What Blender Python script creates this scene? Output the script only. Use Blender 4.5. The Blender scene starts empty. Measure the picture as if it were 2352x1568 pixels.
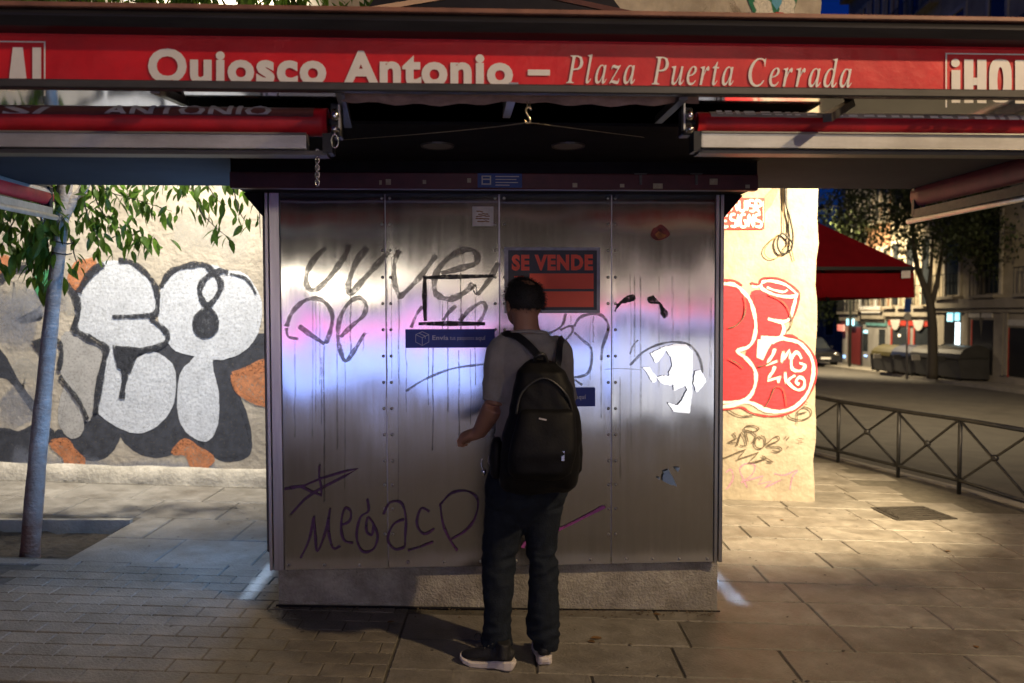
import bpy, bmesh, math, random
from mathutils import Vector, Matrix, noise
from mathutils.geometry import tessellate_polygon
R = math.radians
rnd = random.Random(11)
sc = bpy.context.scene
col = sc.collection
V = Vector

# ------------------------------------------------------------------ camera, sky, sun, exposure
cam_data = bpy.data.cameras.new('camera')
cam = bpy.data.objects.new('camera', cam_data)
col.objects.link(cam)
sc.camera = cam
CAM = V((0, 0, 1.6))
cam.location = CAM
cam.rotation_euler = (R(90 - 2.1), 0, 0)
cam_data.lens = 28
cam_data.sensor_width = 36
cam_data.clip_end = 600
cam_data.dof.use_dof = True
cam_data.dof.focus_distance = 4.0
cam_data.dof.aperture_fstop = 2.2
F = 28 / 36 * 2352.0          # photograph measured on a 2352 x 1568 copy
CROT = cam.rotation_euler.to_matrix()

world = bpy.data.worlds.new('World')
sc.world = world
world.use_nodes = True
wn = world.node_tree.nodes
wl = world.node_tree.links
sky = wn.new('ShaderNodeTexSky')
sky.sky_type = 'NISHITA'
sky.sun_disc = False
sky.sun_elevation = R(1.0)
sky.sun_rotation = R(250)
sky.ozone_density = 3.0
tint = wn.new('ShaderNodeMix')
tint.data_type = 'RGBA'
tint.blend_type = 'MULTIPLY'
tint.inputs[0].default_value = 1.0
tint.inputs[7].default_value = (0.05, 0.22, 1.0, 1)      # the camera's tungsten white balance turns the dusk sky deep blue
wl.new(sky.outputs[0], tint.inputs[6])
wl.new(tint.outputs[2], wn['Background'].inputs[0])
wn['Background'].inputs[1].default_value = 0.14

sun_data = bpy.data.lights.new('dusk_sun', 'SUN')
sun_data.energy = 0.004
sun_data.angle = R(12)
sun_data.color = (0.5, 0.65, 1.0)
sun = bpy.data.objects.new('dusk_sun', sun_data)
col.objects.link(sun)
sun.rotation_euler = (R(75), 0, R(70))
sc.view_settings.view_transform = 'Standard'
sc.view_settings.look = 'None'
sc.view_settings.gamma = 1
sc.view_settings.use_curve_mapping = False
sc.view_settings.exposure = 0
sc.cycles.max_bounces = 6
sc.cycles.diffuse_bounces = 3
sc.cycles.glossy_bounces = 4
sc.cycles.transparent_max_bounces = 8
sc.cycles.sample_clamp_indirect = 2.0
sc.cycles.use_denoising = True
sc.cycles.caustics_reflective = False
sc.cycles.caustics_refractive = False

# ------------------------------------------------------------------ projection helpers: where a point seen in the photograph lies on a real surface
def ray(px, py):
    return (CROT @ V(((px - 1176) / F, (784 - py) / F, -1))).normalized()
def WP(px, py, y=7.0):                 # on the vertical plane at depth y
    d = ray(px, py)
    return CAM + d * (y / d.y)
def zg(x, y):                          # ground height: the square falls away to the right and down the street
    return -0.03 * max(-12, min(x, 40)) - 0.02 * max(0.0, y - 8)
def GP(px, py, dz=0.0):                # on the ground
    d = ray(px, py)
    lo, hi = 0.5, 200.0
    for _ in range(50):
        m = (lo + hi) / 2
        p = CAM + d * m
        if p.z > zg(p.x, p.y) + dz: lo = m
        else: hi = m
    return CAM + d * lo
KM = Matrix.Translation((0, 4.2, 0)) @ Matrix.Rotation(R(2.9), 4, 'Z') @ Matrix.Rotation(-0.0031, 4, 'Y')
KI = KM.inverted()
KC = KI @ CAM
KR = KI.to_3x3()
def KP(px, py, c=0.0):                 # on the plane y = c of the kiosk's own frame (0 = its steel front)
    d = KR @ ray(px, py)
    return KC + d * ((c - KC.y) / d.y)

# ------------------------------------------------------------------ mesh builder
class G:
    def __init__(s):
        s.v = []; s.f = []; s.fade = None
    def add(s, vs, fs):
        n = len(s.v)
        s.v += [V(p) for p in vs]
        s.f += [tuple(i + n for i in f) for f in fs]
        return s
    def box(s, a, b):
        x0, x1 = sorted((a[0], b[0])); y0, y1 = sorted((a[1], b[1])); z0, z1 = sorted((a[2], b[2]))
        return s.add([(x0, y0, z0), (x1, y0, z0), (x1, y1, z0), (x0, y1, z0), (x0, y0, z1), (x1, y0, z1), (x1, y1, z1), (x0, y1, z1)],
                     [(0, 3, 2, 1), (4, 5, 6, 7), (0, 1, 5, 4), (1, 2, 6, 5), (2, 3, 7, 6), (3, 0, 4, 7)])
    def bar(s, p, q, w, h=None):       # square bar from p to q
        return s.tube([p, q], [w * 0.707, w * 0.707], 4, turn=math.pi / 4)
    def tube(s, path, rad, seg=8, cap=True, turn=0.0):
        path = [V(p) for p in path]
        n = len(path)
        if not hasattr(rad, '__len__'): rad = [rad] * n
        up = None
        rings = []
        for i, p in enumerate(path):
            t = (path[min(i + 1, n - 1)] - path[max(i - 1, 0)]).normalized()
            if up is None:
                up = V((0, 0, 1)) if abs(t.z) < 0.9 else V((0, -1, 0))
            side = t.cross(up)
            if side.length < 1e-5: side = t.cross(V((1, 0, 0)))
            side.normalize()
            up = side.cross(t).normalized()
            r = rad[i]
            a, b = r if hasattr(r, '__len__') else (r, r)
            ring = []
            for k in range(seg):
                an = 2 * math.pi * k / seg + turn
                ring.append(p + side * (math.cos(an) * a) + up * (math.sin(an) * b))
            rings.append(ring)
        vs = [q for r_ in rings for q in r_]
        fs = []
        for i in range(n - 1):
            for k in range(seg):
                k2 = (k + 1) % seg
                fs.append((i * seg + k, i * seg + k2, (i + 1) * seg + k2, (i + 1) * seg + k))
        if cap:
            fs.append(tuple(range(seg))[::-1])
            fs.append(tuple((n - 1) * seg + k for k in range(seg)))
        return s.add(vs, fs)
    def loft(s, rings, seg=16, power=2.0):     # horizontal super-ellipse rings (cx, cy, z, a, b)
        vs, fs = [], []
        n = len(rings)
        for (cx, cy, z, a, b) in rings:
            for k in range(seg):
                an = 2 * math.pi * k / seg
                c, q = math.cos(an), math.sin(an)
                vs.append((cx + a * math.copysign(abs(c) ** (2 / power), c), cy + b * math.copysign(abs(q) ** (2 / power), q), z))
        for i in range(n - 1):
            for k in range(seg):
                k2 = (k + 1) % seg
                fs.append((i * seg + k, i * seg + k2, (i + 1) * seg + k2, (i + 1) * seg + k))
        fs.append(tuple(range(seg))[::-1])
        fs.append(tuple((n - 1) * seg + k for k in range(seg)))
        return s.add(vs, fs)
    def ball(s, c, r, seg=12, rings=8, rot=None):
        r = r if hasattr(r, '__len__') else (r, r, r)
        vs, fs = [], []
        for i in range(rings + 1):
            th = math.pi * i / rings
            for k in range(seg):
                ph = 2 * math.pi * k / seg
                p = V((r[0] * math.sin(th) * math.cos(ph), r[1] * math.sin(th) * math.sin(ph), r[2] * math.cos(th)))
                if rot: p = rot @ p
                vs.append(V(c) + p)
        for i in range(rings):
            for k in range(seg):
                k2 = (k + 1) % seg
                fs.append((i * seg + k, (i + 1) * seg + k, (i + 1) * seg + k2, i * seg + k2))
        return s.add(vs, fs)
    def poly(s, pts, n, off=0.0):              # flat, possibly concave polygon lying on a surface
        pts = [V(p) + n * off for p in pts]
        tri = tessellate_polygon([pts])
        fs = []
        for t in tri:
            a, b, c = (pts[i] for i in t)
            fs.append(t if (b - a).cross(c - a).dot(n) > 0 else t[::-1])
        return s.add(pts, fs)
    def prism(s, pts, d):                      # polygon extruded by the vector d
        pts = [V(p) for p in pts]; d = V(d); k = len(pts)
        tri = tessellate_polygon([pts])
        fs = [tuple(t) for t in tri] + [tuple(i + k for i in t[::-1]) for t in tri]
        fs += [(i, (i + 1) % k, (i + 1) % k + k, i + k) for i in range(k)]
        return s.add(pts + [p + d for p in pts], fs)
    def spray(s, pts, w, n, off, smooth=4, ramp=2e-5, soft=1.5):    # a sprayed line with soft, speckled edges
        pts = [V(p) for p in pts]
        if smooth > 1: pts = curve(pts, smooth)
        m = len(pts)
        if s.fade is None: s.fade = [1.0] * len(s.v)
        rows = []
        for i, p in enumerate(pts):
            t = pts[min(i + 1, m - 1)] - pts[max(i - 1, 0)]
            if t.length < 1e-7: t = V((1, 0, 0))
            sd = n.cross(t).normalized()
            q = p + n * (off + ramp * i)
            ww = w * (1 + 0.22 * math.sin(i * 0.7 + p.x * 9) + .10 * math.sin(i * 2.3))
            e = min(i, m - 1 - i)
            f = 0.0 if e == 0 else 1.0
            rows += [q + sd * ww * .5 * soft, q + sd * ww * .28, q - sd * ww * .28, q - sd * ww * .5 * soft]
            s.fade += [0.0, f, f, 0.0]
        return s.add(rows, [(i * 4 + k, i * 4 + k + 1, i * 4 + k + 5, i * 4 + k + 4) for i in range(m - 1) for k in range(3)])
    def stroke(s, pts, w, n, off, smooth=4, ramp=2e-5, taper=True):   # a painted line lying on a surface
        pts = [V(p) for p in pts]
        if smooth > 1: pts = curve(pts, smooth)
        m = len(pts)
        L, Rr = [], []
        for i, p in enumerate(pts):
            t = pts[min(i + 1, m - 1)] - pts[max(i - 1, 0)]
            if t.length < 1e-7: t = V((1, 0, 0))
            sd = n.cross(t).normalized()
            ww = w * (w_jit(i, m) if taper else 1.0)
            q = p + n * (off + ramp * i)
            L.append(q + sd * ww / 2); Rr.append(q - sd * ww / 2)
        return s.add(L + Rr, [(i, i + m, i + 1 + m, i + 1) for i in range(m - 1)])
def w_jit(i, m):
    e = min(i, m - 1 - i)
    return (0.55 if e == 0 else 0.9 if e == 1 else 1.0) * (1 + 0.12 * math.sin(i * 0.9))
def curve(pts, k):
    out = []
    n = len(pts)
    for i in range(n - 1):
        p0, p1, p2, p3 = pts[max(i - 1, 0)], pts[i], pts[i + 1], pts[min(i + 2, n - 1)]
        for j in range(k):
            t = j / k
            out.append(0.5 * ((2 * p1) + (p2 - p0) * t + (2 * p0 - 5 * p1 + 4 * p2 - p3) * t * t + (3 * p1 - p0 - 3 * p2 + p3) * t ** 3))
    out.append(pts[-1])
    return out
def closed(pts, k=4):
    n = len(pts)
    out = []
    for i in range(n):
        p0, p1, p2, p3 = pts[i - 1], pts[i], pts[(i + 1) % n], pts[(i + 2) % n]
        for j in range(k):
            t = j / k
            out.append(0.5 * ((2 * p1) + (p2 - p0) * t + (2 * p0 - 5 * p1 + 4 * p2 - p3) * t * t + (3 * p1 - p0 - 3 * p2 + p3) * t ** 3))
    return out

def ragged(pts, amp, step, seed=1):
    r_ = random.Random(seed); out = []
    n = len(pts)
    for i in range(n):
        a, b = pts[i], pts[(i + 1) % n]
        k = max(1, int(math.dist(a, b) / step))
        for j in range(k):
            t = j / k
            s_ = amp if j else amp * .3
            out.append((a[0] + (b[0] - a[0]) * t + r_.gauss(0, s_), a[1] + (b[1] - a[1]) * t + r_.gauss(0, s_)))
    return out
BASE = {}
def obj(name, g, mat, parent=None, smooth=False, bev=0.0, uv=None):
    """links one mesh object; its vertices are given in the thing's frame, the thing's base is subtracted"""
    b = BASE.get(parent.name, V((0, 0, 0))) if parent else V((0, 0, 0))
    me = bpy.data.meshes.new(name)
    me.from_pydata([p - b for p in g.v], [], g.f)
    me.materials.append(mat)
    if smooth:
        for p in me.polygons: p.use_smooth = True
    if uv:
        lay = me.uv_layers.new(name='uv')
        for lp in me.loops:
            c = g.v[lp.vertex_index]
            lay.data[lp.index].uv = (c[uv[0]], c[uv[1]])
    if g.fade is not None:
        g.fade += [1.0] * (len(g.v) - len(g.fade))
        at = me.attributes.new('fade', 'FLOAT', 'POINT')
        at.data.foreach_set('value', g.fade)
    me.update()
    o = bpy.data.objects.new(name, me)
    col.objects.link(o)
    if parent:
        o.parent = parent
        BASE[o.name] = b
    if bev:
        m = o.modifiers.new('bevel', 'BEVEL')
        m.width = bev; m.segments = 1; m.limit_method = 'ANGLE'
    return o
def thing(name, label, cat, base=(0, 0, 0), frame=None, group=None):
    o = bpy.data.objects.new(name, None)
    col.objects.link(o)
    o.empty_display_size = 0.1
    base = V(base)
    o.matrix_world = (frame if frame is not None else Matrix()) @ Matrix.Translation(base)
    BASE[o.name] = base
    o['label'] = label; o['category'] = cat
    if group: o['group'] = group
    return o
def tag(o, label, cat, group=None):
    o['label'] = label; o['category'] = cat
    if group: o['group'] = group
    return o
def struct(name, g, mat, parent=None, kind='structure'):
    o = obj(name, g, mat, parent)
    o['kind'] = kind
    return o
def single(name, g, mat, label, cat, frame=None, base=(0, 0, 0), group=None, smooth=False, bev=0.0):
    """a thing that is one mesh"""
    b = V(base)
    me = bpy.data.meshes.new(name)
    me.from_pydata([p - b for p in g.v], [], g.f)
    me.materials.append(mat)
    if smooth:
        for p in me.polygons: p.use_smooth = True
    o = bpy.data.objects.new(name, me)
    col.objects.link(o)
    o.matrix_world = (frame if frame is not None else Matrix()) @ Matrix.Translation(b)
    BASE[o.name] = b
    if bev:
        m = o.modifiers.new('bevel', 'BEVEL'); m.width = bev; m.segments = 1; m.limit_method = 'ANGLE'
    return tag(o, label, cat, group)
def dup(o, parent, loc, rot=None, scale=None):
    c = o.copy(); col.objects.link(c)
    c.parent = parent; c.location = loc
    if rot is not None: c.rotation_euler = rot
    if scale is not None: c.scale = scale
    return c
def fuse(g, voxel, smooth=4, disp=None, factor=0.5):
    """grows the overlapping tubes of g together into one continuous skin"""
    me = bpy.data.meshes.new('tmp'); me.from_pydata(g.v, [], g.f); me.update()
    bm = bmesh.new(); bm.from_mesh(me); bmesh.ops.recalc_face_normals(bm, faces=bm.faces); bm.to_mesh(me); bm.free()
    o = bpy.data.objects.new('tmp', me); col.objects.link(o)
    m = o.modifiers.new('r', 'REMESH'); m.mode = 'VOXEL'; m.voxel_size = voxel
    if smooth:
        m = o.modifiers.new('s', 'SMOOTH'); m.iterations = smooth; m.factor = factor
    bpy.context.view_layer.update()
    ev = o.evaluated_get(bpy.context.evaluated_depsgraph_get())
    m2 = bpy.data.meshes.new_from_object(ev)
    out = G()
    nv = [v.normal.copy() for v in m2.vertices]
    out.v = [(v.co + nv[i] * disp(v.co) if disp else v.co.copy()) for i, v in enumerate(m2.vertices)]
    out.f = [tuple(p.vertices) for p in m2.polygons]
    bpy.data.objects.remove(o); bpy.data.meshes.remove(me); bpy.data.meshes.remove(m2)
    return out

# ------------------------------------------------------------------ materials
def mat(name, c, rough=0.6, metal=0.0, var=0.15, scale=6.0, bump=0.0, bscale=60.0, spec=0.5, rand=0.0, emit=None, estr=0.0, stretch=None, dirt=0.0, dcol=(0.03, 0.025, 0.02), trans=0.0, alpha_noise=0.0, anis=0.0, anrot=0.0, rvar=0.0, sheen=0.0, fade=0, opac=1.0, soft=2.2):
    m = bpy.data.materials.new(name); m.use_nodes = True
    nt = m.node_tree; nd = nt.nodes; lk = nt.links
    b = nd['Principled BSDF']
    b.inputs['Roughness'].default_value = rough
    b.inputs['Metallic'].default_value = metal
    b.inputs['Specular IOR Level'].default_value = spec
    if sheen: b.inputs['Sheen Weight'].default_value = sheen
    tc = nd.new('ShaderNodeTexCoord')
    src = tc.outputs['Object']
    if stretch:
        mp = nd.new('ShaderNodeMapping'); mp.inputs['Scale'].default_value = stretch
        lk.new(src, mp.inputs[0]); src = mp.outputs[0]
    nz = nd.new('ShaderNodeTexNoise'); nz.inputs['Scale'].default_value = scale; nz.inputs['Detail'].default_value = 6; nz.inputs['Roughness'].default_value = 0.65
    lk.new(src, nz.inputs['Vector'])
    rp = nd.new('ShaderNodeValToRGB')
    lo = [max(0, x * (1 - var)) for x in c]; hi = [min(1, x * (1 + var)) for x in c]
    rp.color_ramp.elements[0].position = 0.3; rp.color_ramp.elements[1].position = 0.7
    rp.color_ramp.elements[0].color = (*lo, 1); rp.color_ramp.elements[1].color = (*hi, 1)
    lk.new(nz.outputs[0], rp.inputs[0])
    out = rp.outputs[0]
    if rand:
        oi = nd.new('ShaderNodeObjectInfo')
        mr = nd.new('ShaderNodeMapRange'); mr.inputs[3].default_value = 1 - rand; mr.inputs[4].default_value = 1 + rand
        lk.new(oi.outputs['Random'], mr.inputs[0])
        mx = nd.new('ShaderNodeMix'); mx.data_type = 'RGBA'; mx.blend_type = 'MULTIPLY'; mx.inputs[0].default_value = 1
        lk.new(out, mx.inputs[6]); lk.new(mr.outputs[0], mx.inputs[7]); out = mx.outputs[2]
    if dirt:
        n2 = nd.new('ShaderNodeTexNoise'); n2.inputs['Scale'].default_value = scale * 0.45; n2.inputs['Detail'].default_value = 9; n2.inputs['Roughness'].default_value = 0.7
        ge = nd.new('ShaderNodeNewGeometry')
        lk.new(ge.outputs['Position'], n2.inputs['Vector'])
        r2 = nd.new('ShaderNodeValToRGB'); r2.color_ramp.elements[0].position = 0.42; r2.color_ramp.elements[1].position = 0.72
        r2.color_ramp.elements[0].color = (0, 0, 0, 1); r2.color_ramp.elements[1].color = (dirt, dirt, dirt, 1)
        lk.new(n2.outputs[0], r2.inputs[0])
        mx = nd.new('ShaderNodeMix'); mx.data_type = 'RGBA'
        lk.new(r2.outputs[0], mx.inputs[0]); lk.new(out, mx.inputs[6]); mx.inputs[7].default_value = (*dcol, 1); out = mx.outputs[2]
    lk.new(out, b.inputs['Base Color'])
    if rvar:
        mr = nd.new('ShaderNodeMapRange'); mr.inputs[1].default_value = 0.3; mr.inputs[2].default_value = 0.7
        mr.inputs[3].default_value = max(0.02, rough - rvar); mr.inputs[4].default_value = min(1, rough + rvar)
        lk.new(nz.outputs[0], mr.inputs[0]); lk.new(mr.outputs[0], b.inputs['Roughness'])
    if bump:
        n3 = nd.new('ShaderNodeTexNoise'); n3.inputs['Scale'].default_value = bscale; n3.inputs['Detail'].default_value = 5
        lk.new(src, n3.inputs['Vector'])
        bp = nd.new('ShaderNodeBump'); bp.inputs['Strength'].default_value = min(1, bump); bp.inputs['Distance'].default_value = 0.012
        lk.new(n3.outputs[0], bp.inputs['Height']); lk.new(bp.outputs[0], b.inputs['Normal'])
    if emit:
        b.inputs['Emission Color'].default_value = (*emit, 1); b.inputs['Emission Strength'].default_value = estr
    if anis:
        b.inputs['Anisotropic'].default_value = anis; b.inputs['Anisotropic Rotation'].default_value = anrot
        tg = nd.new('ShaderNodeTangent'); tg.direction_type = 'UV_MAP'; tg.uv_map = 'uv'
        lk.new(tg.outputs[0], b.inputs['Tangent'])
    final = b.outputs[0]
    om = nd['Material Output']
    if trans:
        tl = nd.new('ShaderNodeBsdfTranslucent'); lk.new(out, tl.inputs[0])
        ms = nd.new('ShaderNodeMixShader'); ms.inputs[0].default_value = trans
        lk.new(final, ms.inputs[1]); lk.new(tl.outputs[0], ms.inputs[2]); final = ms.outputs[0]
    if alpha_noise:
        tp = nd.new('ShaderNodeBsdfTransparent')
        n4 = nd.new('ShaderNodeTexNoise'); n4.inputs['Scale'].default_value = 45; n4.inputs['Detail'].default_value = 8; n4.inputs['Roughness'].default_value = 0.8
        lk.new(tc.outputs['Object'], n4.inputs['Vector'])
        r4 = nd.new('ShaderNodeValToRGB'); r4.color_ramp.elements[0].position = 0.5 - 0.01 ; r4.color_ramp.elements[1].position = 0.62
        a0 = (1 - alpha_noise) * opac
        r4.color_ramp.elements[0].color = (opac, opac, opac, 1); r4.color_ramp.elements[1].color = (a0, a0, a0, 1)
        lk.new(n4.outputs[0], r4.inputs[0])
        ms = nd.new('ShaderNodeMixShader'); af = r4.outputs[0]
        if fade:                             # sprayed edge: the thinner the paint, the more speckled
            at = nd.new('ShaderNodeAttribute'); at.attribute_name = 'fade'
            n5 = nd.new('ShaderNodeTexNoise'); n5.inputs['Scale'].default_value = fade; n5.inputs['Detail'].default_value = 4
            lk.new(tc.outputs['Object'], n5.inputs['Vector'])
            m1 = nd.new('ShaderNodeMath'); m1.operation = 'MULTIPLY'; m1.inputs[1].default_value = 1.7; lk.new(at.outputs['Fac'], m1.inputs[0])
            m2 = nd.new('ShaderNodeMath'); m2.operation = 'SUBTRACT'; lk.new(m1.outputs[0], m2.inputs[0]); lk.new(n5.outputs[0], m2.inputs[1])
            m3 = nd.new('ShaderNodeMath'); m3.operation = 'MULTIPLY'; m3.use_clamp = True; m3.inputs[1].default_value = soft; lk.new(m2.outputs[0], m3.inputs[0])
            m4 = nd.new('ShaderNodeMath'); m4.operation = 'MULTIPLY'; lk.new(m3.outputs[0], m4.inputs[0]); lk.new(af, m4.inputs[1]); af = m4.outputs[0]
        lk.new(af, ms.inputs[0])
        lk.new(tp.outputs[0], ms.inputs[1]); lk.new(final, ms.inputs[2]); final = ms.outputs[0]
    lk.new(final, om.inputs[0])
    return m
def glow(name, c, s):
    return mat(name, (0.6, 0.6, 0.6), 0.5, var=0.02, emit=c, estr=s)
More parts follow.
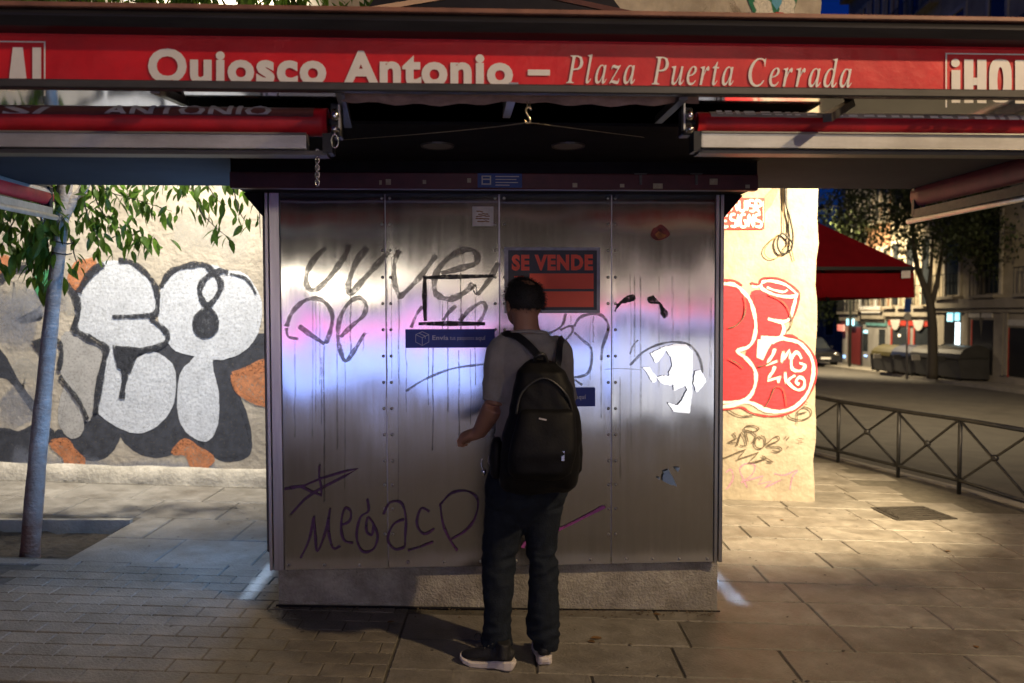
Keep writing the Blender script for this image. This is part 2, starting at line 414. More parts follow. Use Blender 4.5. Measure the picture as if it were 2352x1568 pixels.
GLYPH={'P':([81,-1,-18,-1,-16,7,-13,7,0,9,9,13,15,22,20,36,62,193,64,202,65,210,64,217,60,221,52,224,40,225,42,233,134,233,187,220,205,180,202,161,193,144,179,130,160,119,137,113,111,110,80,110,76,109,74,107,54,32,54,30,54,27,53,25,53,23,55,15,60,11,69,8,84,7,83,123,87,122,96,122,126,126,148,138,161,157,165,182,163,200,155,212,141,219,122,222,114,221,108,218,104,213,100,202,81,131,80,129,80,126,81,124],[14,16,15,14,17,16,13,17,14,12,47,13,47,17,13,12,48,47,46,17,47,11,48,12,11,49,48,46,45,17,45,18,17,11,50,49,10,50,11,10,51,50,44,18,45,9,51,10,9,52,51,8,52,9,43,18,44,7,52,8,42,18,43,42,19,18,42,20,19,41,20,42,41,21,20,40,21,41,7,53,52,40,22,21,7,54,53,7,55,54,39,22,40,7,37,55,7,26,37,26,38,37,26,39,38,26,25,39,25,22,39,25,23,22,25,24,23,7,27,26,7,28,27,6,28,7,6,29,28,6,30,29,6,31,30,6,32,31,6,33,32,5,33,6,5,34,33,4,34,5,4,35,34,3,35,4,3,36,35,1,3,2,1,36,3,1,0,36]),
'l':([39,5,26,-2,16,-4,9,-3,3,0,-1,6,-2,13,-1,19,0,27,3,37,6,50,48,206,50,212,50,216,49,223,46,226,40,228,28,229,29,236,42,238,52,239,60,240,67,242,77,244,82,244,85,243,86,241,86,236,85,233,32,42,29,31,29,25,30,20,34,18,45,24,61,42,68,36,53,18],[23,25,24,22,25,23,22,26,25,21,26,22,21,27,26,20,27,21,19,27,20,18,27,19,18,28,27,17,28,18,17,16,28,16,15,28,15,14,28,14,13,28,13,12,28,12,29,28,11,29,12,10,29,11,9,29,10,34,36,35,9,30,29,8,30,9,34,37,36,8,31,30,7,31,8,7,32,31,33,37,34,7,33,32,6,33,7,6,37,33,6,0,37,5,0,6,4,0,5,4,1,0,3,1,4,3,2,1]),
'a':([60,11,43,-1,25,-5,13,-2,4,5,-2,16,-4,32,-1,60,9,88,24,115,44,138,68,154,92,159,109,154,116,142,120,155,147,155,116,45,113,31,112,22,113,19,116,18,126,24,141,41,147,36,120,5,98,-5,87,-1,83,11,86,28,93,54,77,31,27,37,31,22,41,17,49,19,57,24,66,33,75,44,84,57,92,71,99,86,104,101,108,115,109,129,105,144,92,149,77,145,62,132,49,113,38,87,33,74,30,61,28,48],[11,13,12,14,16,15,14,17,16,11,46,13,46,14,13,10,46,11,10,47,46,45,14,46,10,48,47,44,14,45,44,17,14,9,48,10,9,49,48,43,17,44,42,17,43,8,49,9,8,50,49,41,17,42,7,50,8,7,51,50,40,17,41,7,52,51,39,30,40,30,17,40,7,53,52,6,53,7,38,30,39,38,31,30,29,17,30,6,32,53,29,18,17,37,31,38,22,24,23,6,33,32,22,25,24,36,31,37,5,33,6,29,19,18,36,0,31,28,19,29,35,0,36,21,25,22,28,20,19,5,34,33,28,21,20,34,0,35,28,25,21,5,0,34,4,0,5,27,25,28,4,1,0,27,26,25,3,1,4,3,2,1]),
'z':([88,-2,80,-4,72,-5,65,-4,57,-3,48,-2,37,1,19,5,6,7,-3,5,-13,-1,-14,-2,-15,-2,-16,-3,-17,-3,-21,-2,-22,1,-21,5,-17,10,92,129,84,128,75,128,63,128,53,131,44,134,35,135,28,134,23,131,18,126,13,118,7,122,13,138,20,149,28,156,37,158,44,158,52,157,60,156,70,154,80,151,88,150,95,149,99,149,108,150,116,153,122,157,125,159,128,157,129,154,129,153,128,151,127,149,125,147,15,26,23,27,33,28,46,27,58,25,68,22,78,21,94,27,104,44,111,41,105,23,100,11,94,3],[45,47,46,33,35,34,33,36,35,45,48,47,44,48,45,33,37,36,32,37,33,32,38,37,44,49,48,32,39,38,43,49,44,43,50,49,32,40,39,43,51,50,32,41,40,42,51,43,31,41,32,42,52,51,31,42,41,31,52,42,31,19,52,19,53,52,30,27,31,27,26,31,26,25,31,25,19,31,24,19,25,23,19,24,22,19,23,30,28,27,22,20,19,18,53,19,21,20,22,30,29,28,60,62,61,60,63,62,54,56,55,53,56,54,53,57,56,59,63,60,18,57,53,18,58,57,59,64,63,18,59,58,18,64,59,18,65,64,17,8,18,8,65,18,17,9,8,7,65,8,6,65,7,16,9,17,16,10,9,6,0,65,15,10,16,5,0,6,15,11,10,5,1,0,4,1,5,15,12,11,14,12,15,14,13,12,3,1,4,3,2,1]),
'u':([64,15,43,0,23,-5,14,-3,7,1,3,9,1,19,2,26,3,34,5,45,9,58,24,114,26,119,26,124,27,128,27,133,26,138,23,141,17,142,6,143,7,150,19,152,30,154,38,155,45,156,55,158,59,159,63,158,65,156,64,154,64,152,64,150,63,148,36,53,34,44,32,37,31,31,30,27,33,19,40,17,50,20,61,28,74,41,88,58,101,78,113,102,123,128,130,155,158,155,128,46,125,32,124,24,126,19,130,17,142,23,157,43,163,37,138,6,111,-5,98,0,94,13,95,25,99,41,108,72,86,41],[25,27,26,25,28,27,24,28,25,23,28,24,23,29,28,46,48,47,46,49,48,22,29,23,22,30,29,21,30,22,20,30,21,20,31,30,19,31,20,19,32,31,19,18,32,18,17,32,17,16,32,16,15,32,15,33,32,14,33,15,13,33,14,45,49,46,12,33,13,11,33,12,10,33,11,44,63,45,63,49,45,43,63,44,43,64,63,62,49,63,9,33,10,42,64,43,9,34,33,62,50,49,8,34,9,8,35,34,54,56,55,61,50,62,41,64,42,41,0,64,54,57,56,8,36,35,7,36,8,61,51,50,7,37,36,40,0,41,7,38,37,6,38,7,60,51,61,60,52,51,53,57,54,39,0,40,6,39,38,5,39,6,60,53,52,60,57,53,5,0,39,5,1,0,59,57,60,4,1,5,59,58,57,3,1,4,3,2,1]),
'e':([83,5,64,-2,44,-4,25,-1,10,10,0,27,-3,49,-1,66,4,83,12,100,22,116,35,130,50,142,74,155,98,159,111,157,121,152,128,144,130,133,123,112,105,94,74,80,31,71,30,65,29,59,29,54,29,49,37,22,59,14,84,20,111,42,117,36,100,18,48,115,40,98,33,80,62,87,83,100,97,117,101,136,98,145,90,148,80,146,69,139,58,129],[13,15,14,13,16,15,12,41,13,41,16,13,41,17,16,12,42,41,40,17,41,12,43,42,39,17,40,39,18,17,11,43,12,11,44,43,38,18,39,38,19,18,10,44,11,10,33,44,37,19,38,9,33,10,9,34,33,37,20,19,36,20,37,8,34,9,8,35,34,36,21,20,35,21,36,7,35,8,7,21,35,7,22,21,7,23,22,6,23,7,6,24,23,6,25,24,6,26,25,5,26,6,5,27,26,29,31,30,29,32,31,4,27,5,4,28,27,28,32,29,28,0,32,4,0,28,3,0,4,3,1,0,2,1,3]),
'r':([21,-1,-7,-1,22,105,26,120,27,130,26,136,23,139,17,140,6,141,7,149,19,151,29,153,38,154,45,156,54,158,59,159,63,158,63,154,47,94,79,142,104,159,110,158,115,154,118,149,119,141,118,133,114,126,108,121,100,119,94,120,89,123,86,128,85,132,48,78],[19,21,20,14,16,15,13,16,14,19,22,21,13,17,16,12,17,13,11,17,12,19,23,22,11,18,17,10,18,11,9,6,10,6,5,10,5,18,10,8,7,9,7,6,9,19,24,23,18,32,19,32,24,19,32,25,24,4,18,5,32,26,25,18,33,32,31,26,32,3,18,4,30,26,31,30,27,26,29,27,30,29,28,27,2,18,3,1,18,2,1,33,18,1,0,33]),
't':([68,34,42,5,16,-5,4,0,0,13,0,18,0,22,1,27,3,31,32,141,9,141,10,149,40,164,67,197,77,197,64,153,92,153,89,141,61,141,34,39,31,29,31,23,32,18,36,16,46,22,62,41],[12,14,13,12,15,14,11,15,12,11,16,15,11,17,16,10,17,11,9,17,10,8,18,9,18,17,9,8,19,18,24,0,25,8,20,19,24,1,0,7,20,8,7,21,20,6,21,7,6,22,21,5,22,6,23,1,24,5,23,22,4,23,5,4,1,23,3,1,4,3,2,1]),
'C':([162,7,137,-3,109,-6,82,-3,58,6,39,20,24,39,15,62,12,89,15,114,22,138,34,161,50,183,69,202,90,217,125,233,160,238,182,236,206,229,211,228,215,227,221,229,226,236,234,236,220,165,212,165,212,169,212,172,212,174,212,177,209,197,200,213,185,222,164,226,143,223,123,215,105,202,88,184,73,164,62,140,55,114,53,87,58,55,71,31,91,15,118,10,161,21,199,52,207,46,185,23],[15,17,16,15,18,17,21,23,22,21,24,23,14,33,15,33,18,15,20,24,21,33,19,18,33,20,19,33,32,20,32,31,20,31,30,20,30,24,20,14,34,33,14,35,34,13,35,14,13,36,35,12,36,13,12,37,36,29,24,30,12,38,37,11,38,12,28,24,29,27,24,28,26,24,27,25,24,26,11,39,38,10,39,11,10,40,39,9,40,10,9,41,40,8,41,9,7,41,8,7,42,41,6,42,7,6,43,42,46,48,47,46,49,48,5,43,6,5,44,43,46,0,49,45,0,46,4,44,5,4,45,44,4,0,45,4,1,0,3,1,4,3,2,1]),
'd':([67,10,50,-1,31,-5,16,-2,4,6,-3,19,-5,37,-3,54,2,72,10,91,21,109,34,126,49,140,61,148,73,154,84,158,96,159,113,156,121,148,136,208,136,210,137,213,137,216,137,218,136,222,134,225,129,226,122,227,116,227,118,234,138,237,153,240,163,243,169,244,172,243,173,240,173,239,173,237,172,235,172,234,121,40,120,35,119,30,118,26,118,22,119,17,125,16,136,22,153,41,160,36,145,18,132,5,120,-2,108,-5,95,0,91,13,93,31,99,52,84,29,31,21,38,16,45,15,54,16,63,22,73,31,82,43,91,57,99,72,105,87,111,102,114,117,115,130,114,138,111,144,106,148,99,149,83,145,67,133,51,114,38,89,29,62,26,39,28,29],[32,34,33,32,35,34,31,35,32,31,36,35,30,36,31,30,37,36,30,38,37,29,38,30,29,39,38,28,39,29,28,27,39,27,26,39,26,25,39,25,24,39,24,23,39,23,22,39,22,40,39,21,40,22,20,40,21,19,40,20,18,40,19,15,17,16,14,17,15,14,18,17,13,75,14,75,18,14,13,76,75,74,18,75,12,76,13,74,73,18,73,72,18,72,71,18,71,40,18,12,77,76,11,77,12,11,78,77,70,40,71,10,78,11,69,40,70,10,79,78,9,79,10,68,40,69,8,79,9,8,80,79,67,40,68,7,80,8,66,40,67,7,81,80,65,57,66,57,40,66,6,81,7,65,58,57,56,40,57,64,58,65,47,49,48,56,41,40,6,82,81,5,82,6,47,50,49,56,42,41,63,58,64,55,42,56,55,43,42,63,0,58,5,59,82,55,44,43,55,45,44,62,0,63,46,50,47,5,60,59,4,60,5,46,51,50,55,46,45,61,0,62,4,61,60,55,51,46,4,0,61,54,51,55,4,1,0,3,1,4,54,52,51,53,52,54,3,2,1])}

# ------------------------------------------------------------------ large structure: ground, road, kerb
M = {}
M['ground'] = mat('paving_bed', (0.10, 0.09, 0.072), 0.9, scale=14, var=0.3, bump=0.5)
M['slab'] = mat('granite_slab', (0.215, 0.198, 0.172), 0.58, scale=7, var=0.32, bump=0.5, bscale=70, rand=0.14, dirt=0.8, dcol=(0.09, 0.075, 0.055), rvar=0.15)
M['sett'] = mat('worn_sett', (0.19, 0.17, 0.14), 0.6, scale=7, var=0.3, bump=0.6, bscale=60, rand=0.09, dirt=0.85, dcol=(0.075, 0.065, 0.05), rvar=0.15)
M['asphalt'] = mat('asphalt', (0.085, 0.078, 0.066), 0.72, scale=2.5, var=0.3, bump=0.6, bscale=160, dirt=0.4)
M['kerb'] = mat('kerb_granite', (0.30, 0.28, 0.24), 0.7, scale=6, var=0.25, bump=0.4, rand=0.08)
M['soil'] = mat('pit_soil', (0.03, 0.023, 0.016), 0.95, scale=20, var=0.5, bump=1.0, bscale=40)
M['paint_white'] = mat('road_paint', (0.6, 0.58, 0.52), 0.7, scale=12, var=0.2, dirt=0.4)

KA, KB = GP(1876, 1043), GP(2352, 1166)
kd = (KB - KA); kd.z = 0; kd.normalize()
kn = V((-kd.y, kd.x, 0))
if kn.x < 0: kn = -kn                    # towards the road
def kp(t, off=0.0):
    p = KA + kd * t + kn * off
    return V((p.x, p.y, 0))
PIT = (-4.7, 4.88, -2.75, 5.68)
def sheet(loops, dz, step=None):
    g = G()
    tri = tessellate_polygon([[V((p[0], p[1], 0)) for p in l] for l in loops])
    pts = [p for l in loops for p in l]
    vs = [(p[0], p[1], zg(p[0], p[1]) + dz) for p in pts]
    fs = []
    for t in tri:
        a, b, c = (V(vs[i]) for i in t)
        fs.append(t if (b - a).cross(c - a).z > 0 else t[::-1])
    return g.add(vs, fs)
k0, k1, k2 = kp(-60), kp(0), kp(40)
ground_g = G()
def grid_sheet(g, xs, ys, dz, keep):
    n = len(xs)
    for j in range(len(ys) - 1):
        for i in range(len(xs) - 1):
            cx, cy = (xs[i] + xs[i + 1]) / 2, (ys[j] + ys[j + 1]) / 2
            if keep(cx, cy):
                q = [(xs[i], ys[j]), (xs[i + 1], ys[j]), (xs[i + 1], ys[j + 1]), (xs[i], ys[j + 1])]
                g.add([(x, y, zg(x, y) + dz) for x, y in q], [(0, 1, 2, 3)])
def side(p): return (p[0] - KA.x) * kn.x + (p[1] - KA.y) * kn.y
# pavement bed: strips of quads from far left to the kerb, with the tree pit left open
ys = [-30, -20, -12, -6, -2, 0, 2, 3, PIT[1], PIT[3], 6.5, 7, 8, 10, 13, 17, 22, 30, 40, 55]
for a, b in zip(ys[:-1], ys[1:]):
    def kx(y):
        t = (y - KA.y) / kd.y
        return (KA + kd * t).x
    xa, xb = kx(a), kx(b)
    def row(x0a, x0b, x1a, x1b):
        n = 12
        for i in range(n):
            q = [(x0a + (x1a - x0a) * i / n, a), (x0a + (x1a - x0a) * (i + 1) / n, a), (x0b + (x1b - x0b) * (i + 1) / n, b), (x0b + (x1b - x0b) * i / n, b)]
            ground_g.add([(x, y, zg(x, y) - 0.008) for x, y in q], [(0, 1, 2, 3)])
    lim = lambda x: max(-8, min(x, 60))
    if abs(a - PIT[1]) < 1e-6:
        row(-40, -40, PIT[0], PIT[0]); row(PIT[2], PIT[2], lim(xa), lim(xb))
    else:
        row(-40, -40, lim(xa), lim(xb))
pavement = struct('pavement', ground_g, M['ground'])
road_g = G()
grid_sheet(road_g, [-10, 0, 5, 10, 20, 40, 100, 300], [-60, -20, 0, 8, 14, 22, 30, 40, 60, 100, 300], -0.125, lambda x, y: True)
road = struct('road', road_g, M['asphalt'])
far_ground = G()
kerb_g = G()
kpts = [kp(-40 + 4 * i, 0.02) for i in range(13)] ; kpts2 = [kp(-40 + 4 * i, 0.13) for i in range(13)]
for i in range(12):
    kerb_g.add([(p.x, p.y, zg(p.x, p.y) - 0.03) for p in (kpts[i], kpts[i + 1], kpts2[i + 1], kpts2[i])], [(0, 1, 2, 3)])
kerb = struct('kerb', kerb_g, M['ground'])
kang = math.atan2(kd.y, kd.x)
t = -40.0
while t < 8:                             # kerb stones
    L = 0.98
    p, q = kp(t + 0.005, 0.0), kp(t + L, 0.0)
    g = G()
    vs = []
    for (pp, off, dz) in ((p, 0, -0.14), (q, 0, -0.14), (q, 0.15, -0.14), (p, 0.15, -0.14), (p, 0, 0.004), (q, 0, 0.004), (q, 0.15, 0.004), (p, 0.15, 0.004)):
        w = pp + kn * off
        vs.append((w.x, w.y, zg(w.x, w.y) + dz))
    g.add(vs, [(0, 3, 2, 1), (4, 5, 6, 7), (0, 1, 5, 4), (1, 2, 6, 5), (2, 3, 7, 6), (3, 0, 4, 7)])
    if -30 < t < 6: obj('kerb_stone', g, M['kerb'], kerb, bev=0.008)
    t += 1.0
pit_g = G()
rs = random.Random(3)
nx, ny = 26, 12
for j in range(ny + 1):
    for i in range(nx + 1):
        x = PIT[0] + (PIT[2] - PIT[0]) * i / nx; y = PIT[1] + (PIT[3] - PIT[1]) * j / ny
        pit_g.v.append(V((x, y, zg(x, y) - 0.085 + 0.03 * noise.noise(V((x * 6, y * 6, 1))) + rs.uniform(-.008, .008))))
for j in range(ny):
    for i in range(nx):
        a = j * (nx + 1) + i
        pit_g.f.append((a, a + 1, a + nx + 2, a + nx + 1))
pit = struct('tree_pit', pit_g, M['soil'])
pe = G()                                  # pit edging
pe.box((PIT[0], PIT[3], -0.05), (PIT[2], PIT[3] + 0.05, zg(-3.6, 5) - 0.002))
obj('pit_edge', pe, M['kerb'], pit)

# paving pieces -----------------------------------------------------
TILT = math.atan(0.03)
def slab_mesh(name, L, W, m, h=0.02, bev=0.006):
    g = G()
    x, y = L / 2, W / 2
    g.add([(-x, -y, -h), (x, -y, -h), (x, y, -h), (-x, y, -h),
           (-x, -y, -bev), (x, -y, -bev), (x, y, -bev), (-x, y, -bev),
           (-x + bev, -y + bev, 0), (x - bev, -y + bev, 0), (x - bev, y - bev, 0), (-x + bev, y - bev, 0)],
          [(8, 9, 10, 11)] + [(i + 4, (i + 1) % 4 + 4, (i + 1) % 4 + 8, i + 8) for i in range(4)] + [(i, (i + 1) % 4, (i + 1) % 4 + 4, i + 4) for i in range(4)])
    me = bpy.data.meshes.new(name); me.from_pydata(g.v, [], g.f); me.materials.append(m)
    return me
def under_kiosk(x, y):
    p = KI @ V((x, y, 0))
    return -1.22 < p.x < 1.03 and p.y > 0.12 and p.y < 2.2
def lay(name, me, x, y, m_rot=0.0, j=0.002):
    o = bpy.data.objects.new(name, me); col.objects.link(o)
    o.parent = pavement
    o.location = (x, y, zg(x, y) + rs.uniform(-j, j))
    o.rotation_euler = (rs.uniform(-.004, .004), TILT + rs.uniform(-.004, .004), m_rot)
    return o
lens = (0.52, 0.66, 0.80, 0.90)
slabs = {l: slab_mesh('slab', l - 0.008, 0.322, M['slab']) for l in lens}
rows = [3.32 + 0.33 * i for i in range(18)]
for y in rows:
    x = -0.55 if y < 4.5 else (1.25 + rs.uniform(-.5, 0))
    while True:
        l = rs.choice(lens)
        cx = x + l / 2
        c4 = [side((cx + l / 2, y + .16)), side((cx + l / 2, y - .16))]
        if max(c4) > 0 or cx > 7.2: break
        if not under_kiosk(cx, y): lay('slab', slabs[l], cx, y)
        x += l
big = slab_mesh('slab', 0.592, 0.512, M['slab'])
for j in range(4):
    for i in range(8):
        x = -4.9 + 0.6 * i + 0.3 * (j % 2); y = 5.07 + 0.52 * j
        if PIT[0] - .3 < x < PIT[2] + .29 and y < PIT[3] + .2: continue
        if x > -1.0: continue
        lay('slab', big, x, y)
lay('slab', slab_mesh('slab', 0.538, 0.512, M['slab']), -2.474, 5.07); lay('slab', slab_mesh('slab', 0.236, 0.512, M['slab']), -2.627, 5.59)
edge = slab_mesh('slab', 0.292, 0.10, M['slab'])
for i in range(12): lay('slab', edge, -4.3 + i * 0.3 + 0.02, 4.79, 0, 0.004)
setts = [slab_mesh('sett', 0.2185, 0.1205, M['sett'], 0.02, 0.004), slab_mesh('sett', 0.19, 0.1205, M['sett'], 0.02, 0.005)]
for j in range(12):
    y = 3.335 + 0.1235 * j
    x = -2.95 + (0.11 if j % 2 else 0)
    while x + 0.222 < -0.556:
        if not (under_kiosk(x, y)): lay('sett', setts[0], x + 0.11, y, 0, 0.0016)
        x += 0.222
    w_ = -0.556 - x
    if w_ > .02: lay('sett', slab_mesh('sett', w_, 0.1205, M['sett'], 0.02, 0.004), x + w_ / 2, y, 0, 0.0016)
gum = G(); rg_ = random.Random(17)
for _ in range(200):
    x, y = rg_.uniform(-3.2, 5.5), rg_.uniform(3.35, 7.0)
    if under_kiosk(x, y) or (PIT[0] < x < PIT[2] and PIT[1] < y < PIT[3]) or side((x, y)) > -.2: continue
    r_ = rg_.uniform(.004, .011); k = len(gum.v)
    gum.v += [V((x + r_ * rg_.uniform(.7, 1.2) * math.cos(a), y + r_ * rg_.uniform(.7, 1.2) * math.sin(a), zg(x, y) + .0026)) for a in [i * math.pi / 4 for i in range(8)]]
    gum.f.append(tuple(range(k, k + 8)))
M['gum'] = mat('trodden_gum', (0.045, 0.04, 0.034), .7, var=.4, scale=3)
go_ = obj('gum_spots', gum, M['gum'], pavement); go_['kind'] = 'stuff'
lit = G()                                # crumbs and bits of leaf along the foot of the kiosk and in the joints
for _ in range(420):
    if rg_.random() < .6:
        q = KM @ V((rg_.uniform(-1.3, 1.1), .03 - abs(rg_.gauss(0, .05)), 0)); x, y = q.x, q.y
    else: x, y = rg_.uniform(-3, 5), rows[rg_.randrange(10)] + .165 + rg_.gauss(0, .01)
    s_ = rg_.uniform(.003, .011); a = rg_.uniform(0, 6.28); z0 = zg(x, y) + .004
    lit.add([(x + s_ * math.cos(a), y + s_ * math.sin(a), z0), (x + s_ * math.cos(a + 2.2), y + s_ * math.sin(a + 2.2), z0 + s_ * .3), (x + s_ * math.cos(a + 4), y + s_ * math.sin(a + 4), z0 + s_ * .1)], [(0, 1, 2)])
go_ = obj('litter_crumbs', lit, mat('crumbs', (0.12, 0.085, 0.05), .8, var=.6, scale=9), pavement); go_['kind'] = 'stuff'
# utility cover in the paving on the right
uc = [GP(1999, 1166), GP(2120, 1163), GP(2200, 1192), GP(2060, 1196)]
M['iron'] = mat('cast_iron', (0.055, 0.048, 0.04), 0.6, metal=0.4, scale=30, var=0.4, bump=0.8, bscale=80)
ucc = sum(uc, V()) / 4
cover = thing('utility_cover', 'dark iron utility cover set in the paving near the railing', 'utility cover', ucc)
g = G(); g.prism([p + V((0, 0, 0.006)) for p in uc], (0, 0, -0.03)); obj('cover_frame', g, M['iron'], cover)
g = G()
inn = [ucc + (p - ucc) * 0.86 + V((0, 0, 0.012)) for p in uc]
g.prism(inn, (0, 0, -0.02)); obj('cover_plate', g, M['iron'], cover)
gb = G()
for i in range(1, 6):
    a = inn[0].lerp(inn[3], i / 6); b = inn[1].lerp(inn[2], i / 6)
    gb.bar(a.lerp(b, .04) + V((0, 0, .001)), a.lerp(b, .96) + V((0, 0, .001)), 0.012)
o = obj('cover_rib', gb, M['iron'], cover); o['kind'] = 'stuff'

# ------------------------------------------------------------------ corner building behind the kiosk, with its graffiti
M['plaster'] = mat('old_plaster', (0.48, 0.42, 0.33), 0.9, scale=4, var=0.22, bump=0.7, bscale=22, dirt=0.75, dcol=(0.24, 0.20, 0.15))
M['plaster2'] = mat('rough_render', (0.42, 0.38, 0.31), 0.95, scale=6, var=0.3, bump=0.8, bscale=30)
WY = 7.0
bld = thing('corner_building', 'cream plastered corner building covered in graffiti behind the kiosk', 'building', (-3, WY, 0))
er = []
z = -0.4
re = random.Random(5)
base_x = WP(1874, 800).x
while z < 9.5:
    er.append((base_x + re.uniform(-.012, .012), WY, z)); z += re.uniform(0.10, 0.25)
g = G(); g.prism([(-14, WY, -0.4)] + er + [(-14, WY, 9.5)], (0, 9, 0))
obj('wall', g, M['plaster'], bld)
g = G()                                     # lumpy mortar foot of the wall
nxx = 90
x0, x1 = -6.5, -1.0
for i in range(nxx + 1):
    x = x0 + (x1 - x0) * i / nxx
    zb = zg(x, WY) - 0.02
    top = 0.17 + 0.03 * noise.noise(V((x * 3, 1, 0)))
    for k, (dz, dy) in enumerate(((0, 0.05), (0.4, 0.045), (0.8, 0.03), (1.0, 0.0))):
        g.v.append(V((x, WY - dy - (0.02 * noise.noise(V((x * 5, k * 2.3, 4))) if k < 3 else -0.004), zb + top * dz)))
for i in range(nxx):
    for k in range(3):
        a = i * 4 + k
        g.f.append((a, a + 4, a + 5, a + 1))
obj('wall_foot', g, M['plaster2'], bld, smooth=True)

NW = V((0, -1, 0))
def I4(u, v): return WP(u * .3988, 390.8 + .3988 * v)
def I3(u, v): return WP(u * .349, 547 + .349 * v)
def C4(u, v): return WP(u * .3768, 977 + .3768 * v)
def PA(u, v): return WP(1657.1 + .21938 * u, 437.7 + .21938 * v)
def PB(u, v): return WP(1657.1 + .23926 * u, 781.65 + .23926 * v)
def D(u, v): return WP(u, v)
PX = WY / F                                  # metres on the wall per photograph pixel (2352 scale)
def paint(name, mt, items, off, label=None, split=False):
    g = G(); g.fade = []
    o = off
    for it in items:
        kind, fn, pts = it[0], it[1], it[2]
        p = [fn(*q) for q in pts]
        if kind in 'fF':
            ring = closed(p, 4) if kind == 'f' else p
            k = len(g.v); g.poly(ring, NW, o); g.fade += [1.0] * (len(g.v) - k)
            g.spray(ring + [ring[0], ring[1]], 9 * PX, NW, o + .0001, smooth=1, ramp=1e-6)
        else: g.spray(p, it[3] * PX, NW, o, smooth=5 if kind == 's' else 2)
        o += 0.0002 if split else 0.0004
        if split:
            ob = obj(name, g, mt, bld); g = G(); g.fade = []
    if not split: ob = obj(name, g, mt, bld)
    if label: ob['label'] = label
    return ob
M['g_black'] = mat('spray_black', (0.03, 0.032, 0.04), 0.85, scale=30, var=0.5, alpha_noise=0.75, fade=130)
M['g_grey'] = mat('spray_dark_grey', (0.045, 0.048, 0.06), 0.85, scale=14, var=0.45, alpha_noise=0.35, fade=130)
M['g_white'] = mat('spray_white', (0.60, 0.62, 0.65), 0.85, scale=7, var=0.16, alpha_noise=0.4, bump=.3, bscale=30, fade=130)
M['g_pale'] = mat('spray_pale_grey', (0.42, 0.40, 0.37), 0.85, scale=9, var=0.2, alpha_noise=0.4, fade=130)
M['g_orange'] = mat('spray_orange', (0.58, 0.22, 0.09), 0.85, scale=14, var=0.35, alpha_noise=0.75, opac=.8, fade=130)
M['g_green'] = mat('spray_green', (0.05, 0.25, 0.10), 0.85, scale=14, var=0.25, alpha_noise=0.4, fade=130)
M['g_red'] = mat('spray_red', (0.60, 0.032, 0.05), 0.8, scale=10, var=0.28, alpha_noise=0.18, stretch=(1, 1, 5), fade=130)
M['g_redline'] = mat('spray_red_line', (0.62, 0.03, 0.04), 0.8, scale=10, var=0.2, alpha_noise=0.3, fade=220)
M['g_whiteline'] = mat('spray_white_line', (0.80, 0.77, 0.70), 0.8, scale=10, var=0.05, alpha_noise=0.05, fade=220)
M['letter_paint'] = mat('poster_white', (0.8, 0.77, 0.7), 0.7, var=.05)
M['g_tag'] = mat('marker_black', (0.10, 0.075, 0.05), 0.7, scale=30, var=0.4, alpha_noise=0.35, fade=220)
M['g_purple'] = mat('faded_purple', (0.50, 0.27, 0.38), 0.8, scale=30, var=0.2, alpha_noise=0.6, fade=220)
M['g_lattice'] = mat('faded_grey_brown', (0.33, 0.27, 0.20), 0.9, scale=8, var=0.25, alpha_noise=0.3, fade=130)
M['g_cloud'] = mat('spray_cloud_blue', (0.25, 0.27, 0.33), 0.85, scale=8, var=0.3, alpha_noise=0.7, opac=.5, fade=30, soft=.8)
M['g_cloud2'] = mat('spray_cloud_cream', (0.55, 0.52, 0.45), 0.85, scale=8, var=0.2, alpha_noise=0.7, opac=.5, fade=30, soft=.8)
def cloud(name, mt, items, off):
    g = G(); g.fade = []
    for i, (fn, pts, w) in enumerate(items):
        g = G(); g.fade = []; g.spray([fn(*q) for q in pts], w * PX, NW, off + i * .00004, smooth=4, ramp=1e-6, soft=2.2); obj(name, g, mt, bld)
cloud('spray_haze', M['g_cloud'], [(I3, [(-60, 420), (120, 470), (280, 400), (330, 520)], 60), (I3, [(-80, 620), (80, 600), (250, 640)], 60), (I3, [(20, 1020), (120, 1120), (180, 1230)], 70), (I4, [(300, 1700), (600, 1720), (900, 1710), (1300, 1730)], 26), (D, [(20, 1040), (120, 1075), (260, 1085)], 40)], .0042)
cloud('spray_haze', M['g_cloud2'], [(I3, [(40, 330), (180, 420), (260, 330)], 50), (I3, [(60, 900), (160, 850), (280, 920)], 46), (I4, [(980, 330), (1200, 380), (1460, 420)], 60), (I4, [(380, 700), (420, 860)], 30)], .0006)
paint('graffiti_shadow', M['g_grey'], [
    ('f', I4, [(600, 1060), (660, 1015), (800, 1035), (960, 990), (1040, 1035), (1130, 1060), (1225, 1090), (1420, 1035), (1500, 950), (1560, 1000), (1540, 1140), (1340, 1180), (1370, 1290), (1430, 1480), (1440, 1600), (1400, 1650), (1300, 1668), (1230, 1640), (1170, 1590), (1120, 1570), (1068, 1580), (1000, 1620), (900, 1642), (800, 1620), (730, 1570), (690, 1520), (650, 1600), (600, 1650), (520, 1660), (440, 1620), (380, 1580), (330, 1560), (340, 1500), (420, 1540), (480, 1500), (505, 1440), (560, 1320)]),
    ('f', I3, [(-150, 1300), (0, 1260), (120, 1280), (230, 1240), (330, 1260), (340, 1320), (240, 1400), (215, 1500), (100, 1520), (-150, 1500)]),
    ('f', I3, [(-60, 700), (0, 750), (60, 840), (150, 1000), (240, 1110), (215, 1120), (110, 970), (40, 910), (-60, 890)]),
], 0.0010)
paint('graffiti_pale', M['g_pale'], [
    ('f', I4, [(370, 960), (440, 940), (520, 985), (590, 1030), (600, 1060), (580, 1200), (560, 1300), (510, 1435), (480, 1400), (420, 1250), (350, 1150)]),
    ('f', I4, [(390, 1230), (430, 1300), (470, 1400), (472, 1490), (430, 1530), (380, 1510), (345, 1420)]),
], 0.0022)
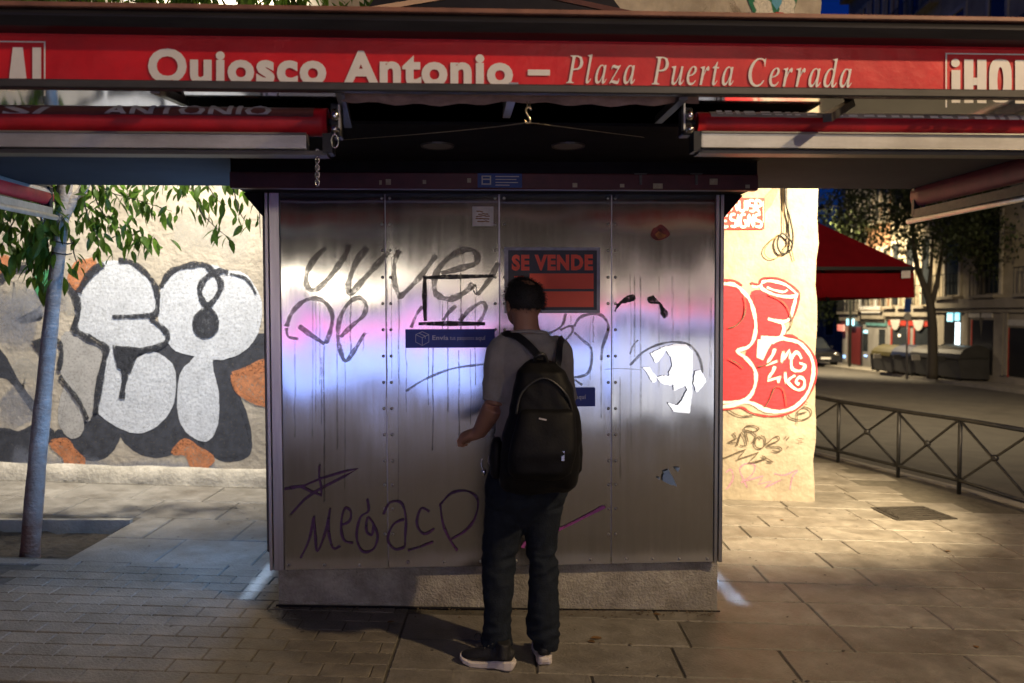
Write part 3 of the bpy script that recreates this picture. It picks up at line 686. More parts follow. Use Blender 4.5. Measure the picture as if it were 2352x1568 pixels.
paint('graffiti_fill', M['g_white'], [
    ('f', I4, [(455, 720), (480, 640), (540, 570), (620, 535), (700, 535), (790, 580), (850, 640), (895, 700), (905, 780), (885, 830), (870, 860), (960, 930), (950, 980), (900, 1010), (760, 1020), (660, 1010), (650, 1030), (615, 1005), (560, 960), (450, 910), (452, 800)]),
    ('f', I4, [(640, 1030), (665, 1020), (685, 1100), (705, 1170), (740, 1165), (800, 1090), (870, 1060), (940, 1080), (990, 1140), (1005, 1240), (980, 1360), (900, 1460), (800, 1505), (700, 1480), (610, 1420), (575, 1370), (580, 1260), (605, 1150)]),
    ('f', I4, [(925, 850), (930, 720), (980, 630), (1080, 565), (1200, 555), (1290, 580), (1400, 605), (1465, 680), (1497, 790), (1480, 930), (1400, 1030), (1290, 1075), (1220, 1085), (1225, 1180), (1250, 1300), (1250, 1430), (1210, 1530), (1160, 1550), (1080, 1500), (1040, 1400), (1035, 1240), (1060, 1160), (1110, 1100), (1130, 1060), (1020, 1030), (960, 960)]),
], 0.0030, 'white bubble letters with black outline')
paint('orange_patch', M['g_orange'], [
    ('f', I3, [(460, 250), (500, 170), (560, 150), (610, 140), (620, 180), (570, 250), (520, 340), (470, 300)]),
    ('f', I3, [(30, 120), (75, 150), (80, 200), (10, 230), (-40, 180)]),
    ('f', I3, [(340, 1350), (440, 1325), (480, 1390), (550, 1450), (525, 1500), (450, 1530), (425, 1440)]),
    ('f', C4, [(1055, 160), (1130, 92), (1215, 140), (1300, 210), (1190, 285), (1140, 175)]),
    ('f', I4, [(1340, 1180), (1420, 1145), (1560, 1100), (1560, 1340), (1390, 1290)]),
], 0.0046, None, True)
paint('graffiti_green', M['g_green'], [('f', I3, [(240, 300), (270, 230), (350, 230), (360, 370), (280, 390)])], 0.0046)
paint('graffiti_outline', M['g_black'], [
    ('s', I4, [(680, 520), (760, 530), (850, 600), (900, 680), (910, 780), (890, 830), (800, 840), (640, 845)], 11),
    ('s', I4, [(860, 850), (950, 920), (965, 980), (900, 1020), (780, 1040), (660, 1020)], 11),
    ('s', I4, [(925, 680), (980, 590), (1080, 550), (1180, 545), (1230, 590), (1270, 640), (1265, 700), (1200, 780), (1160, 730), (1155, 670), (1200, 610), (1270, 580), (1320, 590)], 12),
    ('s', I4, [(1320, 595), (1420, 625), (1480, 720)], 6),
    ('f', I4, [(1180, 800), (1215, 800), (1245, 850), (1245, 920), (1200, 955), (1150, 945), (1120, 900), (1130, 850)]),
    ('s', I4, [(672, 1030), (690, 1100), (722, 1170), (712, 1250), (704, 1320)], 12),
    ('F', I4, [(660, 1015), (800, 1030), (745, 1160), (690, 1130)]),
    ('s', I3, [(440, 300), (500, 380), (520, 480), (495, 590), (540, 630), (620, 670), (700, 720), (690, 800), (660, 950), (630, 1160)], 13),
    ('s', I3, [(390, 900), (470, 1000), (540, 1100), (580, 1200)], 9),
    ('s', I3, [(690, 160), (600, 230), (540, 320), (520, 360)], 14),
    ('s', I3, [(-40, 290), (0, 270), (100, 200), (200, 180)], 15),
    ('F', I3, [(225, 680), (320, 660), (330, 800), (290, 760)]),
    ('s', I3, [(230, 690), (330, 660), (400, 690), (410, 760), (390, 880)], 9),
], 0.0066)
paint('graffiti_red_fill', M['g_red'], [
    ('f', PA, [(-90, 985), (50, 985), (140, 1000), (210, 1060), (270, 1130), (320, 1230), (350, 1350), (355, 1450), (330, 1560), (270, 1640), (165, 1690), (255, 1760), (330, 1850), (362, 1930), (355, 2010), (315, 2110), (238, 2185), (140, 2215), (-80, 2190), (-220, 2020), (-120, 1690), (-230, 1350), (-190, 1100)]),
    ('f', PA, [(320, 1100), (400, 1060), (480, 1080), (600, 1120), (760, 1115), (750, 1220), (720, 1330), (650, 1380), (640, 1440), (640, 1520), (430, 1535), (350, 1600), (370, 1460), (350, 1300)]),
    ('F', PA, [(420, 940), (500, 930), (640, 960), (760, 1040), (790, 1090), (740, 1110), (600, 1090), (430, 1020)]),
    ('f', PB, [(370, 200), (420, 110), (500, 30), (600, 0), (720, 20), (820, 110), (865, 220), (872, 340), (840, 470), (770, 570), (680, 630), (560, 660), (420, 640), (320, 600), (285, 560), (335, 450), (350, 330), (330, 230), (250, 140), (300, 40), (350, -20), (370, 60)]),
], 0.0010, 'red bubble letters with white and red outline')
paint('graffiti_white_line', M['g_whiteline'], [
    ('s', PA, [(-195, 1120), (-100, 990), (50, 975), (150, 990), (230, 1060), (300, 1150), (345, 1300), (358, 1440), (330, 1568), (270, 1640), (165, 1680), (255, 1752), (340, 1860), (360, 1950), (340, 2070), (275, 2170), (140, 2210), (-80, 2195), (-225, 2030), (-120, 1690), (-235, 1350), (-195, 1120)], 7),
    ('s', PA, [(310, 990), (380, 1000), (420, 960), (520, 943), (660, 980), (780, 1060), (785, 1095), (700, 1110), (560, 1090), (430, 1030), (412, 985)], 6),
    ('s', PA, [(470, 1010), (550, 1040), (650, 1060), (690, 1035)], 4),
    ('s', PA, [(782, 1090), (760, 1200), (720, 1330), (650, 1372), (560, 1360), (480, 1340)], 7),
    ('s', PA, [(630, 1372), (652, 1450), (620, 1530), (520, 1540), (405, 1540)], 7),
    ('F', PB, [(358, 0), (500, 0), (430, 70), (380, 175), (355, 160)]),
    ('s', PB, [(470, 20), (600, -20), (740, 20), (850, 130), (885, 280), (862, 420), (800, 550), (700, 640), (560, 682), (420, 665), (300, 605), (200, 590), (60, 632), (-60, 640)], 8.5),
    ('p', PB, [(510, 65), (490, 140), (430, 235), (560, 180)], 6.5), ('p', PB, [(592, 72), (575, 245)], 6.5),
    ('p', PB, [(580, 215), (652, 90), (655, 205)], 6.5),
    ('s', PB, [(770, 180), (720, 110), (670, 180), (680, 275), (760, 290), (800, 240), (740, 215)], 6),
    ('p', PB, [(510, 235), (490, 300), (440, 385), (600, 332)], 6.5), ('p', PB, [(545, 335), (545, 425)], 6.5), ('p', PB, [(600, 270), (622, 445)], 6.5),
    ('s', PB, [(710, 330), (635, 392), (720, 472), (785, 450), (790, 380), (745, 352), (712, 395), (745, 425)], 6),
], 0.0034)
paint('graffiti_red_line', M['g_redline'], [
    ('s', PB, [(-60, 660), (60, 657), (190, 640), (280, 690), (420, 722), (560, 718), (700, 670), (810, 570), (885, 420), (908, 280), (875, 130), (760, 0), (600, -45)], 3.5),
    ('s', PA, [(-40, 935), (60, 935), (140, 945), (220, 1000)], 4),
    ('s', PA, [(300, 962), (390, 982), (420, 925), (520, 912), (660, 945), (790, 1045), (812, 1110), (770, 1270), (730, 1360)], 4),
    ('s', PA, [(640, 1515), (720, 1510), (800, 1550)], 4),
], 0.0090)
paint('tag_stroke', M['g_tag'], [
    ('p', PB, [(140, 885), (108, 892), (140, 940), (60, 975), (140, 980), (148, 1010), (190, 880), (240, 1005), (150, 1000)], 2.6),
    ('p', PB, [(265, 1010), (232, 862), (330, 910), (280, 1000)], 2.6),
    ('s', PB, [(230, 870), (215, 845), (245, 818), (320, 820), (355, 850), (300, 872), (230, 860)], 2.6),
    ('s', PB, [(380, 945), (350, 920), (318, 970), (325, 1015), (370, 1035), (415, 1000), (410, 930), (370, 912)], 2.6),
    ('s', PB, [(420, 1000), (500, 930), (545, 920), (540, 960), (430, 1012), (550, 1020), (575, 1050), (530, 1065), (480, 1050)], 2.4),
    ('p', PB, [(620, 910), (605, 945)], 2.6), ('p', PB, [(645, 915), (625, 960)], 2.6), ('p', PB, [(630, 1010), (640, 1028)], 3),
    ('p', PB, [(-20, 1140), (60, 1110), (230, 1045), (150, 1140), (355, 1070), (258, 1170), (430, 1130), (385, 1105), (492, 1165), (420, 1155)], 2.6),
    ('p', PB, [(592, 710), (592, 745)], 2.2), ('s', PB, [(630, 700), (660, 740), (760, 762), (850, 722), (850, 662), (780, 640), (722, 700), (820, 682)], 2.6),
    ('p', PB, [(722, 640), (722, 840)], 2.2), ('s', PB, [(820, 540), (850, 500), (852, 470)], 2.4), ('p', PB, [(790, 590), (830, 590)], 2), ('p', PB, [(780, 615), (830, 612)], 2),
    ('s', PB, [(60, 660), (120, 700), (200, 725), (320, 715)], 2.4), ('p', PB, [(715, 935), (800, 945)], 2), ('p', PB, [(715, 970), (795, 978)], 2),
    ('s', PA, [(480, 1085), (620, 1150), (690, 1230), (725, 1330), (730, 1400), (690, 1470)], 2.6), ('s', PA, [(60, 1440), (150, 1410), (230, 1320), (250, 1200), (230, 1100)], 2.6),
    ('s', PB, [(60, 170), (150, 220), (210, 270)], 2.6), ('s', PB, [(345, 250), (400, 240), (480, 200)], 2.6), ('s', PB, [(410, 640), (460, 560), (510, 450), (590, 470), (620, 640)], 2.2),
], 0.0104, None, True)
paint('faded_tag', M['g_purple'], [
    ('s', PB, [(40, 1270), (90, 1238), (112, 1320), (70, 1400), (40, 1430)], 3.2), ('s', PB, [(250, 1420), (200, 1310), (175, 1230), (240, 1180), (320, 1200), (290, 1290), (180, 1370)], 3),
    ('p', PB, [(180, 1370), (400, 1300), (350, 1380), (480, 1350), (420, 1410), (620, 1312)], 3), ('s', PB, [(500, 1275), (600, 1292), (730, 1245), (680, 1310), (655, 1440)], 3),
], 0.0010)
lat = []
def clipped(xa, ya, xb, yb, xm=1795):
    if xa >= xm: return None
    if xb > xm: yb = ya + (yb - ya) * (xm - xa) / (xb - xa); xb = xm
    return [(xa, ya), (xb, yb)]
for i in range(7):
    x = 1440 + i * 72
    for q in (clipped(x, 520, x + 330, -30), clipped(x, -30, x + 330, 520)):
        if q: lat.append(('p', D, q, 17))
paint('painted_trellis', M['g_lattice'], lat, 0.0012)
# painted emblem high on the wall
M['g_emb_green'] = mat('emblem_green', (0.02, 0.16, 0.08), 0.8, scale=12, var=0.2, alpha_noise=0.05, fade=130)
M['g_emb_red'] = mat('emblem_red', (0.5, 0.03, 0.03), 0.8, alpha_noise=0.05, fade=130)
M['g_emb_white'] = mat('emblem_cream', (0.62, 0.58, 0.48), 0.8, scale=60, var=0.25, alpha_noise=0.05, fade=130)
M['g_emb_blue'] = mat('emblem_blue', (0.10, 0.32, 0.45), 0.8, alpha_noise=0.05, fade=130)
paint('wall_emblem', M['g_emb_green'], [('F', D, [(1722, -70), (1722, 0), (1740, 45), (1812, 45), (1826, 0), (1826, -70)])], 0.0120, 'green and red painted emblem high on the wall')
paint('emblem_mark', M['g_emb_white'], [('f', D, [(1735, 8), (1748, 0), (1762, 6), (1768, 25), (1776, 45), (1738, 45), (1740, 24)]), ('f', D, [(1796, 4), (1808, 0), (1820, 8), (1818, 26), (1822, 45), (1788, 45), (1794, 24)])], 0.0136)
paint('emblem_mark', M['g_emb_red'], [('F', D, [(1768, 34), (1794, 34), (1790, 60), (1772, 60)])], 0.0145)
paint('emblem_mark', M['g_emb_blue'], [('F', D, [(1772, -40), (1794, -40), (1790, 8), (1783, 20), (1776, 8)])], 0.0145)
# red paste-up beside the kiosk
pst = single('paste_up_poster', G().poly([PA(-160, 70), PA(-160, 405), PA(446, 405), PA(446, 78)], NW, 0.0155), mat('poster_red', (0.70, 0.03, 0.03), 0.6, scale=20, var=0.1),
             'small red poster with white bubble lettering pasted high beside the kiosk', 'poster', None, PA(150, 240))
lw = G(); o_ = 0.0172
for s_, w_ in (([(20, 130), (20, 210)], 7), ([(20, 130), (70, 125), (70, 170), (25, 172)], 6), ([(90, 215), (125, 115), (160, 215)], 6), ([(180, 105), (180, 190), (210, 215), (240, 190), (240, 105)], 6), ([(265, 100), (262, 210)], 6),
              ([(335, 110), (290, 105), (290, 155), (330, 165), (330, 215), (285, 212)], 5.5), ([(355, 215), (355, 105), (400, 120), (405, 160), (360, 175), (395, 235)], 6),
              ([(60, 265), (10, 260), (12, 375), (65, 375)], 6), ([(15, 320), (50, 318)], 5), ([(140, 250), (95, 255), (92, 305), (140, 320), (135, 375), (88, 372)], 6), ([(168, 250), (165, 380)], 6), ([(245, 255), (200, 260), (195, 370), (245, 375), (245, 320), (222, 318)], 6),
              ([(275, 380), (280, 255), (325, 375), (325, 250)], 6), ([(400, 250), (350, 262), (355, 310), (405, 330), (400, 380), (345, 375)], 6), ([(430, 110), (430, 340)], 2)):
    lw.stroke([PA(*p) for p in s_], w_ * PX, NW, o_, smooth=4); o_ += .0004
lw_o = obj('lettering', lw, M['letter_paint'], pst)
# cables hanging down the corner of the wall
M['cable'] = mat('black_cable', (0.02, 0.02, 0.02), 0.5, var=0.1)
M['cable_tan'] = mat('tan_cable', (0.30, 0.22, 0.11), 0.6, var=0.1)
W8 = lambda u, v, dy=0.03: PA(u, v) * 1.0 + V((0, -dy, 0))
cb = G(); cb.tube(curve([W8(640, -500), W8(655, 0), W8(665, 150), W8(700, 270), W8(735, 450), W8(730, 560), W8(715, 620), W8(660, 660), W8(600, 640), W8(572, 550), W8(600, 470), W8(640, 455), W8(700, 510), W8(728, 560, .05)], 5), 0.0085, 6)
cb.tube(curve([W8(670, -500, .02), W8(675, 150, .02), W8(695, 320, .02), W8(697, 505, .02)], 5), 0.005, 5)
single('hanging_cable', cb, M['cable'], 'black cable hanging in a coil from the top of the cream wall', 'cable', None, PA(650, 300), smooth=True)
cb = G(); cb.tube(curve([W8(630, -300, .015), W8(640, 300, .015), W8(640, 440, .02), W8(560, 490, .02), W8(480, 560, .02), W8(440, 640, .02), W8(475, 700, .02), W8(540, 715, .02), W8(620, 670, .02), W8(700, 560, .02), W8(755, 735, .015)], 5), 0.004, 5)
single('loose_wire', cb, M['cable_tan'], 'thin tan wire looped behind the black cable on the wall', 'wire', None, PA(600, 500), smooth=True)

# ------------------------------------------------------------------ the kiosk (built in its own frame: x along the front, y away, z up)
M['steel'] = mat('brushed_steel', (0.66, 0.67, 0.72), 0.165, metal=1.0, var=0.06, scale=3.0, stretch=(9, 9, 0.5), anis=0.88, anrot=0.0, rvar=0.03, dirt=0.3, dcol=(0.34, 0.33, 0.34))
M['steel_edge'] = mat('steel_trim', (0.40, 0.385, 0.375), 0.34, metal=1.0, var=0.2, scale=3.0, stretch=(9, 9, 0.6))
M['rivet'] = mat('rivet_steel', (0.45, 0.43, 0.40), 0.28, metal=1.0, var=0.1)
M['plinth'] = mat('plinth_concrete', (0.36, 0.335, 0.29), 0.85, scale=9, var=0.3, bump=0.9, bscale=90, dirt=0.7, dcol=(0.09, 0.07, 0.05))
M['maroon'] = mat('maroon_paint', (0.075, 0.013, 0.015), 0.5, scale=9, var=0.3)
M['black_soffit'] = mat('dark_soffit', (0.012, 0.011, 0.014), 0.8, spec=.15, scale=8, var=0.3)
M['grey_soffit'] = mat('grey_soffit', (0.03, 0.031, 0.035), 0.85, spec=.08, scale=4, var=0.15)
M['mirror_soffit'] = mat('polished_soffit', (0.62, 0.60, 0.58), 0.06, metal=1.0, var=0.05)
M['alu'] = mat('awning_aluminium', (0.50, 0.49, 0.48), 0.42, metal=0.75, scale=5, var=0.15, stretch=(1, 6, 6), dirt=0.5, dcol=(0.14, 0.12, 0.10))
M['alu_dark'] = mat('dark_aluminium', (0.085, 0.08, 0.075), 0.45, metal=0.6, scale=6, var=0.25, stretch=(1, 6, 6))
M['gutter'] = mat('gutter_metal', (0.04, 0.039, 0.042), 0.40, metal=0.5, scale=5, var=0.3, stretch=(.6, 6, 6))
M['brown_trim'] = mat('brown_trim', (0.24, 0.11, 0.07), 0.5, scale=9, var=0.3)
M['sign_red'] = mat('red_fascia', (0.62, 0.010, 0.018), 0.45, scale=4.5, var=0.22, bump=0.6, bscale=7)
M['awn_red'] = mat('red_awning_fabric', (0.46, 0.008, 0.016), 0.55, scale=7, var=0.3, bump=0.35, bscale=9)
M['letter'] = mat('letter_white', (0.76, 0.73, 0.69), 0.5, scale=20, var=0.05)
M['plastic'] = mat('dusty_plastic', (0.30, 0.26, 0.24), 0.30, scale=6, var=0.3, bump=0.2, bscale=12)
M['roof_dark'] = mat('dark_roof_sheet', (0.014, 0.013, 0.015), 0.6, scale=6, var=0.3)
M['bronze'] = mat('bronze_finial', (0.10, 0.055, 0.02), 0.45, metal=0.6, scale=20, var=0.4, bump=0.4)
M['lens'] = mat('frosted_lamp_lens', (0.22, 0.20, 0.17), 0.4, var=0.1, scale=40)
kx = lambda px, c=0.0, py=800: KP(px, py, c).x
kz = lambda py, c=0.0, px=1176: KP(px, py, c).z
NK = V((0, -1, 0))
kiosk = thing('kiosk', 'steel sided newspaper kiosk with a wide red signed canopy', 'kiosk', (-0.09, 0.0, 0.02), KM)
XL, XR = kx(612, 0, 900), kx(1658, 0, 900)           # body sides
ZT = kz(436, 0)
def zlow(px): return KP(px, 1308 - (px - 622) * 0.0185, 0).z
ZB = KP(1136, 1299, 0).z                            # bottom of the steel sheets
# body carcass behind the sheets, plinth
g = G(); g.box((XL + 0.012, 0.012, ZB + 0.03), (XR - 0.012, 2.3, 2.52)); obj('carcass', g, M['steel_edge'], kiosk)
g = G()
pl, pr = KP(640, 1390, .05), KP(1648, 1404, .05)
g.add([(pl.x, .05, pl.z), (pr.x, .05, pr.z), (pr.x, 2.2, pr.z), (pl.x, 2.2, pl.z), (pl.x, .05, ZB + 0.028), (pr.x, .05, ZB + 0.028), (pr.x, 2.2, ZB + 0.028), (pl.x, 2.2, ZB + 0.028)],
      [(0, 3, 2, 1), (4, 5, 6, 7), (0, 1, 5, 4), (1, 2, 6, 5), (2, 3, 7, 6), (3, 0, 4, 7)])
obj('plinth', g, M['plinth'], kiosk, bev=0.004)
g = G(); g.box((pl.x - .012, .035, pl.z - .03), (pr.x + .012, .06, pl.z + 0.0)); 
g = G(); g.tube([pl + V((-.01, -.012, .002)), pr + V((.01, -.012, .002))], .008, 5); obj('plinth_edge', g, M['black_soffit'], kiosk)
# steel sheets
seams = [(648, 886, 'left outer'), (888.5, 1146, ''), (1149.5, 1403, ''), (1405.5, 1640, '')]
panels = []
for i, (a, b, _) in enumerate(seams):
    g = G(); xa, xb = kx(a), kx(b)
    yo = -0.001 if i in (0, 3) else -0.002
    tz = (.0010, -.0013, .0012, -.0008)[i]; zm = (ZB + ZT) / 2
    n = 24
    vs = []
    ZL = [ZB + (ZT + .1 - ZB) * j / 30 for j in range(31)]; NZ = 31
    for k in range(n + 1):               # thin sheets are never quite flat
        x = xa + (xb - xa) * k / n
        for z in ZL:
            w = 0 if k in (0, n) else 0.0034 * noise.noise(V((x * 2.6, z * 1.6, i * 7))) + .0012 * noise.noise(V((x * 7, z * 4, i * 3)))
            vs.append((x, yo + w + tz * (z - zm), z))
    fs = [(k * NZ + j, k * NZ + j + NZ, k * NZ + j + NZ + 1, k * NZ + j + 1) for k in range(n) for j in range(NZ - 1)]
    m_ = len(vs)
    vs += [(xa, 0.010, ZB), (xb, 0.010, ZB), (xb, 0.010, ZT + .1), (xa, 0.010, ZT + .1)]
    vs += [(xa, yo, ZB), (xb, yo, ZB), (xb, yo, ZT + .1), (xa, yo, ZT + .1)]
    fs += [(m_ + 4, m_, m_ + 1, m_ + 5), (m_ + 5, m_ + 1, m_ + 2, m_ + 6), (m_ + 4, m_ + 7, m_ + 3, m_)]
    g.add(vs, fs)
    p = obj('steel_panel', g, M['steel'], kiosk, smooth=False, uv=(0, 2))
    for q in p.data.polygons: q.use_smooth = q.index < n * (NZ - 1)
    panels.append(p)
for a, b, yo in ((613, 621, -.012), (623, 646.5, -.009), (1641.5, 1650, -.009), (1651.5, 1660, -.014)):
    g = G(); g.box((kx(a), yo, ZB + (0.0 if a != 613 else 0.0)), (kx(b), .01, ZT + .1)); obj('corner_strip', g, M['steel'] if 0 else M['steel_edge'], kiosk, bev=0.002)
# rivets: pairs down each seam and along the bottom edge
rg = G()
rr = 0.0085
for i, (r_, h_) in enumerate(((1.0, 0.0), (0.85, 0.45), (0.4, 0.62))):
    for k in range(8):
        a = 2 * math.pi * k / 8
        rg.v.append(V((rr * r_ * math.cos(a), -rr * h_, rr * r_ * math.sin(a))))
rg.f = [(i * 8 + k, i * 8 + (k + 1) % 8, (i + 1) * 8 + (k + 1) % 8, (i + 1) * 8 + k) for i in range(2) for k in range(8)] + [tuple(16 + k for k in range(8))]
rivet_me = bpy.data.meshes.new('rivet'); rivet_me.from_pydata(rg.v, [], rg.f); rivet_me.materials.append(M['rivet'])
for p in rivet_me.polygons: p.use_smooth = True
def rivet(px, py, pan, yo):
    o = bpy.data.objects.new('rivet', rivet_me); col.objects.link(o)
    o.parent = pan
    q = KP(px, py, 0)
    o.location = V((q.x, yo - .0005, q.z)) - BASE['kiosk']
ry = [455, 515, 575, 636.5, 697, 757, 817.5, 878, 938, 998, 1058, 1113, 1168, 1226]
for y in ry:
    f = (y - 455) / 800
    rivet(877 + 8 * f, y, panels[0], -.002); rivet(895 + 8 * f, y, panels[1], -.003)
    rivet(1137 + 2 * f, y, panels[1], -.003); rivet(1158 + 2 * f, y, panels[2], -.003)
    rivet(1396 + 2 * f, y, panels[2], -.003); rivet(1413 + 1 * f, y, panels[3], -.002)
for x in (1020, 937, 1104, 1186, 1273, 1356): rivet(x, 1296 - (x - 622) * 0.0155, panels[1 if x < 1147 else 2], -.003)
for x in (664, 745, 826): rivet(x, 1297, panels[0], -.002)
for x in (1438, 1499, 1560, 1624): rivet(x, 1283, panels[3], -.002)
# header box over the steel front
HC = -0.25
hx0, hx1 = kx(527, HC, 410), kx(1742, HC, 410)
hz0, hzm, hz1 = kz(434, HC), kz(397, HC), kz(345, HC)
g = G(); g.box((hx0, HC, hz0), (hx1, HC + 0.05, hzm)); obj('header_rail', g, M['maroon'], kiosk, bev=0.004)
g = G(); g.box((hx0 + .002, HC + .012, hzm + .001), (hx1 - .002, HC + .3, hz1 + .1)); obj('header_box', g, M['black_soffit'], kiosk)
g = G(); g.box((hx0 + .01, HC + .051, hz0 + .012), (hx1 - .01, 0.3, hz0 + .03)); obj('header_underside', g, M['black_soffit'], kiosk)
for sx, x in ((1, XL), (-1, XR)):        # sloping brackets under the header ends
    g = G(); xe = hx0 + .004 if sx > 0 else hx1 - .004
    zt = hz0 + .011
    g.prism([(x - sx * .002, -.02, zt), (xe, -.02, zt), (xe, -.02, zt - .01), (x - sx * .002, -.02, zt - .12)], (0, .14, 0)); obj('header_bracket', g, M['black_soffit'], kiosk)
# tiny stickers and hooks left on the header rail
M['tape'] = mat('yellowed_tape', (0.36, 0.30, 0.20), 0.6, scale=30, var=0.3)
for (a, b, c_, d_) in ((871, 414, 877, 424), (886, 411, 898, 424), (971, 413, 979, 422), (1073, 409, 1082, 419), (1315, 420, 1326, 430), (1424, 422, 1434, 430), (1500, 421, 1522, 433), (1630, 410, 1648, 424), (1712, 424, 1722, 432)):
    g = G(); p, q = KP(a, b, HC), KP(c_, d_, HC)
    g.box((p.x, HC - .0015, q.z), (q.x, HC + .001, p.z)); obj('tape_scrap', g, M['tape'], kiosk)
M['stk_blue'] = mat('sticker_blue', (0.012, 0.05, 0.22), 0.45, scale=30, var=0.1)
M['stk_pale'] = mat('sticker_print', (0.45, 0.45, 0.40), 0.5, scale=60, var=0.1)
g = G(); p, q = KP(1097, 398, HC), KP(1199, 431, HC); g.box((p.x, HC - .002, q.z), (q.x, HC + .001, p.z))
hs = obj('header_sticker', g, M['stk_blue'], kiosk)
g = G()
for (a, b, c_, d_) in ((1106, 403, 1128, 406), (1106, 421, 1128, 424), (1106, 403, 1109, 424), (1125, 403, 1128, 424), (1109, 410, 1125, 413), (1138, 404, 1192, 406.5), (1138, 411, 1186, 413), (1138, 418, 1190, 420), (1138, 424, 1170, 426)):
    p, q = KP(a, b, HC), KP(c_, d_, HC); g.add([(p.x, HC - .0032, q.z), (q.x, HC - .0032, q.z), (q.x, HC - .0032, p.z), (p.x, HC - .0032, p.z)], [(0, 1, 2, 3)])
obj('sticker_print', g, M['stk_pale'], hs)
for x in (1472, 1600):
    g = G(); z0 = kz(398, HC - .01, x)
    p = KP(x, 400, HC - .01)
    g.box((p.x - .03, HC - .012, p.z), (p.x + .03, HC - .001, p.z + .006)); g.box((p.x - .006, HC - .011, p.z - .05), (p.x + .006, HC - .002, p.z - .001))
    obj('hook_bracket', g, M['alu_dark'], kiosk)
# canopy -------------------------------------------------------------
CS, CB = -1.50, -1.62                    # fascia sign plane, front frame bar plane
RX0, RX1 = -3.35, 3.6
gz0, gz1 = kz(76, CS - .06), kz(34, CS - .06)
sz1 = kz(78, CS); sz0 = kz(206, CS)
g = G(); g.box((RX0, CS, sz0), (RX1, CS + .025, sz1 + .004)); sign = obj('sign_fascia', g, M['sign_red'], kiosk)
obj('sign_back', G().box((RX0, CS + .0255, sz0), (RX1, CS + .029, sz1 + .004)), M['roof_dark'], kiosk)  # dark plate added so that the steel mirrors no red from above
g = G()                                   # rolled gutter profile above the sign
prof = [(CS - .005, gz0 - .002), (CS - .055, gz0 + .004), (CS - .075, gz0 + .03), (CS - .07, gz1 - .02), (CS - .05, gz1), (CS + .05, gz1), (CS + .05, gz0 - .002)]
g.prism([(RX0, y, z) for y, z in prof], (RX1 - RX0, 0, 0)); obj('gutter', g, M['gutter'], kiosk)
g = G(); g.box((RX0, CS - .068, gz1 + .001), (RX1, CS + .02, gz1 + .018)); obj('roof_trim', g, M['brown_trim'], kiosk, bev=.003)
g = G(); g.box((-1.5, CS + .052, gz1 - .03), (1.1, 1.95, gz1 + .004)); g.box((RX0, CS + .052, gz1 - .03), (-1.501, .72, gz1 + .004)); g.box((1.101, CS + .052, gz1 - .03), (3.15, 1.12, gz1 + .004)); obj('roof_deck', g, M['roof_dark'], kiosk)
bz0, bz1 = kz(212, CB, 1176) , kz(192, CB, 1176)
g = G(); g.box((RX0, CB, bz0), (RX1, CB + .035, bz1)); obj('front_frame_bar', g, M['alu_dark'], kiosk, bev=.004)
mz = sz0 + 0.052
g = G(); g.box((RX0, CS + .03, mz), (RX1, -.78, mz + .01)); obj('polished_soffit', g, M['mirror_soffit'], kiosk)
# underside: dark ceiling between the wings, grey wings outside
zs = KP(1005, 332, -0.62).z
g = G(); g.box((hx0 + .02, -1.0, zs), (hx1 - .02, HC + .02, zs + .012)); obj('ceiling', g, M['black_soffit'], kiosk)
yb = 0.62
zw = KP(300, 425, yb).z
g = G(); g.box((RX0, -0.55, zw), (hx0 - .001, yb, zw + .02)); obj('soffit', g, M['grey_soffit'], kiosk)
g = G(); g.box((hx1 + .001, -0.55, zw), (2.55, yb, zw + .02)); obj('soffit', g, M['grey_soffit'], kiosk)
g = G(); g.box((RX0, CS + .03, mz - .02), (RX0 + .02, 1.9, gz1 - .04)); obj('canopy_side', g, M['roof_dark'], kiosk)
for a, b in (((355, 203), (425, 235)), ((780, 205), (800, 285)), ((1570, 220), (1512, 275)), ((1900, 270), (1965, 230))):   # frame struts
    p, q = KP(*a, CB + .03), KP(*b, -1.05)
    g = G(); g.bar(p, q, .028); obj('frame_strut', g, M['alu_dark'], kiosk)
g = G(); p, q = KP(1180, 200, CB + .02), KP(1163, 262, -1.05); g.bar(p, q, .03); obj('frame_strut', g, M['alu'], kiosk)
g = G()                                   # sagging edge of fabric folded under the sign
pts = []
for i in range(41):
    px = 785 + (1605 - 785) * i / 40
    sag = 232 + 8 * math.sin(math.pi * ((i / 40 * 2) % 1)) + 3 * math.sin(i * 1.3)
    a, b = KP(px, 209 + (px - 785) * .006, CB + .05), KP(px, sag + (px - 785) * .004, CB + .12)
    g.v += [a, b]
g.f = [(2 * i, 2 * i + 1, 2 * i + 3, 2 * i + 2) for i in range(40)]
M['fabric_pink'] = mat('faded_fabric', (0.42, 0.30, 0.30), 0.7, scale=14, var=0.35)
obj('fabric_fold', g, M['fabric_pink'], kiosk, smooth=True)
for x, nm in ((1005, 0), (1305, 0)):      # recessed ceiling lamps, switched off
    c = KP(x, 332.5, -0.62)
    c = KP(x, 332.5, (KR @ ray(x, 332.5)).y * ((zs - KC.z) / (KR @ ray(x, 332.5)).z) + KC.y)
    g = G(); g.tube([(c.x, c.y, zs - .006), (c.x, c.y, zs + .002)], [.066, .07], 24); d = obj('ceiling_lamp', g, M['lens'], kiosk)
    g = G()
    for k in range(24):
        a = 2 * math.pi * k / 24
        for r_, z_ in ((.064, zs - .0065), (.074, zs - .009), (.076, zs - .001)): g.v.append(V((c.x + r_ * math.cos(a), c.y + r_ * math.sin(a), z_)))
    g.f = [(k * 3 + j, k * 3 + j + 1, ((k + 1) % 24) * 3 + j + 1, ((k + 1) % 24) * 3 + j) for k in range(24) for j in range(2)]
    obj('lamp_ring', g, M['alu_dark'], d)
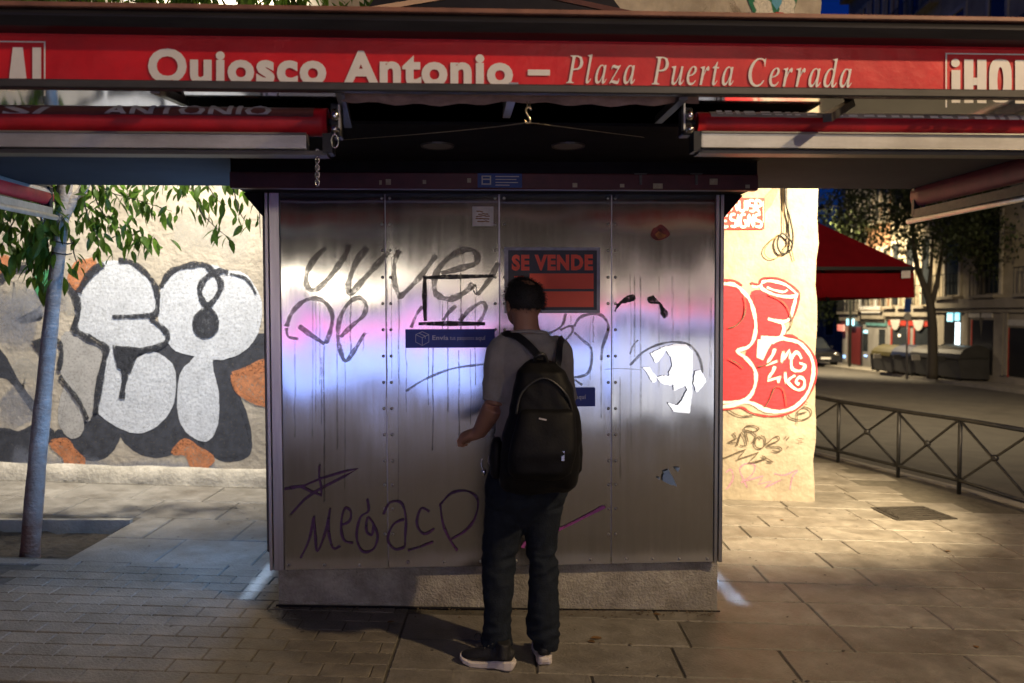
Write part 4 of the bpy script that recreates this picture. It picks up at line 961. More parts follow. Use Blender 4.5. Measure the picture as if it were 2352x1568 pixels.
# pitched roof with ribs and an urn finial
zr = gz1 + .01
A, B_ = KP(690, 38, -.55), KP(1592, 42, -.55)
apex = V(((A.x + B_.x) / 2, .55, zr + 1.15))
rc = [V((A.x, -.55, zr - .03)), V((B_.x, -.55, zr - .03)), V((B_.x, 1.7, zr - .03)), V((A.x, 1.7, zr - .03))]
g = G(); 
top = [apex + V((-.35, -.3, 0)), apex + V((.35, -.3, 0)), apex + V((.35, .3, 0)), apex + V((-.35, .3, 0))]
g.add(rc + top, [(0, 1, 5, 4), (1, 2, 6, 5), (2, 3, 7, 6), (3, 0, 4, 7), (4, 5, 6, 7)])
pr_ = obj('pitched_roof', g, M['roof_dark'], kiosk)
for i in range(2):
    a, b = (KP(782, 34, -.6), KP(890, -8, -.6)) if i == 0 else (KP(1490, 40, -.6), KP(1378, -8, -.6))
    g = G(); g.bar(a, a + (b - a) * 2.2 + V((0, .25, 0)), .022); obj('roof_rib', g, M['brown_trim'], pr_)
uc_ = KP(1145, 36, -.66)
g = G()
for r_, z_ in ((.05, .0), (.062, .012), (.058, .02), (.064, .05), (.085, .075), (.092, .11), (.088, .16), (.05, .22), (.0, .26)):
    for k in range(16): g.v.append(V((uc_.x + max(r_, .001) * math.cos(k * math.pi / 8), uc_.y + max(r_, .001) * math.sin(k * math.pi / 8), zr + z_ + .004)))
g.f = [(i * 16 + k, i * 16 + (k + 1) % 16, (i + 1) * 16 + (k + 1) % 16, (i + 1) * 16 + k) for i in range(8) for k in range(16)]
obj('urn_finial', g, M['bronze'], kiosk, smooth=True)
# lit poster cases on both sides of the body
M['case'] = mat('poster_case', (0.10, 0.095, 0.09), 0.4, metal=0.7, var=0.2)
M['lit_cool'] = glow('backlit_poster', (0.20, 0.48, 1.0), 6.0)
M['lit_edge'] = glow('backlit_edge', (0.62, 0.82, 1.0), 1.3)
zc0, zc1 = KP(606, 1268, .1).z, KP(606, 478, .1).z
cl = obj('poster_case', G().box((XL - .035, .10, zc0), (XL + .005, 1.25, zc1)), M['case'], kiosk, bev=.004)
obj('backlit_poster', G().box((XL - .038, .18, zc0 + .1), (XL - .0355, 1.17, zc1 - .1)), M['lit_cool'], cl)
crx = obj('poster_case', G().box((XR - .005, .30, zc0), (XR + .018, 1.25, zc1)), M['case'], kiosk, bev=.004)
obj('backlit_poster', G().box((XR + .0185, .36, zc0 + .1), (XR + .021, 1.17, zc1 - .1)), glow('backlit_poster_dim', (0.55, 0.77, 1.0), 1.2), crx)
for y0, y1 in ((700, 800), (805, 1086), (1106, 1206), (1216, 1262)):
    p, q = KP(1664, y0, .29), KP(1669, y1, .29)
    obj('lit_edge', G().box((XR + .001, .285, q.z), (XR + .0175, .2985, p.z)), M['lit_edge'], crx)

# lettering of the fascia
def text_shape(body, offset=0.0, res=3, shear=0.0):
    c = bpy.data.curves.new('txt', 'FONT'); c.body = body; c.offset = offset; c.space_character = 1 + offset * 2.4; c.resolution_u = res; c.shear = shear
    o = bpy.data.objects.new('txt', c); col.objects.link(o)
    me = o.to_mesh(); me.calc_loop_triangles()
    v = [(p.co.x, p.co.y) for p in me.vertices]; t = [tuple(x.vertices) for x in me.loop_triangles]
    o.to_mesh_clear(); bpy.data.objects.remove(o); bpy.data.curves.remove(c)
    return v, t
def place_text(g, shape, proj, x0, x1, ytop, ybase, capref, n, off, slope=0.0, xr=None):
    """fits a word between photo columns x0..x1, its cap height between photo rows ytop..ybase (at x0; slope = rows per column)"""
    v, t = shape
    xs = [p[0] for p in v]; mn, mx = xr if xr else (min(xs), max(xs))
    vs = []
    for x, y in v:
        u = x0 + (x - mn) / (mx - mn) * (x1 - x0)
        w = ybase - y / capref * (ybase - ytop) + slope * (u - x0)
        vs.append(proj(u, w) + n * off)
    fs = []
    for a in t:
        p, q, r = (vs[i] for i in a)
        fs.append(a if (q - p).cross(r - p).dot(n) > 0 else a[::-1])
    g.add(vs, fs)
PS = lambda u, v: KP(u, v, CS)
CAP = max(p[1] for p in text_shape('H')[0])
SL = 0.0125
def word(): 
    global g
    obj('lettering', g, M['letter'], sign); g = G()
g = G()
place_text(g, text_shape('Quiosco', .042, 4), PS, 341, 750, 112, 187, CAP + .04, NK, .004, SL); word()
place_text(g, text_shape('Antonio', .042, 4), PS, 788, 1178, 117, 192, CAP + .04, NK, .004, SL); word()
p, q = PS(1212, 160), PS(1263, 174); g.add([(p.x, CS - .004, q.z), (q.x, CS - .004, q.z), (q.x, CS - .004, p.z), (p.x, CS - .004, p.z)], [(0, 1, 2, 3)]); word()
def glyph_word(word, x0, x1, ytop, ybase, gap=34):
    vs, ts, cx = [], [], 0.0
    for ch in word:
        a, b = GLYPH[ch]
        pv = [(a[i], a[i + 1]) for i in range(0, len(a), 2)]
        mn = min(x for x, y in pv if y < 170) if ch in 'dl' else min(x for x, y in pv); mx = max(x for x, y in pv if y < 170) if ch in 'Pd' else max(x for x, y in pv)
        k = len(vs)
        vs += [(x - mn + cx, y) for x, y in pv]
        ts += [tuple(i + k for i in b[j:j + 3]) for j in range(0, len(b), 3)]
        cx += mx - mn + gap
    place_text(g, (vs, ts), PS, x0, x1, ytop, ybase, 235, NK, .004, SL)
glyph_word('Plaza', 1300, 1458, 127, 191); word()
glyph_word('Puerta', 1496, 1684, 130, 194); word()
glyph_word('Cerrada', 1718, 1955, 134, 198); word()
def blk(g, quad, off=.004): g.poly([PS(*q) for q in quad], NK, off)
# heavy condensed HOLA at both ends, inside thin frames
def hola(x0, s):
    def q(x, y, w, h): blk(g, [(x, y + SL * (x - x0)), (x + w, y + SL * (x + w - x0)), (x + w, y + h + SL * (x + w - x0)), (x, y + h + SL * (x - x0))])
    b0 = s
    g.poly(closed([PS(x0 + 23 + 10 * math.cos(a), b0 + 23 + 10 * math.sin(a)) for a in [i * math.pi / 6 for i in range(12)]], 1), NK, .004)
    q(x0 + 14, b0 + 39, 20, 75)
    q(x0 + 43, b0 + 14, 21, 100); q(x0 + 73, b0 + 14, 21, 100); q(x0 + 64.2, b0 + 56, 8.6, 17)
    o = [PS(x0 + 126 + 26 * math.copysign(abs(math.cos(a)) ** .6, math.cos(a)), b0 + 64 + 50 * math.copysign(abs(math.sin(a)) ** .6, math.sin(a))) for a in [i * math.pi / 12 for i in range(24)]]
    i_ = [PS(x0 + 126 + 7 * math.cos(a), b0 + 64 + 32 * math.sin(a)) for a in [i * math.pi / 12 for i in range(24)]]
    g.add([p + NK * .004 for p in o + i_], [(k, (k + 1) % 24, 24 + (k + 1) % 24, 24 + k) for k in range(24)])
    q(x0 + 160, b0 + 14, 21, 100); q(x0 + 181.2, b0 + 92, 18, 22)
    blk(g, [(x0 + 205, b0 + 117), (x0 + 217, b0 + 17), (x0 + 240, b0 + 17), (x0 + 252, b0 + 117), (x0 + 232, b0 + 117), (x0 + 231, b0 + 100), (x0 + 226, b0 + 100), (x0 + 225, b0 + 117)])
    q(x0 + 262, b0 + 14, 20, 75)
    for (a, b, c_, d_) in ((0, 0, 3.5, 125), (3.6, 0, 288, 3), (288.4, 0, 3.5, 125)): q(x0 + a, b0 + b, c_, d_)
hola(2170, 118 + 4); word()
hola(-186, 92); word()

# ------------------------------------------------------------------ rolled awnings: front pair and side pair
M['plastic_red'] = mat('dusty_red_plastic', (0.15, 0.055, 0.05), 0.3, scale=6, var=0.35, bump=0.2, bscale=12)
def rolled(name, label, x0p, x1p, ys, text, chainend):
    """ys = photo rows at the middle column: top of roll, top of red band, bottom of red band / top of bar, bottom of bar"""
    c = -1.42
    xm = (x0p + x1p) / 2
    xa, xb = kx(x0p, c, 280), kx(x1p, c, 280)
    z = [KP(xm, y, c).z for y in ys]
    t = thing(name, label, 'awning', ((xa + xb) / 2, c, z[3]), KM, 'rolled awnings under the canopy')
    r = (z[0] - z[2]) / 2
    cy, cz = c + r * .9, z[2] + r
    n = 26
    roll = G()
    import_n = 60
    L = xb - xa
    rings = []
    for i in range(import_n + 1):
        x = xa + L * i / import_n
        rings.append((x, cy, cz))
    for i, (x, y, zz) in enumerate(rings):
        for k in range(n):
            a = 2 * math.pi * k / n
            w = 1 + .03 * noise.noise(V((x * 3.1, math.cos(a) * 1.3, math.sin(a) * 1.3))) + .012 * noise.noise(V((x * 11, math.cos(a) * 3, math.sin(a) * 3)))
            roll.v.append(V((x, y - r * .9 * w * math.cos(a), zz + r * w * math.sin(a))))
    for i in range(import_n):
        for k in range(n):
            roll.f.append((i * n + k, i * n + (k + 1) % n, (i + 1) * n + (k + 1) % n, (i + 1) * n + k))
    roll.f += [tuple(range(n)), tuple(import_n * n + k for k in range(n))[::-1]]
    rl = obj('fabric_roll', roll, M['awn_red'], t, smooth=True)
    zlip = z[1]
    sk = G()                               # dusty clear plastic wrapped over the top of the roll
    m_ = 60
    for i in range(m_ + 1):
        x = xa + .045 + (L - .09) * i / m_
        for k in range(9):
            a = math.asin(max(-1, min(1, (zlip - cz) / r))) + (2.0 * k / 8)
            w = 1.04 + .02 * noise.noise(V((x * 5, k * .5, 3)))
            sk.v.append(V((x, cy - r * .9 * w * math.cos(a), cz + r * w * math.sin(a) - (.004 * abs(noise.noise(V((x * 20, 0, 0)))) if k == 0 else 0))))
    sk.f = [(i * 9 + k, i * 9 + k + 9, i * 9 + k + 10, i * 9 + k + 1) for i in range(m_) for k in range(8)]
    obj('plastic_cover', sk, M['plastic_red'] if x0p < 1000 else M['plastic'], t, smooth=True)
    bar = G(); bh = z[2] - z[3]
    xo = .022
    bar.prism([(xa - (xo if x0p < 1000 else -xo * .3), c - .012 + y, z_) for y, z_ in ((0, z[3] + bh * .08), (-.012, z[3]), (.05, z[3]), (.05, z[2]), (-.004, z[2]), (-.008, z[2] - bh * .1), (0, z[2] - bh * .14))], (L - (0.045 if x0p < 1000 else .0), 0, 0))
    obj('front_bar', bar, M['alu'], t)
    lip = G(); lip.box((xa, c - .004, z[3] - .016), (xb, c + .06, z[3] - .002)); obj('bar_seal', lip, M['alu_dark'], t)
    if text: text(rl, c, cy, cz, r, t)
    return t, xa, xb, z, c
def roll_pt(px, py, c, cy, cz, r):         # wraps a photo position onto the front of the roll
    p = KP(px, py, c)
    s_ = max(-.98, min(.98, (p.z - cz) / r))
    return V((p.x, cy - r * .9 * 1.12 * math.sqrt(1 - s_ * s_), p.z))
def text_left(rl, c, cy, cz, r, t):
    g = G(); n = V((0, -1, 0))
    f = lambda u, v: roll_pt(u, v, c, cy, cz, r)
    for w, a, b in (('ANTONIO', 240, 623), ('S/', 6, 118)):
        v_, t_ = text_shape(w, .03, 2)
        bm = bmesh.new(); vv = [bm.verts.new((x, y, 0)) for x, y in v_]
        for q in t_:
            try: bm.faces.new([vv[i] for i in q])
            except ValueError: pass
        for k in range(1, 4): bmesh.ops.bisect_plane(bm, geom=bm.verts[:] + bm.edges[:] + bm.faces[:], plane_co=(0, CAP * k / 4, 0), plane_no=(0, 1, 0))
        cut = bmesh.ops.bisect_plane(bm, geom=bm.verts[:] + bm.edges[:] + bm.faces[:], plane_co=(0, CAP * .12, 0), plane_no=(0, 1, 0), clear_inner=True)
        bmesh.ops.triangulate(bm, faces=bm.faces[:])
        bm.verts.index_update()
        sh = ([(q.co.x, q.co.y) for q in bm.verts], [tuple(q.index for q in fc.verts) for fc in bm.faces]); bm.free()
        place_text(g, sh, f, a, b, 236.5, 264, CAP, n, .001, .006)
    obj('lettering', g, M['letter_dull'], t)
M['letter_dull'] = mat('dull_letter', (0.52, 0.50, 0.52), 0.5, scale=20, var=0.1)
def text_right(rl, c, cy, cz, r, t):
    g = G(); n = V((0, -1, 0))
    f = lambda u, v: roll_pt(u, v, c, cy, cz, r)
    x = 1650
    rq = random.Random(4)
    while x < 2400:
        w = rq.uniform(9, 26)
        s = (x - 1620) * .022
        a = [f(x, 248 + s), f(x + w, 248 + s), f(x + w, 259.5 + s), f(x, 259.5 + s)]
        mid = [f(x, 254 + s), f(x + w, 254 + s)]
        g.add([a[0], a[1], mid[1], mid[0], a[2], a[3]], [(0, 3, 2, 1), (3, 5, 4, 2)])
        x += w + rq.uniform(6, 16)
    obj('lettering', g, M['letter'], t)
aw1 = rolled('rolled_awning', 'rolled red front awning with a grey bar left of the open middle, lettering half hidden', -500, 750, (236, 262, 302, 341), text_left, 1)
aw2 = rolled('rolled_awning', 'rolled red front awning with a dusty pale bar right of the open middle', 1605, 2860, (258, 273, 308, 346), text_right, 0)
M['black_metal'] = mat('black_metal', (0.02, 0.02, 0.022), 0.45, metal=0.3, var=0.2)
M['chrome'] = mat('worn_chrome', (0.62, 0.60, 0.56), 0.22, metal=1.0, var=0.15, scale=30)
for (t, xa, xb, z, c), x, sx, px in ((aw1, aw1[2], 1, 768), (aw2, aw2[1], -1, 1583)):   # end arms, gears and crank eyes
    g = G(); q = KP(px, 250, c - .02)
    g.tube([(x, c + .04, (z[0] + z[2]) / 2), (q.x + sx * .0, c + .04, (z[0] + z[2]) / 2)], .014, 8)
    g.box((q.x - .018, c - .0, z[2] - .01), (q.x + .018, c + .06, z[0] + .01)); obj('gear_box', g, M['black_metal'], t, bev=.004)
    g = G(); g.tube([KP(px, 252, c - .02), KP(px + 2, 268, c - .025), KP(px + 1, 276, c - .02)], [.011, .014, .009], 8); g.tube([KP(px + 1, 288, c - .02), KP(px + 2, 296, c - .022), KP(px + 1, 304, c - .02)], [.008, .016, .012], 8)
    obj('crank_gear', g, M['chrome'], t, smooth=True)
    g = G(); g.box((q.x + sx * .016 - .003, c - .02, KP(px, 300, c).z), (q.x + sx * .016 + .003, c + .01, KP(px, 203, c).z)); obj('hanger_plate', g, M['alu'], t)
    if sx > 0:
        g = G(); ctr = KP(769, 324, c - .02)
        path = [ctr + V((.012 * math.cos(a), 0, .017 * math.sin(a) * 1.3)) for a in [i * math.pi / 8 for i in range(17)]]
        g.tube(path, .0028, 6, cap=False); g.tube([ctr + V((0, 0, .022)), KP(769, 303, c - .02)], .004, 6); obj('crank_eye', g, M['chrome'], t, smooth=True)
    g = G(); g.box((x - .012 if sx > 0 else x - .02, c - .012, z[3] - .01), (x + .02 if sx > 0 else x + .012, c + .05, z[2])); obj('end_cap', g, M['black_metal'], t)
# small chain hanging from the left awning's end
cx_, cy_ = 730, -1.40
cg = G()
for i in range(9):
    p = KP(729, 350 + i * 8.6, cy_)
    rot = i % 2
    pth = [p + V(((.0065 * math.cos(a)) * (1 - rot), (.0065 * math.cos(a)) * rot, .012 * math.sin(a))) for a in [k * math.pi / 5 for k in range(11)]]
    cg.tube(pth, .0024, 5, cap=False)
single('chain', cg, M['chrome'], 'short steel chain hanging from the end of the left front awning', 'chain', KM, KP(729, 345, cy_), smooth=True)
# S-shaped hook and the cords tied to it
hk = [(1205, 240), (1211, 246), (1216, 243), (1212, 237)]
g = G(); hp = [KP(u, v, -1.56) for u, v in ((1220, 252), (1217, 247), (1211, 247), (1208, 254), (1211, 262), (1216, 270), (1218, 277), (1214, 282), (1208, 281), (1206, 275))]
g.tube(curve(hp, 4), .0035, 6); g.tube([KP(1212, 247, -1.56), KP(1210, 232, -1.56)], .0015, 4); g.tube([KP(1218, 250, -1.56), KP(1217, 232, -1.56)], .0015, 4)
single('hook', g, mat('brass_hook', (0.75, 0.60, 0.36), 0.25, metal=1.0), 'small brass S hook hanging below the middle of the sign', 'hook', KM, hp[0], smooth=True)
g = G()
g.tube(curve([KP(1210, 281, -1.56), KP(1120, 293, -1.3), KP(960, 308, -1.0), KP(785, 321, -.8)], 5), .0014, 4)
g.tube(curve([KP(1215, 281, -1.56), KP(1300, 292, -1.3), KP(1400, 305, -1.0), KP(1480, 315, -.8)], 5), .0014, 4)
single('cord', g, M['tape'], 'thin cord stretched from the S hook to both sides of the ceiling', 'cord', KM, KP(1210, 281, -1.56))
# side awnings, rolled, running away from the camera
M['awn_shaded'] = mat('shaded_red_fabric', (0.13, 0.008, 0.018), .6, scale=8, var=.3)  # awning red darkened for the right side: shade put into the colour
def side_awning(label, p_far, p_near, r, cool):
    t = thing('side_awning', label, 'awning', p_far, None, 'rolled awnings under the canopy')
    d = (p_near - p_far)
    g = G(); path = [p_far + d * (i / 20) for i in range(21)]
    g.tube(path, [(r * .62, r * (1 + .03 * noise.noise(p * 4))) for p in path], 18); obj('fabric_roll', g, M['awn_red'] if cool else M['awn_shaded'], t, smooth=True)
    g = G()
    n = 14
    for i, p in enumerate(path[:-1] + [path[-1]]):
        for k in range(9):
            a = R(20 + 150 * k / 8)
            g.v.append(p + V((r * .68 * math.cos(a) * (1 if p_far.x < 0 else -1), 0, r * 1.05 * math.sin(a))))
    g.f = [(i * 9 + k, i * 9 + k + 1, i * 9 + k + 10, i * 9 + k + 9) for i in range(20) for k in range(8)]
    obj('plastic_cover', g, M['plastic'] if cool else M['awn_shaded'], t, smooth=True)
    dn = d.normalized()
    off = V((0.02 if p_far.x < 0 else -.02, 0, -r * 1.75))
    g = G(); g.tube([p_far + off + dn * .03, p_near + off], [(.022, r * .62)] * 2, 4, turn=math.pi / 4); obj('front_bar', g, M['alu'] if cool else M['alu_dark'], t)  # right bar swaps to dark metal, shade put into its colour
    off2 = off + V((0.014 if p_far.x < 0 else -.014, 0, -r * .66))
    g = G(); g.tube([p_far + off2 - dn * .02, p_near + off2], .017, 10); obj('bar_edge', g, M['alu'], t, smooth=True)
    off3 = V((0, 0, r * 1.25))
    g = G(); g.bar(p_far + off3, p_near + off3, .03); obj('mounting_rail', g, M['alu_dark'], t)
    g = G(); g.box(p_far + V((-.035, -.05, -r * 1.9)), p_far + V((.035, -.012, r * 1.1))); obj('gear_box', g, M['black_metal'], t, bev=.004)
    g = G(); g.tube([p_far + V((0, -.06, -.02)), p_far + V((0, -.08, -.10)), p_far + V((0, -.075, -.16))], [.012, .014, .008], 8); obj('crank_gear', g, M['chrome'], t, smooth=True)
    return t
def pt(px, py, d): return CAM + ray(px, py) * (d / ray(px, py).y)
side_awning('rolled side awning lit blue beside the thin tree', pt(112, 452, 4.95), pt(-420, 316, 3.1), .052, True)
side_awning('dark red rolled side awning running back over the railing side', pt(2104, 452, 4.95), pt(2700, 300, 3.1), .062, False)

# ------------------------------------------------------------------ marks and stickers on the steel front
M['p_ink'] = mat('faded_marker', (0.17, 0.135, 0.10), 0.45, scale=14, var=0.5, alpha_noise=0.65, opac=.62, fade=160)
M['p_drip'] = mat('paint_drip', (0.09, 0.075, 0.065), 0.55, scale=20, var=0.5, alpha_noise=0.75, opac=.5, stretch=(1, 1, .15), fade=160)
M['p_tape'] = mat('torn_black_tape', (0.03, 0.03, 0.03), 0.6, scale=40, var=0.7, alpha_noise=0.55, bump=.5)
M['p_purple'] = mat('purple_marker', (0.065, 0.012, 0.085), 0.5, scale=30, var=0.3, alpha_noise=0.3, fade=160)
M['p_pink'] = mat('pink_marker', (0.35, 0.07, 0.30), 0.5, scale=30, var=0.3, alpha_noise=0.4, fade=160)
PXK = 4.2 / F
def Q1(u, v): return KP(586.2 + .29903 * u, 437.7 + .29903 * v)
def Q2(u, v): return KP(1094.3 + .34895 * u, 437.7 + .34895 * v)
def Q3(u, v): return KP(586.2 + .37692 * u, 977 + .37692 * v)
def Q4(u, v): return KP(1367.9 + .324 * u, 625.3 + .324 * v)
def QD(u, v): return KP(u, v)
def mark(name, mt, items, off, label=None):
    o = off
    for it in items:                     # every stroke or scrap is a part of its own
        g = G()
        p = [it[1](*q) for q in it[2]]
        if it[0] == 'f': g.poly(closed(p, 4), NK, o)
        elif it[0] == 'F': g.poly([it[1](*q) for q in ragged(it[2], 2.2, 9, len(it[2]))], NK, o)
        elif mt.name.startswith(('faded', 'purple', 'pink', 'paint_drip')): g.spray(p, it[3] * PXK * (1.25 if it[3] > 3 and mt.name.startswith('faded') else .9), NK, o, smooth=5 if it[0] == 's' else 2, ramp=1.5e-5, soft=1.5)
        else: g.stroke(p, it[3] * PXK, NK, o, smooth=5 if it[0] == 's' else 1, ramp=1.5e-5)
        o += 0.00006
        ob = obj(name, g, mt, kiosk)
        if label: ob['label'] = label
mark('marker_stroke', M['p_ink'], [
    ('s', Q1, [(545, 430), (460, 520), (400, 620), (395, 720), (440, 765), (520, 720), (620, 600), (700, 480), (715, 410)], 8.5),
    ('s', Q1, [(865, 430), (780, 540), (725, 680), (715, 765), (740, 785), (860, 650), (960, 540), (1030, 465)], 9),
    ('s', Q1, [(1105, 450), (1070, 560), (1070, 700), (1100, 795), (1130, 800), (1250, 680), (1330, 580), (1390, 490)], 8),
    ('s', Q1, [(1420, 640), (1560, 600), (1690, 560), (1700, 490), (1640, 450), (1540, 480), (1440, 560), (1382, 660), (1380, 770), (1430, 820), (1510, 830), (1610, 780), (1680, 710)], 9.5),
    ('s', Q1, [(1872, 545), (1800, 680), (1700, 810)], 8), ('s', Q1, [(1650, 770), (1690, 720), (1700, 800), (1672, 760)], 3),
    ('s', Q1, [(240, 1050), (280, 940), (370, 850), (470, 828), (550, 870), (592, 960), (580, 1070), (540, 1180)], 6.5), ('s', Q1, [(540, 1180), (430, 1110), (330, 1035)], 7), ('s', Q1, [(240, 1050), (255, 1120), (335, 1138)], 4),
    ('s', Q1, [(650, 1130), (740, 1040), (830, 960), (852, 880), (800, 823), (720, 860), (655, 970), (635, 1100), (650, 1210), (692, 1308), (760, 1230), (850, 1080)], 6.5),
    ('s', Q1, [(1195, 1060), (1240, 950), (1290, 885)], 5), ('s', Q1, [(1440, 1000), (1490, 930), (1545, 880)], 6), ('s', Q1, [(1580, 1005), (1640, 920), (1740, 858), (1772, 900), (1740, 980), (1700, 1040)], 6), ('s', Q1, [(1570, 1005), (1605, 945)], 8),
    ('s', Q1, [(1150, 1545), (1300, 1450), (1500, 1370), (1700, 1338), (1830, 1328)], 3.5),
    ('s', Q2, [(465, 945), (560, 890), (588, 800)], 4), ('s', Q2, [(545, 920), (620, 890), (630, 930), (560, 1012)], 4), ('s', Q2, [(640, 930), (700, 985), (758, 1050), (735, 1200), (610, 1232)], 4),
    ('s', Q2, [(640, 900), (680, 835), (760, 812), (830, 825), (868, 900), (830, 1030), (822, 1120)], 4.5), ('s', Q2, [(640, 1240), (700, 1280)], 4),
    ('s', Q2, [(1005, 1155), (1100, 1060), (1200, 1012), (1300, 995), (1410, 1020), (1470, 1110), (1487, 1205)], 3.6), ('s', Q2, [(1010, 1080), (1030, 1020), (1065, 980)], 3),
    ('p', QD, [(1381, 849), (1420, 846), (1480, 849)], 1.2),
], 0.0082)
dr = []
rd = random.Random(9)
for x, a, b in ((440, 770, 1900), (465, 770, 1700), (497, 860, 1500), (530, 1180, 2400), (305, 1150, 1900), (630, 1180, 2000), (692, 1310, 2300), (733, 790, 1250), (833, 1100, 1230), (1010, 480, 1600), (1047, 500, 1450), (1100, 810, 2400), (1106, 820, 1500), (1160, 1200, 1700), (1330, 1200, 1650), (1365, 1200, 2000), (1440, 830, 1100), (1480, 840, 1700), (1565, 1220, 1900), (1655, 1210, 1800), (1690, 810, 1500), (385, 780, 860), (510, 1280, 1800), (1580, 600, 1100)):
    dr.append(('s', Q1, [(x + rd.gauss(0, 2.2), a + (b - a) * i / 7) for i in range(8)], rd.choice((1.0, 1.3, 1.8, 2.6))))
for x, a, b in ((1015, 540, 1700), (1040, 560, 1100), (1080, 560, 1500), (1200, 560, 1300), (1290, 560, 1000), (1400, 560, 1150), (895, 570, 1800), (945, 1220, 1900), (750, 820, 1250), (768, 820, 1000), (820, 1100, 1500), (1540, 700, 1250), (577, 820, 900), (620, 820, 880)):
    dr.append(('s', Q2, [(x + rd.gauss(0, 2.0), a + (b - a) * i / 7) for i in range(8)], rd.choice((.9, 1.2, 1.8))))
mark('paint_drip', M['p_drip'], dr, 0.0115)
mark('torn_tape', M['p_tape'], [('p', Q1, [(1290, 668), (1500, 662), (1830, 655)], 11), ('p', Q1, [(1303, 650), (1300, 800), (1307, 1000)], 11.5), ('p', Q1, [(1255, 1022), (1500, 1020), (1765, 1022)], 12),
                                ('F', Q2, [(905, 790), (928, 742), (960, 715), (990, 690), (1030, 682), (1046, 710), (1030, 728), (985, 738), (950, 745), (925, 775), (915, 797)]),
                                ('F', Q2, [(1123, 712), (1140, 695), (1162, 688), (1195, 728), (1225, 760), (1255, 792), (1257, 822), (1238, 842), (1212, 812), (1208, 775), (1200, 745), (1160, 742), (1135, 738)])], 0.0130, 'torn strip of black tape')
mark('purple_stroke', M['p_purple'], [
    ('p', Q3, [(393, 220), (390, 310), (402, 425), (280, 370), (180, 385), (300, 365), (400, 322), (625, 262), (420, 372), (300, 450), (205, 560)], 5.5),
    ('s', Q3, [(275, 812), (330, 690), (358, 545)], 5), ('s', Q3, [(358, 545), (366, 650), (380, 765), (430, 640), (458, 495)], 5), ('s', Q3, [(455, 500), (448, 640), (475, 745), (520, 730)], 5),
    ('s', Q3, [(528, 605), (575, 580), (582, 522), (545, 505), (524, 600), (540, 695), (600, 715)], 5), ('s', Q3, [(682, 440), (690, 520), (640, 560), (618, 680), (655, 765), (722, 750), (745, 660), (690, 555), (678, 640), (712, 665), (722, 600)], 5),
    ('s', Q3, [(780, 545), (820, 470), (890, 470), (918, 560), (915, 660), (912, 745)], 5), ('s', Q3, [(912, 740), (850, 752), (808, 690), (845, 600), (910, 570)], 5), ('s', Q3, [(1065, 525), (1010, 505), (985, 600), (1030, 660), (1095, 625)], 5),
    ('s', Q3, [(925, 762), (1000, 740), (1090, 705)], 4), ('s', Q3, [(1125, 465), (1145, 600), (1190, 700), (1235, 765)], 5), ('s', Q3, [(1130, 480), (1195, 412), (1290, 398), (1355, 450), (1340, 560), (1280, 640), (1180, 700)], 5),
], 0.0082, 'stroke of the purple marker tag')
mark('pink_stroke', M['p_pink'], [('s', QD, [(1200, 1258), (1215, 1240), (1290, 1212), (1395, 1158)], 7)], 0.0105)
# torn poster remains, mirror smooth so that an added glow whitens them
M['poster_mirror'] = mat('mirror_poster_scrap', (0.93, 0.93, 0.95), 0.10, metal=1.0, var=0.02)
mark('torn_poster', M['poster_mirror'], [
    ('F', Q4, [(385, 575), (425, 645), (465, 600), (495, 555), (530, 600), (540, 660), (515, 710), (520, 760), (550, 800), (550, 838), (600, 815), (630, 803), (646, 830), (612, 890), (580, 938), (508, 923), (548, 985), (600, 990), (662, 998), (680, 850), (684, 560), (640, 512), (560, 505), (470, 530)]),
    ('F', Q4, [(330, 672), (380, 668), (402, 710), (432, 732), (424, 775), (398, 777), (370, 725)]), ('F', Q4, [(430, 742), (470, 728), (516, 732), (540, 795), (490, 797), (455, 780)]),
    ('F', Q4, [(700, 700), (738, 690), (762, 728), (780, 770), (750, 812), (712, 852), (688, 790)]),
], 0.0145, 'torn white poster remains, given a mirror finish to look bright')
M['p_paleblue'] = mat('pale_blue_scrap', (0.36, 0.50, 0.66), 0.5, var=0.06, scale=20)
mark('paper_scrap', M['p_paleblue'], [('F', Q4, [(475, 1408), (515, 1393), (545, 1455), (573, 1515), (520, 1500), (470, 1470)]), ('F', Q4, [(555, 1378), (592, 1380), (578, 1412)]), ('F', Q4, [(430, 1452), (450, 1446), (446, 1466)])], 0.0150)
# printed things stuck to the steel
def kquad(g, x0, y0, x1, y1, off, fn=KP):
    g.add([fn(x0, y1) + NK * off, fn(x1, y1) + NK * off, fn(x1, y0) + NK * off, fn(x0, y0) + NK * off], [(0, 1, 2, 3)])
def kplate(g, x0, y0, x1, y1, off, th):
    p, q = KP(x0, y0), KP(x1, y1)
    g.box((p.x, -off - th, q.z), (q.x, -off, p.z))
M['sign_black'] = mat('sign_black', (0.006, 0.006, 0.012), 0.4, var=0.2)
M['sign_orange'] = mat('fluorescent_orange', (1.0, 0.11, 0.045), 0.5, scale=8, var=0.06)
M['sign_frame'] = mat('clear_tape_edge', (0.34, 0.34, 0.40), 0.35, scale=20, var=0.3)
sv = thing('for_sale_sign', 'black and orange SE VENDE sign taped to the steel above the man', 'sign', KP(1267, 718, -.012), KM)
g = G(); kplate(g, 1158, 568, 1377.5, 718.5, .0075, .003); obj('tape_border', g, M['sign_frame'], sv)
g = G(); kplate(g, 1167, 575, 1370, 711.5, .0108, .003); obj('board', g, M['sign_black'], sv)
g = G(); place_text(g, text_shape('SE VENDE', .055, 3), lambda u, v: KP(u, v), 1175, 1361, 586, 619, CAP + .04, NK, .0150, -.004)
obj('lettering', g, M['sign_orange'], sv)
for y0, y1 in ((628, 663.5), (669, 705)):
    g = G(); kquad(g, 1216, y0, 1362.5, y1, .0148); obj('blank_strip', g, M['sign_orange'], sv)
